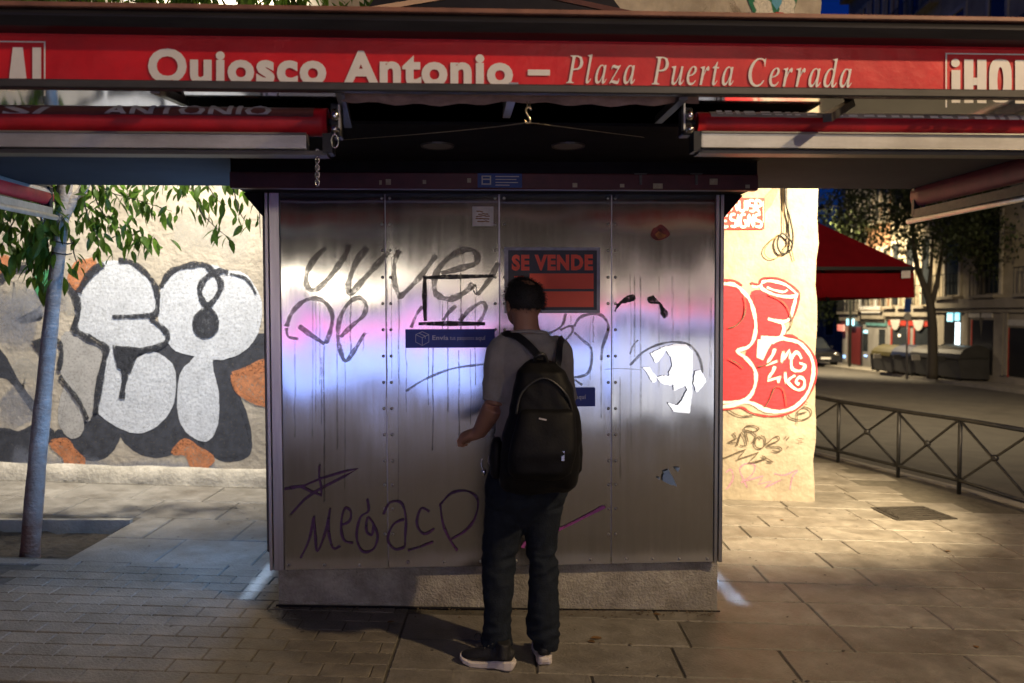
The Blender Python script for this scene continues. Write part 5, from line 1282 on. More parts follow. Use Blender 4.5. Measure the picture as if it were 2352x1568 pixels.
g = G(); kquad(g, 1187, 647, 1197, 660, .0148); kquad(g, 1189, 640, 1194, 644, .0148); kquad(g, 1181, 634, 1203, 637, .0148); obj('house_mark', g, M['sign_orange'], sv)
M['lbl_blue'] = mat('parcel_label_blue', (0.018, 0.05, 0.40), 0.5, scale=12, var=0.12)
M['lbl_text'] = mat('label_text', (0.65, 0.68, 0.85), 0.5, var=0.05)
def parcel_label(label, x0, y0, x1, y1):
    t = single('parcel_label', (lambda g: (kplate(g, x0, y0, x1, y1, .0150, .002), g)[1])(G()), M['lbl_blue'], label, 'sticker', KM, KP(x0, y1), 'blue parcel labels on the kiosk')
    g = G(); o = .0178
    sc_ = (x1 - x0) / 205.0
    f = lambda u, v: KP(x0 + u * sc_, y0 + v * sc_)
    def ln(pts):
        nonlocal o
        g.stroke([f(*p) for p in pts], 1.3 * PXK, NK, o, smooth=1, taper=False); o += .0001
    ln([(24, 12), (39, 5), (54, 12), (54, 29), (39, 37), (24, 29), (24, 12)]); ln([(24, 12), (39, 19), (54, 12)]); ln([(39, 19), (39, 37)]); ln([(31, 8.5), (46, 15.5), (46, 22)])
    obj('parcel_mark', g, M['lbl_text'], t)
    g = G(); place_text(g, text_shape('Envía', .02, 2), f, 62, 99, 14, 24, CAP, NK, .0178)
    place_text(g, text_shape('tus paquetes', .0, 2), f, 102, 158, 14.3, 24, CAP, NK, .0178); place_text(g, text_shape('aquí', .02, 2), f, 161, 184, 14.5, 24, CAP, NK, .0178)
    obj('lettering', g, M['lbl_text'], t)
parcel_label('blue parcel service label left of the man, below the taped outline', 931.5, 756, 1136, 797.5)
parcel_label('lower blue parcel service label half hidden behind the backpack', 1161, 891, 1366, 932)
g = G(); kplate(g, 1085, 474.5, 1133.5, 519.5, .0085, .001)
pn = single('paper_notice', g, mat('notice_paper', (0.72, 0.68, 0.62), 0.7, scale=18, var=0.2), 'small faded paper notice high on the steel left of the door seam', 'notice', KM, KP(1085, 519))
g = G(); rn = random.Random(2)
for yy, xx in ((486, 1094), (492, 1098), (497, 1093), (503, 1092), (508, 1096)):
    g.stroke([KP(xx + i * 4, yy + rn.uniform(-1.4, 1.4)) for i in range(rn.randint(5, 9))], 2.4 * PXK, NK, .0102, smooth=3)
obj('notice_print', g, mat('notice_print_brown', (0.30, 0.13, 0.03), 0.7, alpha_noise=.4), pn)
g = G(); g.poly(closed([Q2(*p) for p in ((1148, 300), (1160, 252), (1185, 240), (1210, 222), (1250, 250), (1272, 290), (1232, 318), (1190, 328))], 3), NK, .0085)
rs_ = single('round_sticker', g, mat('scorched_sticker', (0.25, 0.045, 0.03), 0.6, scale=26, var=0.8), 'torn reddish brown round sticker high on the right steel sheet', 'sticker', KM, Q2(1210, 328))
g = G(); g.poly([Q2(*p) for p in ((1170, 290), (1195, 268), (1225, 285), (1255, 292), (1232, 310), (1192, 318))], NK, .0098); obj('sticker_print', g, mat('sticker_ochre', (0.45, 0.16, 0.03), 0.6, scale=40, var=.6), rs_)

# ------------------------------------------------------------------ thin tree in the pit
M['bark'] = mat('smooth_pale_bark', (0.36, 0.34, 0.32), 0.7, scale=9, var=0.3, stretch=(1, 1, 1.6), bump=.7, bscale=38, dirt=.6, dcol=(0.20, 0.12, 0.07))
M['bark_dark'] = mat('twig_bark', (0.07, 0.06, 0.045), 0.8, scale=20, var=0.3)
M['leaf'] = mat('leaf_green', (0.105, 0.20, 0.028), 0.42, scale=9, var=0.35, rand=0.40, trans=0.6)
M['leaf_far'] = mat('far_leaf_green', (0.045, 0.062, 0.020), 0.6, scale=1.2, var=0.5, trans=0.3)
TB = pt(68, 1266, 5.05)
tree = thing('young_tree', 'thin pale trunked leaning tree growing in the dirt pit at the left', 'tree', (TB.x, TB.y, zg(TB.x, TB.y) - .08))
tp = [V((TB.x, TB.y, zg(TB.x, TB.y) - .12))] + [pt(*q) for q in ((70, 1255, 5.05), (84, 1080, 5.1), (101, 900, 5.16), (119, 720, 5.22), (135, 570, 5.3), (147, 450, 5.36), (152, 390, 5.4), (158, 300, 5.5), (170, 120, 5.6), (176, -60, 5.7))]
pw = 5.1 / F
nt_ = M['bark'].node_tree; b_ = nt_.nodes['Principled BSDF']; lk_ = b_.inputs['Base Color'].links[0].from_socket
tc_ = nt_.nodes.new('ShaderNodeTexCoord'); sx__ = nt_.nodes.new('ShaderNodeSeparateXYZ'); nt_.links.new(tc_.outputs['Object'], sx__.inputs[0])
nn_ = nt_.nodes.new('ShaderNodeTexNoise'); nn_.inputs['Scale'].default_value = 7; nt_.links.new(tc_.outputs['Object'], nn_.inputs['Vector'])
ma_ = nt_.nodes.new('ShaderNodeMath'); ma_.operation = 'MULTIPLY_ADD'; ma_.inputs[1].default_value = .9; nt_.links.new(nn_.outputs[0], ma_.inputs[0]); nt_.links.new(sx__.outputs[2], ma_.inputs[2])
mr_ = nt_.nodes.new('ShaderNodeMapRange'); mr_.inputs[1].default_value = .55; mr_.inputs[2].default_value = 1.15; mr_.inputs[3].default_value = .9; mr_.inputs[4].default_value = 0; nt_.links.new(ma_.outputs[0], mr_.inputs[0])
mx_ = nt_.nodes.new('ShaderNodeMix'); mx_.data_type = 'RGBA'; nt_.links.new(mr_.outputs[0], mx_.inputs[0]); nt_.links.new(lk_, mx_.inputs[6]); mx_.inputs[7].default_value = (.13, .055, .03, 1); nt_.links.new(mx_.outputs[2], b_.inputs['Base Color'])   # browner towards the foot of the trunk
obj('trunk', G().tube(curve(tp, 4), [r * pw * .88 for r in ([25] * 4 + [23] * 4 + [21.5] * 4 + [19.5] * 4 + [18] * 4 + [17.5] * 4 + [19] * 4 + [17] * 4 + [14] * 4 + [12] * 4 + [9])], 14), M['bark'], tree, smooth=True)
branches = []
def branch(pts, r0, r1):
    p = curve([pt(*q) for q in pts], 5)
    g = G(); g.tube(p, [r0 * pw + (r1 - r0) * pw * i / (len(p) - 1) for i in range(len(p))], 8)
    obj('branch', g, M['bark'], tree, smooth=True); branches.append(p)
branch([(146, 500, 5.34), (168, 460, 5.38), (196, 425, 5.45), (230, 330, 5.6), (260, 150, 5.8), (300, -40, 6.0)], 13, 7)
branch([(136, 470, 5.36), (120, 430, 5.42), (90, 360, 5.6), (40, 200, 5.8)], 9, 5)
for (px, py) in ((156, 558), (150, 583)):
    q = pt(px - 8, py, 5.27); g = G(); g.tube([q + V((.056 * math.cos(a), .056 * math.sin(a), .006 * math.sin(2 * a))) for a in [i * math.pi / 7 for i in range(15)]], .004, 5, cap=False); obj('tie_wire', g, M['black_metal'], tree, smooth=True)
# leaf shape: a drooping pointed blade along +x
lg = G()
for i, (x, w) in enumerate(((0, .003), (.22, .135), (.45, .18), (.7, .135), (.88, .06), (1.0, .003))):
    for s_ in (-1, 0, 1): lg.v.append(V((x, s_ * w, -.22 * x * x + (.045 if s_ else 0) * (w / .15))))
lg.f = [(i * 3 + k, i * 3 + k + 3, i * 3 + k + 4, i * 3 + k + 1) for i in range(5) for k in range(2)]
leaf_me = bpy.data.meshes.new('leaf'); leaf_me.from_pydata(lg.v, [], lg.f); leaf_me.materials.append(M['leaf'])
for p in leaf_me.polygons: p.use_smooth = True
rl = random.Random(21)
nleaf = 0
twig_g = G()
extra_g = G()
def leaf_at(p, L, down=.9, az=None):
    global nleaf
    az = rl.uniform(0, 6.283) if az is None else az
    pitch = rl.gauss(down, .35)
    o = bpy.data.objects.new('leaf', leaf_me); col.objects.link(o)
    o.parent = tree; o.location = p - BASE['young_tree']
    o.rotation_euler = (rl.gauss(0, .5), pitch, az); o.scale = (L, L * rl.uniform(.85, 1.2), L)
    nleaf += 1
def spray(path, n, L, spread=.05, down=.9):
    """a twig carrying leaves along its length"""
    p = curve([pt(*q) for q in path], 4)
    twig_g.tube(p, [.006 - .004 * i / (len(p) - 1) for i in range(len(p))], 5)
    for i in range(n):
        t_ = (i + rl.random()) / n
        a = p[min(len(p) - 1, int(t_ * (len(p) - 1)))]
        leaf_at(a + V((rl.gauss(0, spread), rl.gauss(0, spread), rl.gauss(0, spread * .6))), 1.22 * L * rl.uniform(.7, 1.2), down)
        for _ in range(2 if spread > .035 else 1):           # more leaves of the same spray, joined
            c_ = a + V((rl.gauss(0, spread * 1.4), rl.gauss(0, spread * 1.6), rl.gauss(0, spread) + .01)); s_ = 1.1 * L * rl.uniform(.6, 1.2)
            mm = Matrix.Translation(c_) @ Matrix.Rotation(rl.uniform(0, 6.28), 4, 'Z') @ Matrix.Rotation(rl.gauss(down, .4), 4, 'Y') @ Matrix.Rotation(rl.gauss(0, .5), 4, 'X') @ Matrix.Scale(s_, 4)
            extra_g.add([mm @ q for q in lg.v], lg.f)
spray([(215, 410, 5.5), (250, 440, 5.6), (300, 455, 5.7), (350, 470, 5.75), (395, 485, 5.75)], 22, .095)
spray([(210, 420, 5.5), (230, 480, 5.6), (270, 520, 5.65), (320, 545, 5.7), (345, 555, 5.7)], 26, .10)
spray([(190, 440, 5.4), (200, 490, 5.5), (222, 540, 5.5), (235, 570, 5.55)], 16, .10)
spray([(200, 400, 5.5), (260, 410, 5.6), (330, 420, 5.7), (420, 425, 5.8), (440, 435, 5.8)], 18, .09)
spray([(430, 400, 5.9), (450, 450, 5.9), (465, 490, 5.9), (505, 530, 5.9), (530, 548, 5.9)], 13, .10, .03, 1.1)
spray([(460, 400, 5.9), (480, 430, 5.9), (500, 460, 5.9), (520, 470, 5.9)], 8, .09, .03, 1.1)
spray([(530, 400, 5.9), (545, 470, 5.9), (558, 500, 5.9), (575, 515, 5.9)], 8, .09, .03, 1.1)
spray([(590, 410, 5.6), (595, 470, 5.6), (598, 545, 5.6)], 5, .09, .02, 1.2)
spray([(500, 395, 5.9), (540, 420, 5.9), (580, 440, 5.9)], 6, .09, .03)
spray([(130, 440, 5.4), (110, 490, 5.2), (80, 550, 5.2), (60, 600, 5.2)], 30, .12, .07, 1.0)
spray([(120, 470, 5.4), (110, 540, 5.3), (105, 600, 5.3), (100, 650, 5.3)], 22, .12, .05, 1.1)
spray([(60, 470, 5.4), (30, 510, 5.2), (5, 560, 5.2), (-30, 620, 5.2)], 26, .12, .07, 1.0)
spray([(160, 540, 5.5), (172, 590, 5.5), (180, 610, 5.5)], 5, .085, .02)
spray([(10, 395, 5.6), (60, 420, 5.7), (100, 440, 5.7)], 14, .10)
for k in range(9):                       # sprays above the canopy
    x = -20 + k * 82
    spray([(x, -60, 4.9), (x + 25, -20, 4.8), (x + 45, 8, 4.7), (x + 60, 30, 4.7)], 9, .11, .06)
ob_ = obj('foliage', extra_g, M['leaf'], tree); ob_['kind'] = 'stuff'
ob_ = obj('twigs', twig_g, M['bark_dark'], tree); ob_['kind'] = 'stuff'
mass = G()                               # the rest of the crown, above and behind, joined
for i in range(6200):
    th = rl.uniform(0, 6.283); u = rl.random() ** .6
    c = V((-2.9 + 2.5 * u * math.cos(th) + rl.uniform(-.3, .3), 4.5 + .55 * u * math.sin(th), 3.5 + rl.uniform(-.36, .55)))
    if noise.noise(c * 2.2) < -.12: continue
    L = rl.uniform(.08, .15); az = rl.uniform(0, 6.28); pc = rl.gauss(.8, .5)
    m_ = Matrix.Translation(c) @ Matrix.Rotation(az, 4, 'Z') @ Matrix.Rotation(pc, 4, 'Y') @ Matrix.Rotation(rl.gauss(0, .6), 4, 'X')
    mass.add([m_ @ V(q) for q in ((0, 0, 0), (L * .4, L * .15, 0), (L, 0, -L * .15), (L * .4, -L * .15, 0))], [(0, 1, 2, 3)])
ob_ = obj('crown', mass, M['leaf'], tree); ob_['kind'] = 'stuff'

# ------------------------------------------------------------------ railing along the kerb
M['rail'] = mat('railing_paint', (0.055, 0.055, 0.055), 0.42, metal=0.5, scale=12, var=0.3)
rail = thing('railing', 'dark grey metal pedestrian railing with crossed bars along the kerb', 'railing', (kp(3).x, kp(3).y, zg(kp(3).x, kp(3).y)))
def on_kerb(px, py):                     # on the vertical plane of the railing
    d = ray(px, py); o = kp(0, -.12)
    s_ = ((o - CAM).dot(kn)) / d.dot(kn)
    return CAM + d * s_
tops = [(1800, 896), (1876, 912), (1928, 922), (2058, 942), (2202, 962), (2372, 991)]
bots = [(1800, 1008), (1876, 1026), (1925, 1036), (2063, 1070), (2203, 1103), (2372, 1157)]
Tt = [on_kerb(*p) for p in tops]; Bb = [on_kerb(*p) for p in bots]
g = G(); g.tube(Tt, .022, 8); obj('top_rail', g, M['rail'], rail, smooth=True)
g = G(); g.tube(Bb, .018, 8); obj('bottom_rail', g, M['rail'], rail, smooth=True)
for i in (2, 3, 4, 5):
    p = Bb[i]; g = G(); g.tube([V((p.x, p.y, zg(p.x, p.y) - .01)), V((p.x, p.y, Tt[i].z))], .02, 8); obj('post', g, M['rail'], rail, smooth=True)
for i in range(1, 5):
    a, b = (1, 2) if i == 1 else (i, i + 1)
    ta, tb, ba, bb = Tt[a], Tt[b], Bb[a], Bb[b]
    if i == 1: ta, ba = Tt[0], Bb[0]
    g = G(); g.bar(ta, bb, .018); obj('diagonal_bar', g, M['rail'], rail)
    g = G(); g.bar(ba + kn * .016, tb + kn * .016, .018); obj('diagonal_bar', g, M['rail'], rail)
    c = (ta + bb + ba + tb) / 4
    g = G(); g.ball(c + kn * .008, (.035, .035, .035), 8, 6); obj('centre_boss', g, M['rail'], rail, smooth=True)

# ------------------------------------------------------------------ red cafe parasol beyond the corner
M['parasol'] = mat('red_parasol', (0.22, 0.005, 0.009), 0.85, spec=.1, scale=3, var=0.15, bump=.2, bscale=8)
c1 = pt(2097, 611, 11.0)
pc0 = V((c1.x - 1.5, 12.5, 0)); zp = c1.z
ps = thing('parasol', 'dark red square cafe parasol beyond the corner of the cream wall', 'parasol', (pc0.x, pc0.y, zg(pc0.x, pc0.y)))
apx = V((pc0.x, pc0.y, 3.34))
cn = [V((pc0.x + sx * 1.5, pc0.y + sy * 1.5, zp)) for sx, sy in ((-1, -1), (1, -1), (1, 1), (-1, 1))]
g = G()
for i in range(4):
    a, b = cn[i], cn[(i + 1) % 4]
    n_ = 8
    prev = None
    rows_ = []
    for k in range(n_ + 1):
        t_ = k / n_
        e0, e1 = a.lerp(apx, t_), b.lerp(apx, t_)
        rows_.append([e0.lerp(e1, s_ / 6) + V((0, 0, -.05 * math.sin(math.pi * s_ / 6) * (1 - t_))) for s_ in range(7)])
    k0_ = len(g.v)
    g.v += [q for r_ in rows_ for q in r_]
    g.f += [(k0_ + k * 7 + s_, k0_ + k * 7 + s_ + 1, k0_ + k * 7 + s_ + 8, k0_ + k * 7 + s_ + 7) for k in range(n_) for s_ in range(6)]
obj('canopy', g, M['parasol'], ps, smooth=False)
for i in range(4):
    a, b = cn[i], cn[(i + 1) % 4]
    g = G()
    out = ((a + b) / 2 - V((pc0.x, pc0.y, zp))).normalized()
    for s_ in range(13):
        q = a.lerp(b, s_ / 12); w_ = .02 * math.sin(s_ * 1.7)
        g.v += [q + out * .012 + V((0, 0, -.10 if i == 0 else -.05)), q + out * (.03 + w_) + V((0, 0, -.43))]
    g.f = [(2 * s_, 2 * s_ + 2, 2 * s_ + 3, 2 * s_ + 1) for s_ in range(12)]
    obj('valance', g, M['parasol'], ps)
    g = G(); g.bar(a + V((0, 0, -.03)), b + V((0, 0, -.03)), .045); obj('frame_bar', g, M['black_metal'], ps)
    g = G(); g.bar(cn[i] + V((0, 0, -.02)), apx + V((0, 0, -.06)), .03); obj('rib', g, M['black_metal'], ps)
g = G(); g.tube([V((pc0.x, pc0.y, zg(pc0.x, pc0.y))), apx + V((0, 0, .08))], .035, 10); obj('pole', g, M['alu_dark'], ps, smooth=True)
lbq = [pt(2070, 622, 11.0 - .06), pt(2091, 621, 11.0 - .06), pt(2091, 638, 11.0 - .06), pt(2070, 639, 11.0 - .06)]
g = G(); g.poly(lbq, V((0, -1, 0)), 0); obj('fabric_label', g, M['letter'], ps)

# ------------------------------------------------------------------ far street: pavement, buildings, containers, car, trees
FK0, FK1 = GP(1911, 845, -.12), GP(2360, 906, -.12)
fd = FK1 - FK0; fd.z = 0; fd.normalize()
fA, fB = V((17.2, 22.0, 0)), V((19.2, 52, 0))
FD = (fB - fA).normalized(); FN = V((FD.y, -FD.x, 0))       # along the facade, away; FN points into the buildings (+x)
def FP(px, py, off=0.0):                  # on the facade plane
    d = ray(px, py); o = fA - FN * off
    return CAM + d * ((o - CAM).dot(FN) / d.dot(FN))
fp_g = G()
for i in range(20):
    t0, t1 = -14 + i * 4.0, -10 + i * 4.0
    def kk(t): return FK1 - fd * t if False else FK1 + (FK0 - FK1).normalized() * t
    a, b = kk(t0), kk(t1)
    q = [a, b, fA + FD * (t1 + 2) + FN * 1, fA + FD * (t0 + 2) + FN * 1]
    fp_g.add([(p.x, p.y, zg(p.x, p.y)) for p in q] + [(p.x, p.y, zg(p.x, p.y) - .2) for p in q[:2]], [(0, 3, 2, 1), (0, 1, 5, 4)])
M['far_pave'] = mat('far_paving', (0.24, 0.22, 0.18), 0.8, scale=2.0, var=0.2, bump=.3)
struct('far_pavement', fp_g, M['far_pave'])
wl_ = G()
q0, q1 = GP(1874, 905, -.12), GP(1938, 916, -.12)
for (a, b) in ((q0, q1),):
    s_ = V((0, .12, 0)); wl_.add([(p.x, p.y, zg(p.x, p.y) - .12) for p in (a, b, b + s_, a + s_)], [(0, 1, 2, 3)])
struct('road_marking', wl_, M['paint_white'])
def far_mat(n, c): return mat(n, c, 0.85, scale=1.5, var=0.18, bump=.3, bscale=12, dirt=.35)
M['f_stone'] = far_mat('grey_stone_front', (0.27, 0.24, 0.19)); M['f_cream'] = far_mat('cream_render', (0.42, 0.36, 0.25)); M['f_ochre'] = far_mat('ochre_render', (0.40, 0.22, 0.12)); M['f_grey'] = far_mat('grey_render', (0.25, 0.24, 0.22)); M['f_pale'] = far_mat('pale_trim', (0.55, 0.50, 0.40))
M['f_dark'] = mat('dark_opening', (0.012, 0.012, 0.014), 0.3, var=.2); M['f_glass'] = mat('window_glass', (0.03, 0.035, 0.04), 0.08, var=.2, scale=.8)
M['f_red'] = mat('red_shopfront', (0.36, 0.035, 0.022), 0.55, scale=3, var=.2); M['f_teal'] = mat('teal_sign', (0.10, 0.24, 0.24), 0.5, var=.2); M['f_signgrey'] = mat('grey_sign', (0.42, 0.40, 0.36), 0.6, var=.15)
M['lit_cyan'] = glow('lit_cyan_window', (0.25, 0.85, 1.0), 1.6); M['lit_white'] = glow('lit_white_tube', (0.75, 0.93, 1.0), 3.0); M['lit_warm'] = glow('lit_warm_window', (1.0, 0.80, 0.50), 1.3); M['lit_blue'] = glow('lit_blue_lamp', (0.2, 0.5, 1.0), 2.0)
M['shutter'] = mat('window_shutter', (0.10, 0.07, 0.05), 0.7, var=.2)
def fbox(g, P0, P1, z0, z1, o0, o1):      # box on the facade between two points, from offset o0 to o1 in front of the wall
    a, b = V((P0.x, P0.y, 0)), V((P1.x, P1.y, 0))
    q = [a - FN * o0, b - FN * o0, b - FN * o1, a - FN * o1]
    g.add([(p.x, p.y, z0) for p in q] + [(p.x, p.y, z1) for p in q], [(0, 3, 2, 1), (4, 5, 6, 7), (0, 1, 5, 4), (1, 2, 6, 5), (2, 3, 7, 6), (3, 0, 4, 7)])
    return g
def u_of(px): return (FP(px, 780) - fA).dot(FD)
def fpt(u): return fA + FD * u
def building(name, label, u0, u1, h, wall, base_m, zs_, floors, nwin, lit=()):
    """u0..u1 along the street; zs_ height of the ground floor above pavement"""
    a, b = fpt(u0), fpt(u1)
    gz = min(zg(a.x, a.y), zg(b.x, b.y))
    t = thing(name, label, 'building', (a.x, a.y, gz))
    z1 = gz + zs_
    g = G(); fbox(g, a, b, z1, gz + h, 0, -9); obj('wall', g, wall, t)
    g = G(); fbox(g, a, b, gz - .3, z1 - .002, .06, -9); obj('ground_floor', g, base_m, t)
    g = G(); fbox(g, a, b, z1 - .25, z1 + .12, .28, -.1); fbox(g, a, b, z1 - .42, z1 - .252, .16, .055); obj('cornice', g, M['f_stone'], t, bev=.02)
    g = G(); fbox(g, a, b, gz + h, gz + h + .5, .5, -9.2); obj('eaves', g, M['f_stone'], t)
    fh = (h - zs_) / floors
    cell = (u1 - u0) / nwin
    for f in range(floors):
        for i in range(nwin):
            uc = u0 + cell * (i + .5); w = min(1.15, cell * .45)
            zb = z1 + fh * f + .35; hh = fh * .66
            g = G(); fbox(g, fpt(uc - w / 2 - .16), fpt(uc - w / 2 - .005), zb - .1, zb + hh + .18, .07, -.05); fbox(g, fpt(uc + w / 2 + .005), fpt(uc + w / 2 + .16), zb - .1, zb + hh + .18, .07, -.05)
            fbox(g, fpt(uc - w / 2 - .004), fpt(uc + w / 2 + .004), zb + hh, zb + hh + .18, .072, -.05)
            fr = obj('window', g, M['f_pale'], t)
            g = G(); fbox(g, fpt(uc - w / 2), fpt(uc + w / 2), zb - .05, zb + hh - .004, .012, -.02); obj('pane', g, M['lit_warm'] if (f, i) in lit else M['f_glass'], fr)
            g = G(); fbox(g, fpt(uc - w / 2 - .3), fpt(uc + w / 2 + .3), zb - .22, zb - .11, .42, -.05); obj('balcony_slab', g, M['f_stone'], fr)
            g = G()
            for k in range(7):
                uu = uc - w / 2 - .27 + (w + .54) * k / 6
                fbox(g, fpt(uu - .012), fpt(uu + .012), zb - .11, zb + .75, .40, .376)
            fbox(g, fpt(uc - w / 2 - .29), fpt(uc + w / 2 + .29), zb + .752, zb + .79, .405, .37); obj('balcony_railing', g, M['black_metal'], fr)
    return t, gz, z1
def shop(t, px0, px1, py0, py1, m_, off=.065, th=.03, name='shop_opening', parent=None):
    a, b = FP(px0, (py0 + py1) / 2, off), FP(px1, (py0 + py1) / 2, off)
    z1_, z0_ = FP((px0 + px1) / 2, py0, off).z, FP((px0 + px1) / 2, py1, off).z
    g = G(); fbox(g, a, b, z0_, z1_, 0, -th)
    return obj(name, g, m_, parent or t)
uA, uB, uC, uD, uE = -6.0, u_of(2146), u_of(2040), u_of(1985), u_of(1938)
def gh(px, py): p = FP(px, py); return p.z - zg(p.x, p.y)
b1, g1, z1_ = building('stone_building', 'long grey stone fronted building with two dark doorways across the street', uA, uB - .03, 20, M['f_cream'], M['f_stone'], gh(2300, 684), 4, 6, lit=((0, 3), (1, 5)))
b2, g2, z2_ = building('red_shop_building', 'building with a red shopfront between the stone building and the teal sign', uB + .03, uC - .03, 20, M['f_cream'], M['f_grey'], gh(2090, 712), 4, 3)
b3, g3, z3_ = building('teal_shop_building', 'narrow building with a teal shop sign and cyan lamp', uC + .03, uD - .03, 20, M['f_ochre'], M['f_grey'], gh(2010, 720), 4, 3, lit=((0, 1),))
b4, g4, z4_ = building('corner_shop_building', 'farthest building with a dark red shop door beside the car', uD + .03, uE, 20, M['f_grey'], M['f_grey'], gh(1960, 725), 4, 3, lit=((0, 0),))
for px0, px1, py0, py1 in ((2232, 2280, 734, 858), (2317, 2356, 752, 866)):
    d_ = shop(b1, px0, px1, py0, py1, M['f_dark'], .075, .02, 'doorway')
    shop(b1, px0 - 3, px0 - .3, py0, py1, M['f_red'], .085, .03, 'door_jamb', d_)
shop(b1, 2224, 2278, 706, 729, M['f_signgrey'], .11, .05, 'shop_sign'); shop(b1, 2312, 2362, 734, 748, M['f_signgrey'], .11, .05, 'shop_sign')
shop(b1, 2168, 2206, 712, 806, M['f_dark'], .075, .02, 'shop_window')
shop(b1, 2175, 2188, 718, 738, M['lit_cyan'], .10, .02, 'lit_panel'); shop(b1, 2193, 2203, 716, 736, M['lit_cyan'], .10, .02, 'lit_panel'); shop(b1, 2193.5, 2203.5, 740, 806, M['lit_white'], .10, .02, 'lit_panel')
for px in (2214, 2296, 2305): shop(b1, px, px + 7, 712, 862, M['f_stone'], .13, .06, 'pilaster')
shop(b2, 2040, 2136, 715, 748, M['f_red'], .13, .08, 'shop_sign')
for px in (2057, 2110):
    p = FP(px, 731, .14); g = G(); g.tube([p, p - FN * .02], .55, 18); obj('round_mark', g, M['f_signgrey'], b2)
for px0, px1 in ((2048, 2085), (2100, 2134)):
    w_ = shop(b2, px0, px1, 752, 850, M['f_glass'], .075, .02, 'shop_window')
    shop(b2, px0 - 3.2, px0 - .2, 750, 852, M['f_red'], .10, .05, 'window_frame', w_); shop(b2, px1 + .2, px1 + 3, 750, 852, M['f_red'], .10, .05, 'window_frame', w_)
shop(b2, 2062, 2068, 767, 773, M['lit_warm'], .09, .02, 'lit_panel')
shop(b3, 1988, 2034, 728, 748, M['f_teal'], .13, .08, 'shop_sign'); shop(b3, 1978, 2020, 703, 718, M['lit_warm'], .3, .05, 'lit_sign')
shop(b3, 1982, 1993, 756, 806, M['f_glass'], .075, .02, 'shop_window'); shop(b3, 1983, 1992, 758, 765, M['lit_cyan'], .11, .02, 'lit_panel'); shop(b3, 2018, 2032, 756, 850, M['f_glass'], .075, .02, 'shop_window')
shop(b3, 1984, 1991, 815, 819, M['lit_blue'], .11, .02, 'lit_panel')
shop(b4, 1944, 1960, 732, 747, M['lit_cyan'], .35, .05, 'lit_sign'); shop(b4, 1948, 1977, 750, 836, mat('dark_red_door', (0.16, 0.02, 0.02), .6), .08, .03, 'shop_door'); shop(b4, 1939, 1944, 760, 830, M['f_signgrey'], .08, .03, 'door_jamb'); shop(b4, 1923, 1938, 745, 760, glow('lit_red_sign', (1, .1, .05), .8), .35, .05, 'lit_sign')
shop(b4, 1936, 1941, 815, 822, M['lit_blue'], .11, .02, 'lit_panel')
# buildings closing the end of the street
M['end_wall'] = far_mat('end_building', (0.25, 0.22, 0.17))
eb = thing('end_building', 'distant building closing the dark end of the street', 'building', (16, 74, zg(16, 74)))
obj('wall', G().box((4, 74, zg(16, 74) - 1), (36, 82, 9)), M['end_wall'], eb)
for i in range(10):
    for f in range(3):
        x = 24.2 + (i - 5) * 1.6
        z0_ = zg(16, 74) + 1.2 + f * 2.6
        fr = obj('window', G().box((x, 73.93, z0_), (x + .9, 73.995, z0_ + 1.6)), M['f_pale'], eb)
        obj('pane', G().box((x + .1, 73.9, z0_ + .1), (x + .8, 73.925, z0_ + 1.5)), M['lit_warm'] if (i * 3 + f * 5) % 7 == 0 else M['f_glass'], fr)
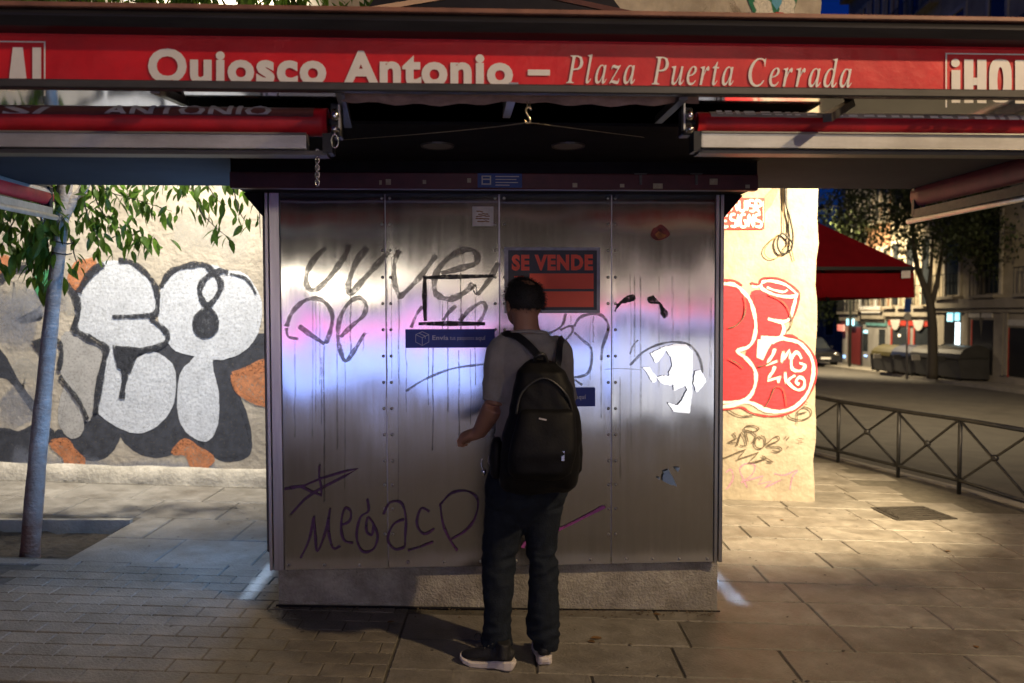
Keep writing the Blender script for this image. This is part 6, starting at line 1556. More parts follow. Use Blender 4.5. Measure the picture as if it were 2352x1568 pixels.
# recycling containers
M['bin'] = mat('container_grey', (0.05, 0.05, 0.05), 0.5, scale=3, var=.2, rand=.1)
bins = [('yellow lidded recycling container, leftmost of the row by the kerb', (0.06, 0.05, 0.014), 2000, 2046), ('blue lidded recycling container second in the row by the kerb', (0.01, 0.018, 0.05), 2046, 2090), ('grey lidded recycling container with a pale label, third in the row', (0.05, 0.048, 0.042), 2090, 2134), ('wide dark grey rounded container at the near end of the row', (0.045, 0.045, 0.043), 2136, 2203)]
for lab, lc, p0, p1 in bins:
    f0, f1 = GP(p0, 853 + (p0 - 2000) * .105, 0), GP(p1, 853 + (p1 - 2000) * .105, 0)
    ax = (f1 - f0); ax.z = 0; W = ax.length; ax.normalize(); dp = V((-ax.y, ax.x, 0))
    if dp.y < 0: dp = -dp
    mid = (f0 + f1) / 2; mid.z = 0; zb = zg(mid.x, mid.y)
    hgt = FP and (CAM + ray((p0 + p1) / 2, 792) * ((mid - CAM).dot(V((0, 1, 0))) / ray((p0 + p1) / 2, 792).y)).z - zb
    t = thing('recycling_container', lab, 'container', (mid.x, mid.y, zb), None, 'recycling containers along the far kerb')
    W *= .97; dpt = 1.35
    def prof_box(z0_, z1_, s0, s1, n_=5, r=.18):
        pass
    g = G()
    pr = [(-dpt / 2 + .06, 0.10), (-dpt / 2, hgt * .62), (dpt / 2, hgt * .62), (dpt / 2 - .06, .10)]
    a = mid + dp * dpt / 2 - ax * W / 2
    g.prism([a + dp * y + V((0, 0, zb + z_)) for y, z_ in pr], ax * W); obj('body', g, M['bin'], t, bev=.05)
    g = G(); n_ = 9
    pr = [(-dpt / 2 - .02, hgt * .622)] + [(-math.cos(math.pi * k / n_) * (dpt / 2 + .02), hgt * .64 + math.sin(math.pi * k / n_) * hgt * .36) for k in range(n_ + 1)] + [(dpt / 2 + .02, hgt * .622)]
    g.prism([a + dp * y + V((0, 0, zb + z_)) for y, z_ in pr], ax * W); obj('lid', g, mat('lid', lc, .45, scale=3, var=.2), t, bev=.03)
    g = G(); c_ = mid - dp * .03 + V((0, 0, zb + hgt * .60)); g.box(c_ + V((-.28, -.03, -.10)), c_ + V((.28, .03, .10))); obj('slot_label', g, M['f_signgrey'] if 'pale' in lab or 'yellow' in lab else M['bin'], t)
    for s_ in (-1, 1):
        for e_ in (.15, .85):
            g = G(); c_ = mid + ax * (W * .38 * s_) + dp * dpt * e_ + V((0, 0, zb + .07)); g.tube([c_ - ax * .04, c_ + ax * .04], .075, 10); obj('wheel', g, M['black_metal'], t)
# parked car, seen from the front
cf = GP(1896, 843, -.12); cc = V((cf.x, cf.y, zg(cf.x, cf.y) - .12))
car = thing('parked_car', 'dark car facing the camera at the far kerb', 'car', cc)
M['car'] = mat('dark_car_paint', (0.012, 0.013, 0.016), 0.2, spec=.7, var=.1); M['tyre'] = mat('tyre', (0.02, 0.02, 0.02), .8)
cw = .86
g = G(); sec = [(-.0, .32, .80), (.05, .55, .84), (.10, .80, .82), (1.15, .93, .84), (1.25, .95, .84), (3.3, .98, .84), (4.2, .92, .80), (4.25, .35, .78)]
vs = []
for y, z_, w_ in sec: vs += [(cc.x - w_, cc.y + y, cc.z + .28), (cc.x - w_, cc.y + y, cc.z + z_ * .9), (cc.x - w_ * .88, cc.y + y, cc.z + z_), (cc.x + w_ * .88, cc.y + y, cc.z + z_), (cc.x + w_, cc.y + y, cc.z + z_ * .9), (cc.x + w_, cc.y + y, cc.z + .28)]
g.add(vs, [(i * 6 + k, i * 6 + (k + 1) % 6, i * 6 + 6 + (k + 1) % 6, i * 6 + 6 + k) for i in range(len(sec) - 1) for k in range(6)] + [tuple(range(6)), tuple((len(sec) - 1) * 6 + k for k in range(6))[::-1]])
obj('body', g, M['car'], car, bev=.04)
g = G(); vs = []
for y, z_, w_ in ((1.2, .93, .74), (2.0, 1.48, .60), (3.3, 1.5, .60), (3.95, .95, .70)): vs += [(cc.x - w_, cc.y + y, cc.z + z_), (cc.x + w_, cc.y + y, cc.z + z_)]
g.add(vs + [(cc.x - .74, cc.y + 2, cc.z + .95), (cc.x + .74, cc.y + 2, cc.z + .95), (cc.x - .74, cc.y + 3.3, cc.z + .95), (cc.x + .74, cc.y + 3.3, cc.z + .95)], [(0, 1, 3, 2), (2, 3, 5, 4), (4, 5, 7, 6), (0, 2, 8), (8, 2, 4, 10), (10, 4, 6), (1, 9, 3), (9, 11, 5, 3), (11, 7, 5)]); obj('cabin_glass', g, M['f_glass'], car)
g = G(); g.box((cc.x - .58, cc.y + 2.02, cc.z + 1.485), (cc.x + .58, cc.y + 3.28, cc.z + 1.53)); obj('roof', g, M['car'], car, bev=.02)
for s_ in (-1, 1):
    g = G(); g.ball((cc.x + s_ * .60, cc.y + .06, cc.z + .68), (.16, .06, .08), 10, 6); obj('headlight', g, M['chrome'], car, smooth=True)
    for y in (.8, 3.5):
        g = G(); g.tube([(cc.x + s_ * .66, cc.y + y, cc.z + .31), (cc.x + s_ * .85, cc.y + y, cc.z + .31)], .31, 14); obj('wheel', g, M['tyre'], car)
    g = G(); g.box((cc.x + s_ * .86, cc.y + 1.5, cc.z + .95), (cc.x + s_ * 1.0, cc.y + 1.6, cc.z + 1.08)); obj('mirror', g, M['car'], car, bev=.02)
g = G(); g.box((cc.x - .26, cc.y - .03, cc.z + .42), (cc.x + .26, cc.y - .012, cc.z + .53)); obj('number_plate', g, M['letter'], car)
g = G(); g.box((cc.x - .4, cc.y + .01, cc.z + .58), (cc.x + .4, cc.y + .055, cc.z + .74)); obj('grille', g, M['black_metal'], car)
# sign post
sp = GP(2084, 868, 0); sx_ = (CAM + ray(2084, 800) * ((sp.y - .9) / ray(2084, 800).y)).x; sp = V((sx_, sp.y - .9, zg(sx_, sp.y - .9)))
st = thing('sign_post', 'slim grey post with a blue street sign behind the containers', 'sign', sp)
k_ = sp.y / F
def at_y(px, py, y): return CAM + ray(px, py) * (y / ray(px, py).y)
g = G(); g.tube([sp, at_y(2084, 682, sp.y)], .035, 8); obj('post', g, M['alu'], st, smooth=True)
p0, p1 = at_y(2078, 686, sp.y - .05), at_y(2092, 717, sp.y - .05); g = G(); g.box((p0.x, p0.y - .01, p1.z), (p1.x, p0.y + .01, p0.z)); obj('sign_plate', g, M['stk_blue'], st)
p0 = at_y(2085, 727, sp.y - .05); g = G(); g.tube([p0, p0 + V((0, .02, 0))], 9 * k_, 16); obj('sign_disc', g, M['f_signgrey'], st)
# street trees
def street_tree(label, base, limbs, crowns, seed, n=3400, ls=.16):
    t = thing('street_tree', label, 'tree', base, None, 'street trees on the far pavement')
    r_ = random.Random(seed)
    g = G()
    for pts_, r0, r1 in limbs:
        p = curve(pts_, 5); g.tube(p, [r0 + (r1 - r0) * i / (len(p) - 1) for i in range(len(p))], 8)
    obj('trunk', g, M['bark_dark'], t, smooth=True)
    g = G()
    for (c, rx, rz, k) in crowns:
        for i in range(int(n * k)):
            d = V((r_.gauss(0, 1), r_.gauss(0, 1), r_.gauss(0, 1))).normalized() * (r_.random() ** .45)
            q = c + V((d.x * rx, d.y * rx, d.z * rz))
            if noise.noise(q * .9 + V((seed, 0, 0))) < -.08: continue
            L = ls * r_.uniform(.6, 1.3)
            m_ = Matrix.Translation(q) @ Matrix.Rotation(r_.uniform(0, 6.28), 4, 'Z') @ Matrix.Rotation(r_.gauss(.4, .7), 4, 'Y')
            g.add([m_ @ V(e) for e in ((0, 0, 0), (L * .5, L * .32, 0), (L, 0, -L * .1), (L * .5, -L * .32, 0))], [(0, 1, 2, 3)])
    o = obj('crown', g, M['leaf_far'], t); o['kind'] = 'stuff'
def yv(px, py, y): return at_y(px, py, y)
T2 = GP(2269, 874, 0); y2 = T2.y
street_tree('street tree nearest the two dark doorways', V((T2.x, T2.y, zg(T2.x, T2.y))), [([V((T2.x, T2.y, zg(T2.x, T2.y) - .05)), yv(2262, 740, y2), yv(2256, 660, y2), yv(2250, 600, y2), yv(2240, 500, y2 + .5), yv(2235, 380, y2 + .5)], .19, .08), ([yv(2254, 640, y2), yv(2285, 590, y2), yv(2330, 540, y2 - .4)], .09, .04), ([yv(2252, 610, y2), yv(2225, 550, y2), yv(2195, 480, y2)], .09, .04)],
            [(yv(2215, 500, y2), 2.4, 1.5, 1.3), (yv(2330, 530, y2 - 1), 2.2, 1.6, 1.3), (yv(2270, 420, y2), 2.6, 1.5, 1.0), (yv(2300, 620, y2 - .5), 1.1, .7, .25)], 3)
y1 = 30.0
T1 = yv(2143, 800, y1); T1 = V((T1.x, T1.y, zg(T1.x, T1.y)))
street_tree('street tree forking low behind the recycling containers', T1, [([T1, yv(2142, 760, y1), yv(2136, 695, y1), yv(2120, 650, y1), yv(2104, 600, y1), yv(2095, 500, y1)], .20, .07), ([yv(2138, 700, y1), yv(2150, 660, y1), yv(2160, 600, y1), yv(2172, 520, y1)], .12, .05), ([yv(2131, 680, y1), yv(2138, 620, y1), yv(2142, 540, y1)], .10, .04)],
            [(yv(2080, 500, y1), 3.2, 2.0, 1.6), (yv(2180, 500, y1), 2.6, 1.7, 1.3), (yv(2010, 470, y1), 3.0, 2.0, 1.3), (yv(2120, 420, y1), 3, 1.5, 1.0)], 5)
y3 = 42.0
T3 = yv(2036, 840, y3); T3 = V((T3.x, T3.y, zg(T3.x, T3.y)))
street_tree('slender street tree in front of the teal shop sign', T3, [([T3, yv(2034, 780, y3), yv(2030, 720, y3), yv(2020, 690, y3), yv(2010, 560, y3)], .17, .06)],
            [(yv(1960, 540, y3), 4.0, 2.6, 1.5), (yv(2040, 560, y3), 3.5, 2.2, 1.1), (yv(1920, 700, y3 + 8), 3.4, 1.3, .8)], 8, ls=.2)
y4 = 56.0
T4 = yv(1952, 838, y4); T4 = V((T4.x, T4.y, zg(T4.x, T4.y)))
street_tree('distant street tree just behind the parked car', T4, [([T4, yv(1953, 760, y4), yv(1950, 680, y4)], .18, .08)], [(yv(1930, 700, y4), 3.2, 1.6, 1.0), (yv(1900, 660, y4), 3.5, 2.5, 1.0)], 13, ls=.24)

# ------------------------------------------------------------------ what the steel mirrors: lit shopfront across the square, behind the camera
M['post_case'] = mat('glow_panel_case', (0.05, 0.05, 0.05), .5)
sb = thing('lit_shop_building', 'dark building with lit shop windows facing the kiosk across the square', 'building', (0, -9, zg(0, 0)))
obj('wall', G().box((-16, -14, -.6), (16, -9.0, 9)), far_mat('dark_shop_wall', (0.03, 0.026, 0.024)), sb)
def lamp_panel(name, m_, x0, x1, z0, z1, y=-8.97):
    return obj(name, G().box((x0, y - .02, z0), (x1, y, z1)), m_, sb)
SHOP = [('lit_sign', (1.0, 0.86, 0.62), 10.5, -5.6, -1.6, 1.97, 2.34), ('lit_sign', (1.0, 0.80, 0.52), 1.3, -.8, 2.6, 1.95, 2.35), ('lit_sign', (1.0, 0.80, 0.62), 0.5, 3.2, 9, 2.0, 2.5),
        ('neon_strip', (1.0, 0.14, 0.42), 2.8, -6.0, 1.2, 1.05, 1.34), ('neon_strip', (1.0, 0.16, 0.30), 2.8, 2.2, 6.2, 1.62, 1.84), ('lit_window', (1.0, .74, .46), 1.8, 3.6, 8.0, .30, .62),
        ('lit_window', (0.22, 0.38, 1.0), 2.6, -6, 3.6, -.05, 1.0), ('lit_window', (0.36, 0.46, 1.0), 1.2, -6, 7, 1.36, 1.60), ('lit_window', (0.36, 0.46, 1.0), 1.6, 3.8, 7.5, .85, 1.4)]
for i, (nm, c, s_, x0, x1, z0, z1) in enumerate(SHOP):
    lamp_panel(nm, glow(nm + '_glow', c, s_), x0, x1, z0, z1, -8.97 + .004 * i)

lc_ = thing('patch_glow_panel', 'added white glowing panel behind the camera, mirrored by the torn poster', 'light panel', (3.05, -2.85, zg(3.05, -2.85)))  # unseen glow added to make the mirror patches on the steel white
obj('case', G().box((2.15, -3.0, zg(3, -3) - .01), (4.0, -2.853, 1.40)), M['post_case'], lc_)
obj('lit_face', G().box((2.35, -2.852, .05), (3.75, -2.845, 1.16)), glow('patch_glow', (.92, .95, 1.0), 1.35), lc_)

# ------------------------------------------------------------------ street lamps, with two added behind the camera
M['post'] = mat('lamp_post', (0.04, 0.045, 0.04), 0.45, metal=.6, var=.2)
def lamp(kind, name, loc, energy, color, radius=.10, spot=None, aim=None):
    d = bpy.data.lights.new(name, 'SPOT' if spot else 'POINT'); d.energy = energy; d.color = color; d.shadow_soft_size = radius
    if spot: d.spot_size = R(spot); d.spot_blend = .6
    o = bpy.data.objects.new(name, d); col.objects.link(o); o.location = loc
    if aim is not None: o.rotation_euler = (V(aim) - V(loc)).to_track_quat('-Z', 'Y').to_euler()
    return o
def lamp_post(label, loc, foot):
    b = V((foot[0], foot[1], zg(foot[0], foot[1])))
    t = thing('street_lamp', label, 'street lamp', b, None, 'street lamps round the square')
    L = V(loc)
    g = G(); g.tube([b, V((b.x, b.y, L.z + .5))], [.075, .045], 10); obj('post', g, M['post'], t, smooth=True)
    g = G(); g.tube([V((b.x, b.y, L.z + .45)), V(((b.x + L.x) / 2, (b.y + L.y) / 2, L.z + .55)), V((L.x, L.y, L.z + .36))], .03, 8); obj('arm', g, M['post'], t, smooth=True)
    g = G(); g.tube([V((L.x, L.y, L.z + .38)), V((L.x, L.y, L.z + .26)), V((L.x, L.y, L.z + .14))], [.04, .16, .20], 14); obj('lamp_head', g, M['post'], t, smooth=True)
    return t
def wall_lantern(label, loc):
    L = V(loc)
    t = thing('wall_lantern', label, 'wall lamp', (L.x, WY, L.z + .3))
    g = G(); g.tube([V((L.x, WY - .01, L.z + .15)), V((L.x, (WY + L.y) / 2, L.z + .42)), V((L.x, L.y, L.z + .38))], .02, 8); obj('arm', g, M['post'], t, smooth=True)
    g = G(); g.tube([V((L.x, L.y, L.z + .38)), V((L.x, L.y, L.z + .30)), V((L.x, L.y, L.z + .16))], [.03, .14, .19], 12); obj('lamp_head', g, M['post'], t, smooth=True)
LA, LB, LC = (5.2, 0.0, 5.6), (-1.75, 5.6, 5.5), (4.4, 4.6, 3.5)
lamp_post('street lamp on the pavement right of the camera', LA, (6.2, -.2)); lamp(None, 'street_lamp_light', LA, 1400, (1.0, 0.72, 0.40), .12)
wall_lantern('lantern on the cream wall above the white graffiti', LB); lamp(None, 'lantern_light', LB, 3300, (1.0, 0.92, 0.78), 0.09, 70, (-3.0, 7.0, 2.6)).data.spot_blend = 1.0
lamp_post('street lamp beside the railing facing the cream wall corner', LC, (5.1, 4.5)); lamp(None, 'lantern_light', LC, 3200, (1.0, 0.78, 0.47), .09, 66, (2.1, 7.0, 1.0))
LD, LE = (9.0, 17.5, 6.0), (14.3, 37.0, 6.2)
lamp_post('street lamp reaching over the road beyond the corner', LD, (kp(-3.5, -.5).x, kp(-3.5, -.5).y)); lamp(None, 'street_lamp_light', LD, 2300, (1.0, 0.78, 0.46), .15, 168, (9.5, 19, 0))
lamp_post('street lamp far down the road', LE, (17.2, 40.5)); lamp(None, 'street_lamp_light', LE, 8000, (1.0, 0.80, 0.50), .15, 160, (16.5, 40, 0))
LF = (-1.0, -6.3, 5.0)  # added lamp, lights the ground that the lower steel mirrors
lamp_post('added lamp behind the camera that brightens the mirrored ground', LF, (-1.0, -8.2)); lamp(None, 'street_lamp_light', LF, 1500, (0.82, 0.80, 1.0), .15, 104, (-1.0, -6.0, 0))
LG = (3.4, -5.5, 4.8)  # added fill, brightens the man's back and the signs
lamp_post('added fill lamp behind the camera for the man and the signs', LG, (4.6, -6.2)); lamp(None, 'street_lamp_light', LG, 240, (1.0, 0.84, 0.62), .15)
# narrow light leaking down behind each poster case
for px, x in ((0, XL - .165), (1, XR + .165)):
    d = bpy.data.lights.new('case_light', 'AREA'); d.shape = 'RECTANGLE'; d.size = .04; d.size_y = .62; d.energy = .3; d.color = (.42, .62, 1.0); d.spread = R(20)
    o = bpy.data.objects.new('case_light', d); col.objects.link(o)
    o.matrix_world = KM @ Matrix.Translation((x, .46, .34))

# ------------------------------------------------------------------ the man with the backpack
M['skin'] = mat('skin', (0.36, 0.18, 0.115), 0.55, scale=12, var=.12)
M['hair'] = mat('dark_hair', (0.010, 0.008, 0.008), 0.6, scale=60, var=.5, bump=.6, bscale=120)
M['shirt'] = mat('grey_tshirt', (0.30, 0.275, 0.25), 0.9, scale=14, var=.15, bump=.3, bscale=140, sheen=.2)
M['jeans'] = mat('dark_jeans', (0.013, 0.017, 0.024), 0.85, spec=.15, scale=20, var=.3, bump=.3, bscale=150)
M['shoe'] = mat('black_shoe', (0.012, 0.012, 0.013), .65, scale=20, var=.3, bump=.3, bscale=120)
M['sole'] = mat('white_sole', (0.62, 0.56, 0.52), .6, scale=20, var=.12)
M['pack'] = mat('black_backpack', (0.004, 0.004, 0.005), .6, spec=.2, scale=12, var=.4, bump=.12, bscale=90)
M['packshine'] = mat('backpack_webbing', (0.018, 0.018, 0.02), .4, scale=30, var=.3)
MY = 3.60
m = MY / F                                  # metres per photo pixel at the man
def B(px, py, d=0.0): return pt(px, py, MY + d)
def rings_px(rows): return [(B(cx, y, dy).x, MY + dy, B(cx, y, dy).z, hw * m, hd) for (cx, y, hw, dy, hd) in rows]
feet = B(1180, 1530)
man_base = V((B(1195, 1520).x, MY, zg(0, MY)))
body = G()
head_c = B(1204, 692, .015)
hr = Matrix.Rotation(R(32), 3, 'Z')
body.ball(head_c, (.076, .098, .098), 20, 14, hr)
body.ball(head_c + hr @ V((0, .035, -.055)), (.058, .066, .062), 16, 10, hr)          # jaw
body.ball(head_c + hr @ V((0, .105, -.03)), (.013, .018, .020), 8, 6, hr)             # nose
for s_ in (-1, 1): body.ball(head_c + hr @ V((s_ * .080, .005, -.02)), (.010, .020, .033), 10, 8, hr)
body.tube([B(1206, 722, .0), B(1209, 752, -.015), B(1212, 790, -.015)], [(.058, .062), (.058, .06), (.085, .06)], 18)
body.loft(rings_px([(1214, 776, 40, .0, .06), (1218, 792, 66, 0, .085), (1220, 820, 76, 0, .105), (1220, 900, 72, 0, .11), (1217, 1000, 76, 0, .115), (1213, 1090, 84, 0, .12), (1210, 1160, 80, 0, .11)]), 20)
sh, el, wr = B(1153, 812, 0), B(1136, 930, -.04), B(1100, 994, .10)
body.tube(curve([sh, sh.lerp(el, .5), el], 3), [.050, .049, .047, .045, .043, .041, .041], 14)
body.tube(curve([el, el.lerp(wr, .4), wr], 3), [.045, .049, .049, .046, .042, .037, .034], 14)
sh2, el2, wr2 = B(1284, 812, .02), B(1300, 930, .06), B(1215, 985, .28)
body.tube([sh2, sh2.lerp(el2, .5), el2], [.05, .045, .04], 14); body.tube([el2, el2.lerp(wr2, .4), wr2], [.042, .042, .03], 14)
for hx, ky, ax_, ay in (((1158, 1180), (1145, 1300), (1141, 1470), .0), ((1243, 1190), (1248, 1300), (1250, 1480), .0)):
    body.tube([B(*hx), B(*ky, .01), B(*ax_, 0)], [.060, .045, .034], 14)
# hands: palm, four fingers and a thumb each
def hand(wr, dirv, side_, r=1.0):
    d = dirv.normalized(); up = V((0, 0, 1)); lat = d.cross(up).normalized() * side_; up = lat.cross(d).normalized() * side_
    pal = wr + d * .045
    body.tube([wr, wr + d * .03, wr + d * .075, wr + d * .092], [(.033, .028), (.041, .030), (.044, .028), (.040, .022)], 12)
    for k, (l, o) in enumerate(((.070, -.034), (.079, -.0115), (.074, .0115), (.058, .034))):
        a = wr + d * .082 + lat * o
        curl = V((0, 0, -1))
        p1 = a + d * l * .24 + curl * l * .16; p2 = p1 - d * l * .06 + curl * l * .36; p3 = p2 - d * l * .30 + curl * l * .02
        body.tube([a - d * .02, a, p1, p2, p3], [.0098, .0095, .0088, .0080, .0065], 8)
    a = wr + d * .03 - lat * .034
    body.tube([a, a + d * .028 - lat * .010 + V((0, 0, -.010)), a + d * .056 + lat * .006 + V((0, 0, -.026))], [.0135, .0115, .0085], 8)
hand(wr, V((-.55, .34, -.20)), 1)
hand(wr2, V((-.6, .5, .1)), -1)
bodyf = fuse(body, .0048, 4)
man = single('person', bodyf, M['skin'], 'man with his back turned, grey T-shirt and dark jeans, facing the steel', 'person', None, man_base, smooth=True)
# hair: short, thinning at the crown
hg = G()
crown = (hr @ V((.02, -.35, .94))).normalized()
seg, rg_ = 40, 30
idx = {}
for i in range(rg_ + 1):
    for k in range(seg):
        th = math.pi * i / rg_; ph = 2 * math.pi * k / seg
        d = V((math.sin(th) * math.cos(ph), math.sin(th) * math.sin(ph), math.cos(th)))
        dd = hr @ d
        low = -.42 if d.y < .1 else (-.1 if d.y < .45 else .25)
        thin = dd.dot(crown)
        if d.z > low + .16 * noise.noise(dd * 7) and not (d.y > .5 and d.z < .45):
            n_ = noise.noise(dd * 9) * .5 + noise.noise(dd * 26) * .5
            h_ = .010 + .006 * n_
            if thin > .90: h_ = -.003 + .012 * n_
            h_ = min(h_, (d.z - low) * .10 - .004)
            q = head_c + hr @ V((d.x * (.076 + h_), d.y * (.098 + h_), d.z * (.098 + h_)))
            idx[(i, k)] = len(hg.v); hg.v.append(q)
for i in range(rg_):
    for k in range(seg):
        k2 = (k + 1) % seg
        q = [(i, k), (i + 1, k), (i + 1, k2), (i, k2)]
        if all(a in idx for a in q): hg.f.append(tuple(idx[a] for a in q))
rh = random.Random(6)
cap_n = len(hg.v)
for _ in range(3600):                    # short hairs standing off the head
    q = hg.v[rh.randrange(cap_n)]
    d = (q - head_c).normalized()
    if d.dot(crown) > .9 and rh.random() < .8: continue
    d = (d + V((rh.gauss(0, .35), rh.gauss(0, .35), -.35 + rh.gauss(0, .3)))).normalized()
    s_ = d.cross(V((rh.gauss(0, 1), rh.gauss(0, 1), rh.gauss(0, 1)))).normalized() * .0012
    b_ = q + V((rh.gauss(0, .004), rh.gauss(0, .004), rh.gauss(0, .004)))
    hg.add([b_ - s_, b_ + s_, b_ + d * rh.uniform(.006, .015)], [(0, 1, 2)])
obj('hair', hg, M['hair'], man, smooth=True)
# T-shirt
def wrinkle(s, a, b=0.0):
    return lambda p: a * noise.noise(V((p.x * s, p.y * s, p.z * s * .6))) + b * noise.noise(V((p.x * s * 2.5 + p.z * 14, p.y * 8, p.z * s * 2.5)))
shirt = G()
shirt.loft(rings_px([(1213, 764, 43, -.008, .072), (1216, 777, 56, 0, .085), (1218, 790, 74, .0, .10), (1220, 812, 82, 0, .115), (1221, 850, 83, 0, .122), (1221, 920, 79, 0, .122), (1218, 1000, 82, 0, .125), (1214, 1040, 88, 0, .132), (1213, 1064, 92, 0, .136)]), 24)
el_s = sh.lerp(el, .95)
shirt.tube(curve([B(1172, 798, 0), sh, sh.lerp(el, .5), el_s], 3), [.066, .070, .072, .073, .072, .070, .068, .066, .064, .063], 16)
shirt.tube(curve([B(1265, 798, 0), sh2, sh2.lerp(el2, .5), sh2.lerp(el2, .9)], 3), [.062, .066, .066, .064, .062, .060, .060, .058, .058, .058], 16)
shf = fuse(shirt, .0085, 3, wrinkle(9, .008, .004))
obj('tshirt', shf, M['shirt'], man, smooth=True)
cl_ = G(); cl_.tube([B(1213, 766, -.01) + V((.083 * math.cos(a), .070 * math.sin(a), .012 * math.sin(a) * -1)) for a in [i * math.pi / 10 for i in range(21)]], .009, 6, cap=False); obj('collar', cl_, M['shirt'], man, smooth=True)
# jeans
jn = G()
jn.loft(rings_px([(1213, 1060, 88, 0, .13), (1212, 1110, 97, 0, .14), (1206, 1150, 92, 0, .125), (1202, 1185, 74, 0, .085), (1200, 1205, 50, 0, .05)]), 24)
def leg(rows):
    p = [B(x, y, d_) for x, y, r_, d_ in rows]
    jn.tube(curve(p, 3), [rows[min(i // 3, len(rows) - 1)][2] * m + (rows[min(i // 3 + 1, len(rows) - 1)][2] - rows[min(i // 3, len(rows) - 1)][2]) * m * (i % 3) / 3 for i in range((len(p) - 1) * 3 + 1)], 18)
leg([(1162, 1165, 50, 0), (1156, 1215, 47, .01), (1147, 1270, 40, .015), (1145, 1336, 37, 0), (1143, 1400, 32, -.02), (1141, 1450, 31, -.02), (1141, 1478, 33, -.02)])
leg([(1248, 1160, 47, 0), (1245, 1205, 41, .01), (1243, 1250, 36, .02), (1248, 1300, 33, .02), (1248, 1351, 35, .01), (1247, 1411, 37, 0), (1248, 1445, 36, 0), (1252, 1472, 29, 0), (1253, 1488, 28, 0)])
def denim(p):
    a = noise.noise(V((p.x * 7 + p.z * 9, p.y * 7, p.z * 15 - p.x * 10)))
    b = noise.noise(V((p.x * 9 - p.z * 11 + 5, p.y * 9, p.z * 19 + p.x * 8)))
    k = math.exp(-((p.z - .45) / .10) ** 2) + 1.3 * math.exp(-((p.z - .12) / .10) ** 2) + .5 * math.exp(-((p.z - .78) / .08) ** 2) + .25
    return k * (.016 * (.35 - abs(a)) + .010 * (.3 - abs(b))) + .004 * noise.noise(p * 10)
jf = fuse(jn, .0075, 2, denim)
obj('jeans', jf, M['jeans'], man, smooth=True)
# shoes
def shoe(heel, toe, zf, w, name_extra=None):
    d = V((toe.x - heel.x, toe.y - heel.y, 0)); L = d.length; d.normalize(); lat = V((-d.y, d.x, 0))
    heel = V((heel.x, heel.y, 0))
    def ring(t_, wl, wr, z0, z1):
        c = heel + d * (L * t_)
        return [c + lat * (-wl) + V((0, 0, z0)), c + lat * (-wl) + V((0, 0, z1)), c + lat * wr + V((0, 0, z1)), c + lat * wr + V((0, 0, z0))]
    g = G()
    prof_ = ((-.02, .20, .018), (.03, .30, .046), (.15, .36, .045), (.35, .33, .036), (.55, .38, .030), (.75, .42, .028), (.90, .34, .028), (.985, .18, .030))
    up_ = (.020, .0, .0, .004, .0, .0, .010, .024)
    vs = []
    for (t_, wf, h_), u_ in zip(prof_, up_):
        ww = w * wf
        vs += [q + V((0, 0, zf)) for q in ring(t_, ww, ww, u_, u_ + h_ * .95)]
    n_ = len(prof_)
    g.add(vs, [(i * 4 + k, i * 4 + (k + 1) % 4, i * 4 + 4 + (k + 1) % 4, i * 4 + 4 + k) for i in range(n_ - 1) for k in range(4)] + [(3, 2, 1, 0), tuple((n_ - 1) * 4 + k for k in range(4))])
    u = G()
    c = lambda t_, z_, s_=0: heel + d * (L * t_) + lat * s_ + V((0, 0, zf + z_))
    u.tube([c(.02, .055), c(.12, .065), c(.30, .068), (c(.5, .060)), c(.72, .050), c(.90, .042), c(.97, .040)], [(w * .22, .030), (w * .34, .040), (w * .33, .045), (w * .34, .036), (w * .38, .026), (w * .30, .018), (w * .16, .010)], 14)
    u.tube([c(.20, .06), c(.20, .10), c(.19, .125)], [(w * .36, .065), (w * .34, .055), (w * .34, .052)], 14)
    uf = fuse(u, .006, 3)
    s_o = obj('shoe', uf, M['shoe'], man, smooth=True)
    obj('sole', g, M['sole'], s_o, bev=.006)
    lc = G()
    for k in range(3): lc.tube([c(.36 + .07 * k, .112 - .012 * k, -w * .26), c(.37 + .07 * k, .120 - .013 * k), c(.38 + .07 * k, .112 - .012 * k, w * .26)], .0035, 5)
    obj('laces', lc, M['packshine'], s_o, smooth=True)
    return c
zf = zg(0, MY) + .004
hl, tl = GP(1182, 1539), GP(1056, 1519)
cA = shoe(hl, tl, zg(hl.x, MY) + .003, .098)
h2, t2 = GP(1252, 1531), GP(1238, 1482)
cB = shoe(h2, t2, zg(h2.x, MY) + .004, .102)
lp = B(1100, 1462, -.03); g = G()
g.tube(curve([lp + V((.022, 0, -.018)), lp + V((.006, 0, .012)), lp + V((-.016, 0, .010)), lp + V((-.018, 0, -.010)), lp + V((.0, 0, -.018)), lp + V((.022, 0, -.020))], 4), .0028, 5); obj('lace_loop', g, M['packshine'], man, smooth=True)
# things hanging at his left hip
g = G(); q = B(1108, 1052, .02); g.tube(curve([q, q + V((-.006, 0, -.03)), q + V((.004, 0, -.055))], 3), .004, 6); g.ball(q + V((.006, 0, -.065)), (.012, .006, .016), 8, 6); obj('key_ring', g, M['chrome'], man, smooth=True)
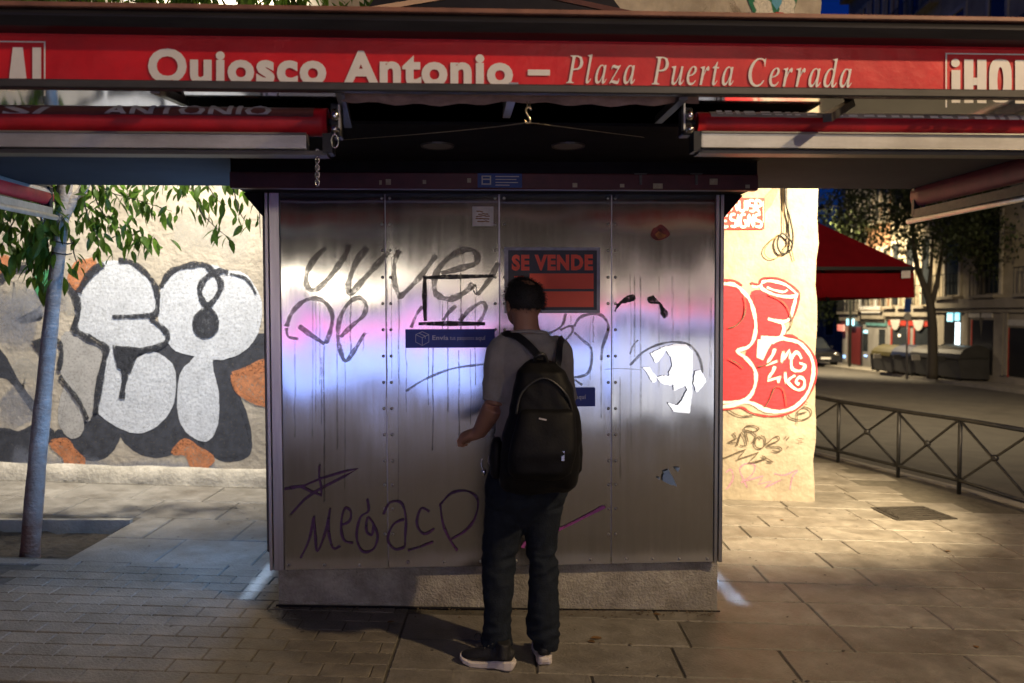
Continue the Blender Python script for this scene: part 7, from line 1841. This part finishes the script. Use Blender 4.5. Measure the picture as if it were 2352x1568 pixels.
# backpack
bp_b = B(1222, 1128, -.2)
pack = thing('backpack', 'bulging black backpack worn on the back of the man', 'backpack', bp_b)
bk = G()
D0 = -.215
bk.loft(rings_px([(1238, 826, 18, -.17, .03), (1239, 833, 34, D0 + .02, .065), (1243, 852, 52, D0, .09), (1248, 890, 66, D0, .105), (1250, 945, 75, D0, .115), (1245, 990, 85, D0, .125), (1242, 1040, 87, D0, .128), (1238, 1085, 88, D0 + .01, .122), (1234, 1112, 84, D0 + .03, .10), (1232, 1126, 72, D0 + .05, .07)]), 28, 3.2)
bkf = fuse(bk, .009, 3, lambda p: .009 * noise.noise(V((p.x * 8, p.y * 8, p.z * 6))) + .005 * noise.noise(V((p.x * 20 + p.z * 10, p.y * 12, p.z * 18))))
obj('main_bag', bkf, M['pack'], pack, smooth=True)
fp_ = G()
fp_.loft(rings_px([(1256, 938, 46, D0 - .10, .02), (1256, 945, 58, D0 - .105, .035), (1252, 985, 66, D0 - .115, .045), (1246, 1040, 70, D0 - .125, .05), (1240, 1085, 68, D0 - .115, .045), (1236, 1100, 50, D0 - .09, .03)]), 22, 3)
obj('front_pocket', fuse(fp_, .009, 3, lambda p: .005 * noise.noise(p * 14)), M['pack'], pack, smooth=True)
for cx, a, b in ((1322, 990, 1085), (1140, 1005, 1095)):
    sp_ = G(); sp_.loft(rings_px([(cx, a, 8, D0 + .03, .03), (cx, a + 12, 13, D0 + .03, .055), (cx, (a + b) / 2, 16, D0 + .03, .065), (cx, b - 8, 14, D0 + .03, .06), (cx, b, 9, D0 + .03, .04)]), 14); obj('side_pocket', sp_, M['pack'], pack, smooth=True)
def strap(pts, w, th=.008):
    p = curve([B(*q) for q in pts], 5); g = G()
    L_, R_ = [], []
    for i, a in enumerate(p):
        t_ = (p[min(i + 1, len(p) - 1)] - p[max(i - 1, 0)]).normalized()
        nrm = (a - V((B(1215, 850).x, MY, a.z - .10))).normalized(); sd = t_.cross(nrm).normalized(); nrm = sd.cross(t_)
        g.v += [a + sd * w / 2, a - sd * w / 2, a - sd * w / 2 + nrm * th, a + sd * w / 2 + nrm * th]
    g.f = [(i * 4 + k, i * 4 + (k + 1) % 4, i * 4 + 4 + (k + 1) % 4, i * 4 + 4 + k) for i in range(len(p) - 1) for k in range(4)]
    obj('shoulder_strap', g, M['packshine'], pack)
strap([(1132, 818, .05), (1140, 784, .03), (1158, 768, -.01), (1185, 772, -.075), (1212, 792, -.125), (1235, 818, -.15), (1250, 846, -.17)], .034)
strap([(1305, 838, .05), (1301, 798, .03), (1290, 778, -.01), (1284, 797, -.095), (1282, 826, -.14), (1276, 850, -.17)], .030)
g = G(); g.tube(curve([B(1226, 838, -.22), B(1232, 818, -.26), B(1250, 815, -.26), B(1258, 838, -.22)], 4), .008, 8); obj('grab_handle', g, M['packshine'], pack, smooth=True)
g = G(); g.tube(curve([B(1186, 950, D0 - .135), B(1200, 900, D0 - .115), B(1250, 868, D0 - .105), B(1300, 905, D0 - .105), B(1316, 960, D0 - .09), B(1322, 1040, D0 - .08)], 6), .005, 6); obj('zip', g, M['packshine'], pack, smooth=True)
g = G(); q = B(1293, 1046, D0 - .165); g.box(q + V((-.006, -.004, -.022)), q + V((.006, .004, .018))); obj('zip_pull', g, M['chrome'], pack)
g = G()
for x_, y_ in ((1239, 961), (1242, 961.6), (1245, 962.2), (1248, 962.8), (1251, 963.4), (1254, 964)): 
    q = B(x_, y_, D0 - .148); g.box(q + V((-.0022, -.001, -.0032)), q + V((.0022, .001, .0032)))
obj('maker_badge', g, M['letter_dull'], pack)
for x_, y_ in ((1318, 1075), (1314, 1092), (1128, 890)):
    g = G(); q = B(x_, y_, D0 + (.06 if x_ > 1200 else .24)); g.box(q + V((-.010, -.008, -.016)), q + V((.010, .008, .016))); obj('buckle', g, M['black_metal'], pack, bev=.003)
g = G(); g.tube(curve([B(1316, 1060, D0 + .03), B(1321, 1080, D0 + .01), B(1312, 1110, D0), B(1306, 1128, D0)], 4), .005, 6); obj('loose_strap', g, M['packshine'], pack, smooth=True)
g = G(); g.tube(curve([B(1296, 955, D0 - .10), B(1308, 950, D0 - .085), B(1318, 960, D0 - .06)], 4), .007, 6); obj('reflective_trim', g, M['chrome'], pack, smooth=True)

# dry leaves dropped on the paving
M['dry_leaf'] = mat('dry_leaf', (0.16, 0.085, 0.03), .8, var=.4, scale=30, rand=.4)
dl = bpy.data.meshes.new('dry_leaf'); dl.from_pydata([(v.x, v.y * 1.5, v.z * .6 + .03) for v in lg.v], [], lg.f); dl.materials.append(M['dry_leaf'])
first = None
for i, (px, py, L, az) in enumerate(((1357, 1468, .07, .4), (1366, 1478, .06, 2.2), (1795, 1196, .06, 1.0), (1170, 1432, .04, 2.8), (1500, 1412, .05, .2), (2246, 1490, .05, 1.4), (2184, 1268, .05, 2.0), (890, 1432, .05, .9))):
    lb_ = ('dry brown leaf beside the right shoe of the man', 'dry brown leaf lying closest to the bottom of the picture near the shoe', 'dry leaf on the bright paving by the cream wall', 'tiny dry leaf at the foot of the plinth left of the man', 'dry leaf at the foot of the plinth right of the man', 'dry leaf alone on the slabs at the lower right', 'dry leaf on the paving below the utility cover', 'dry leaf in the shadow by the plinth corner')[i]
    o = bpy.data.objects.new('dry_leaf', dl); col.objects.link(o)
    p = GP(px, py); o.location = (p.x, p.y, zg(p.x, p.y) + .003); o.rotation_euler = (0, 0, az); o.scale = (L, L, L)
    tag(o, lb_, 'leaf', 'dry leaves scattered on the paving')
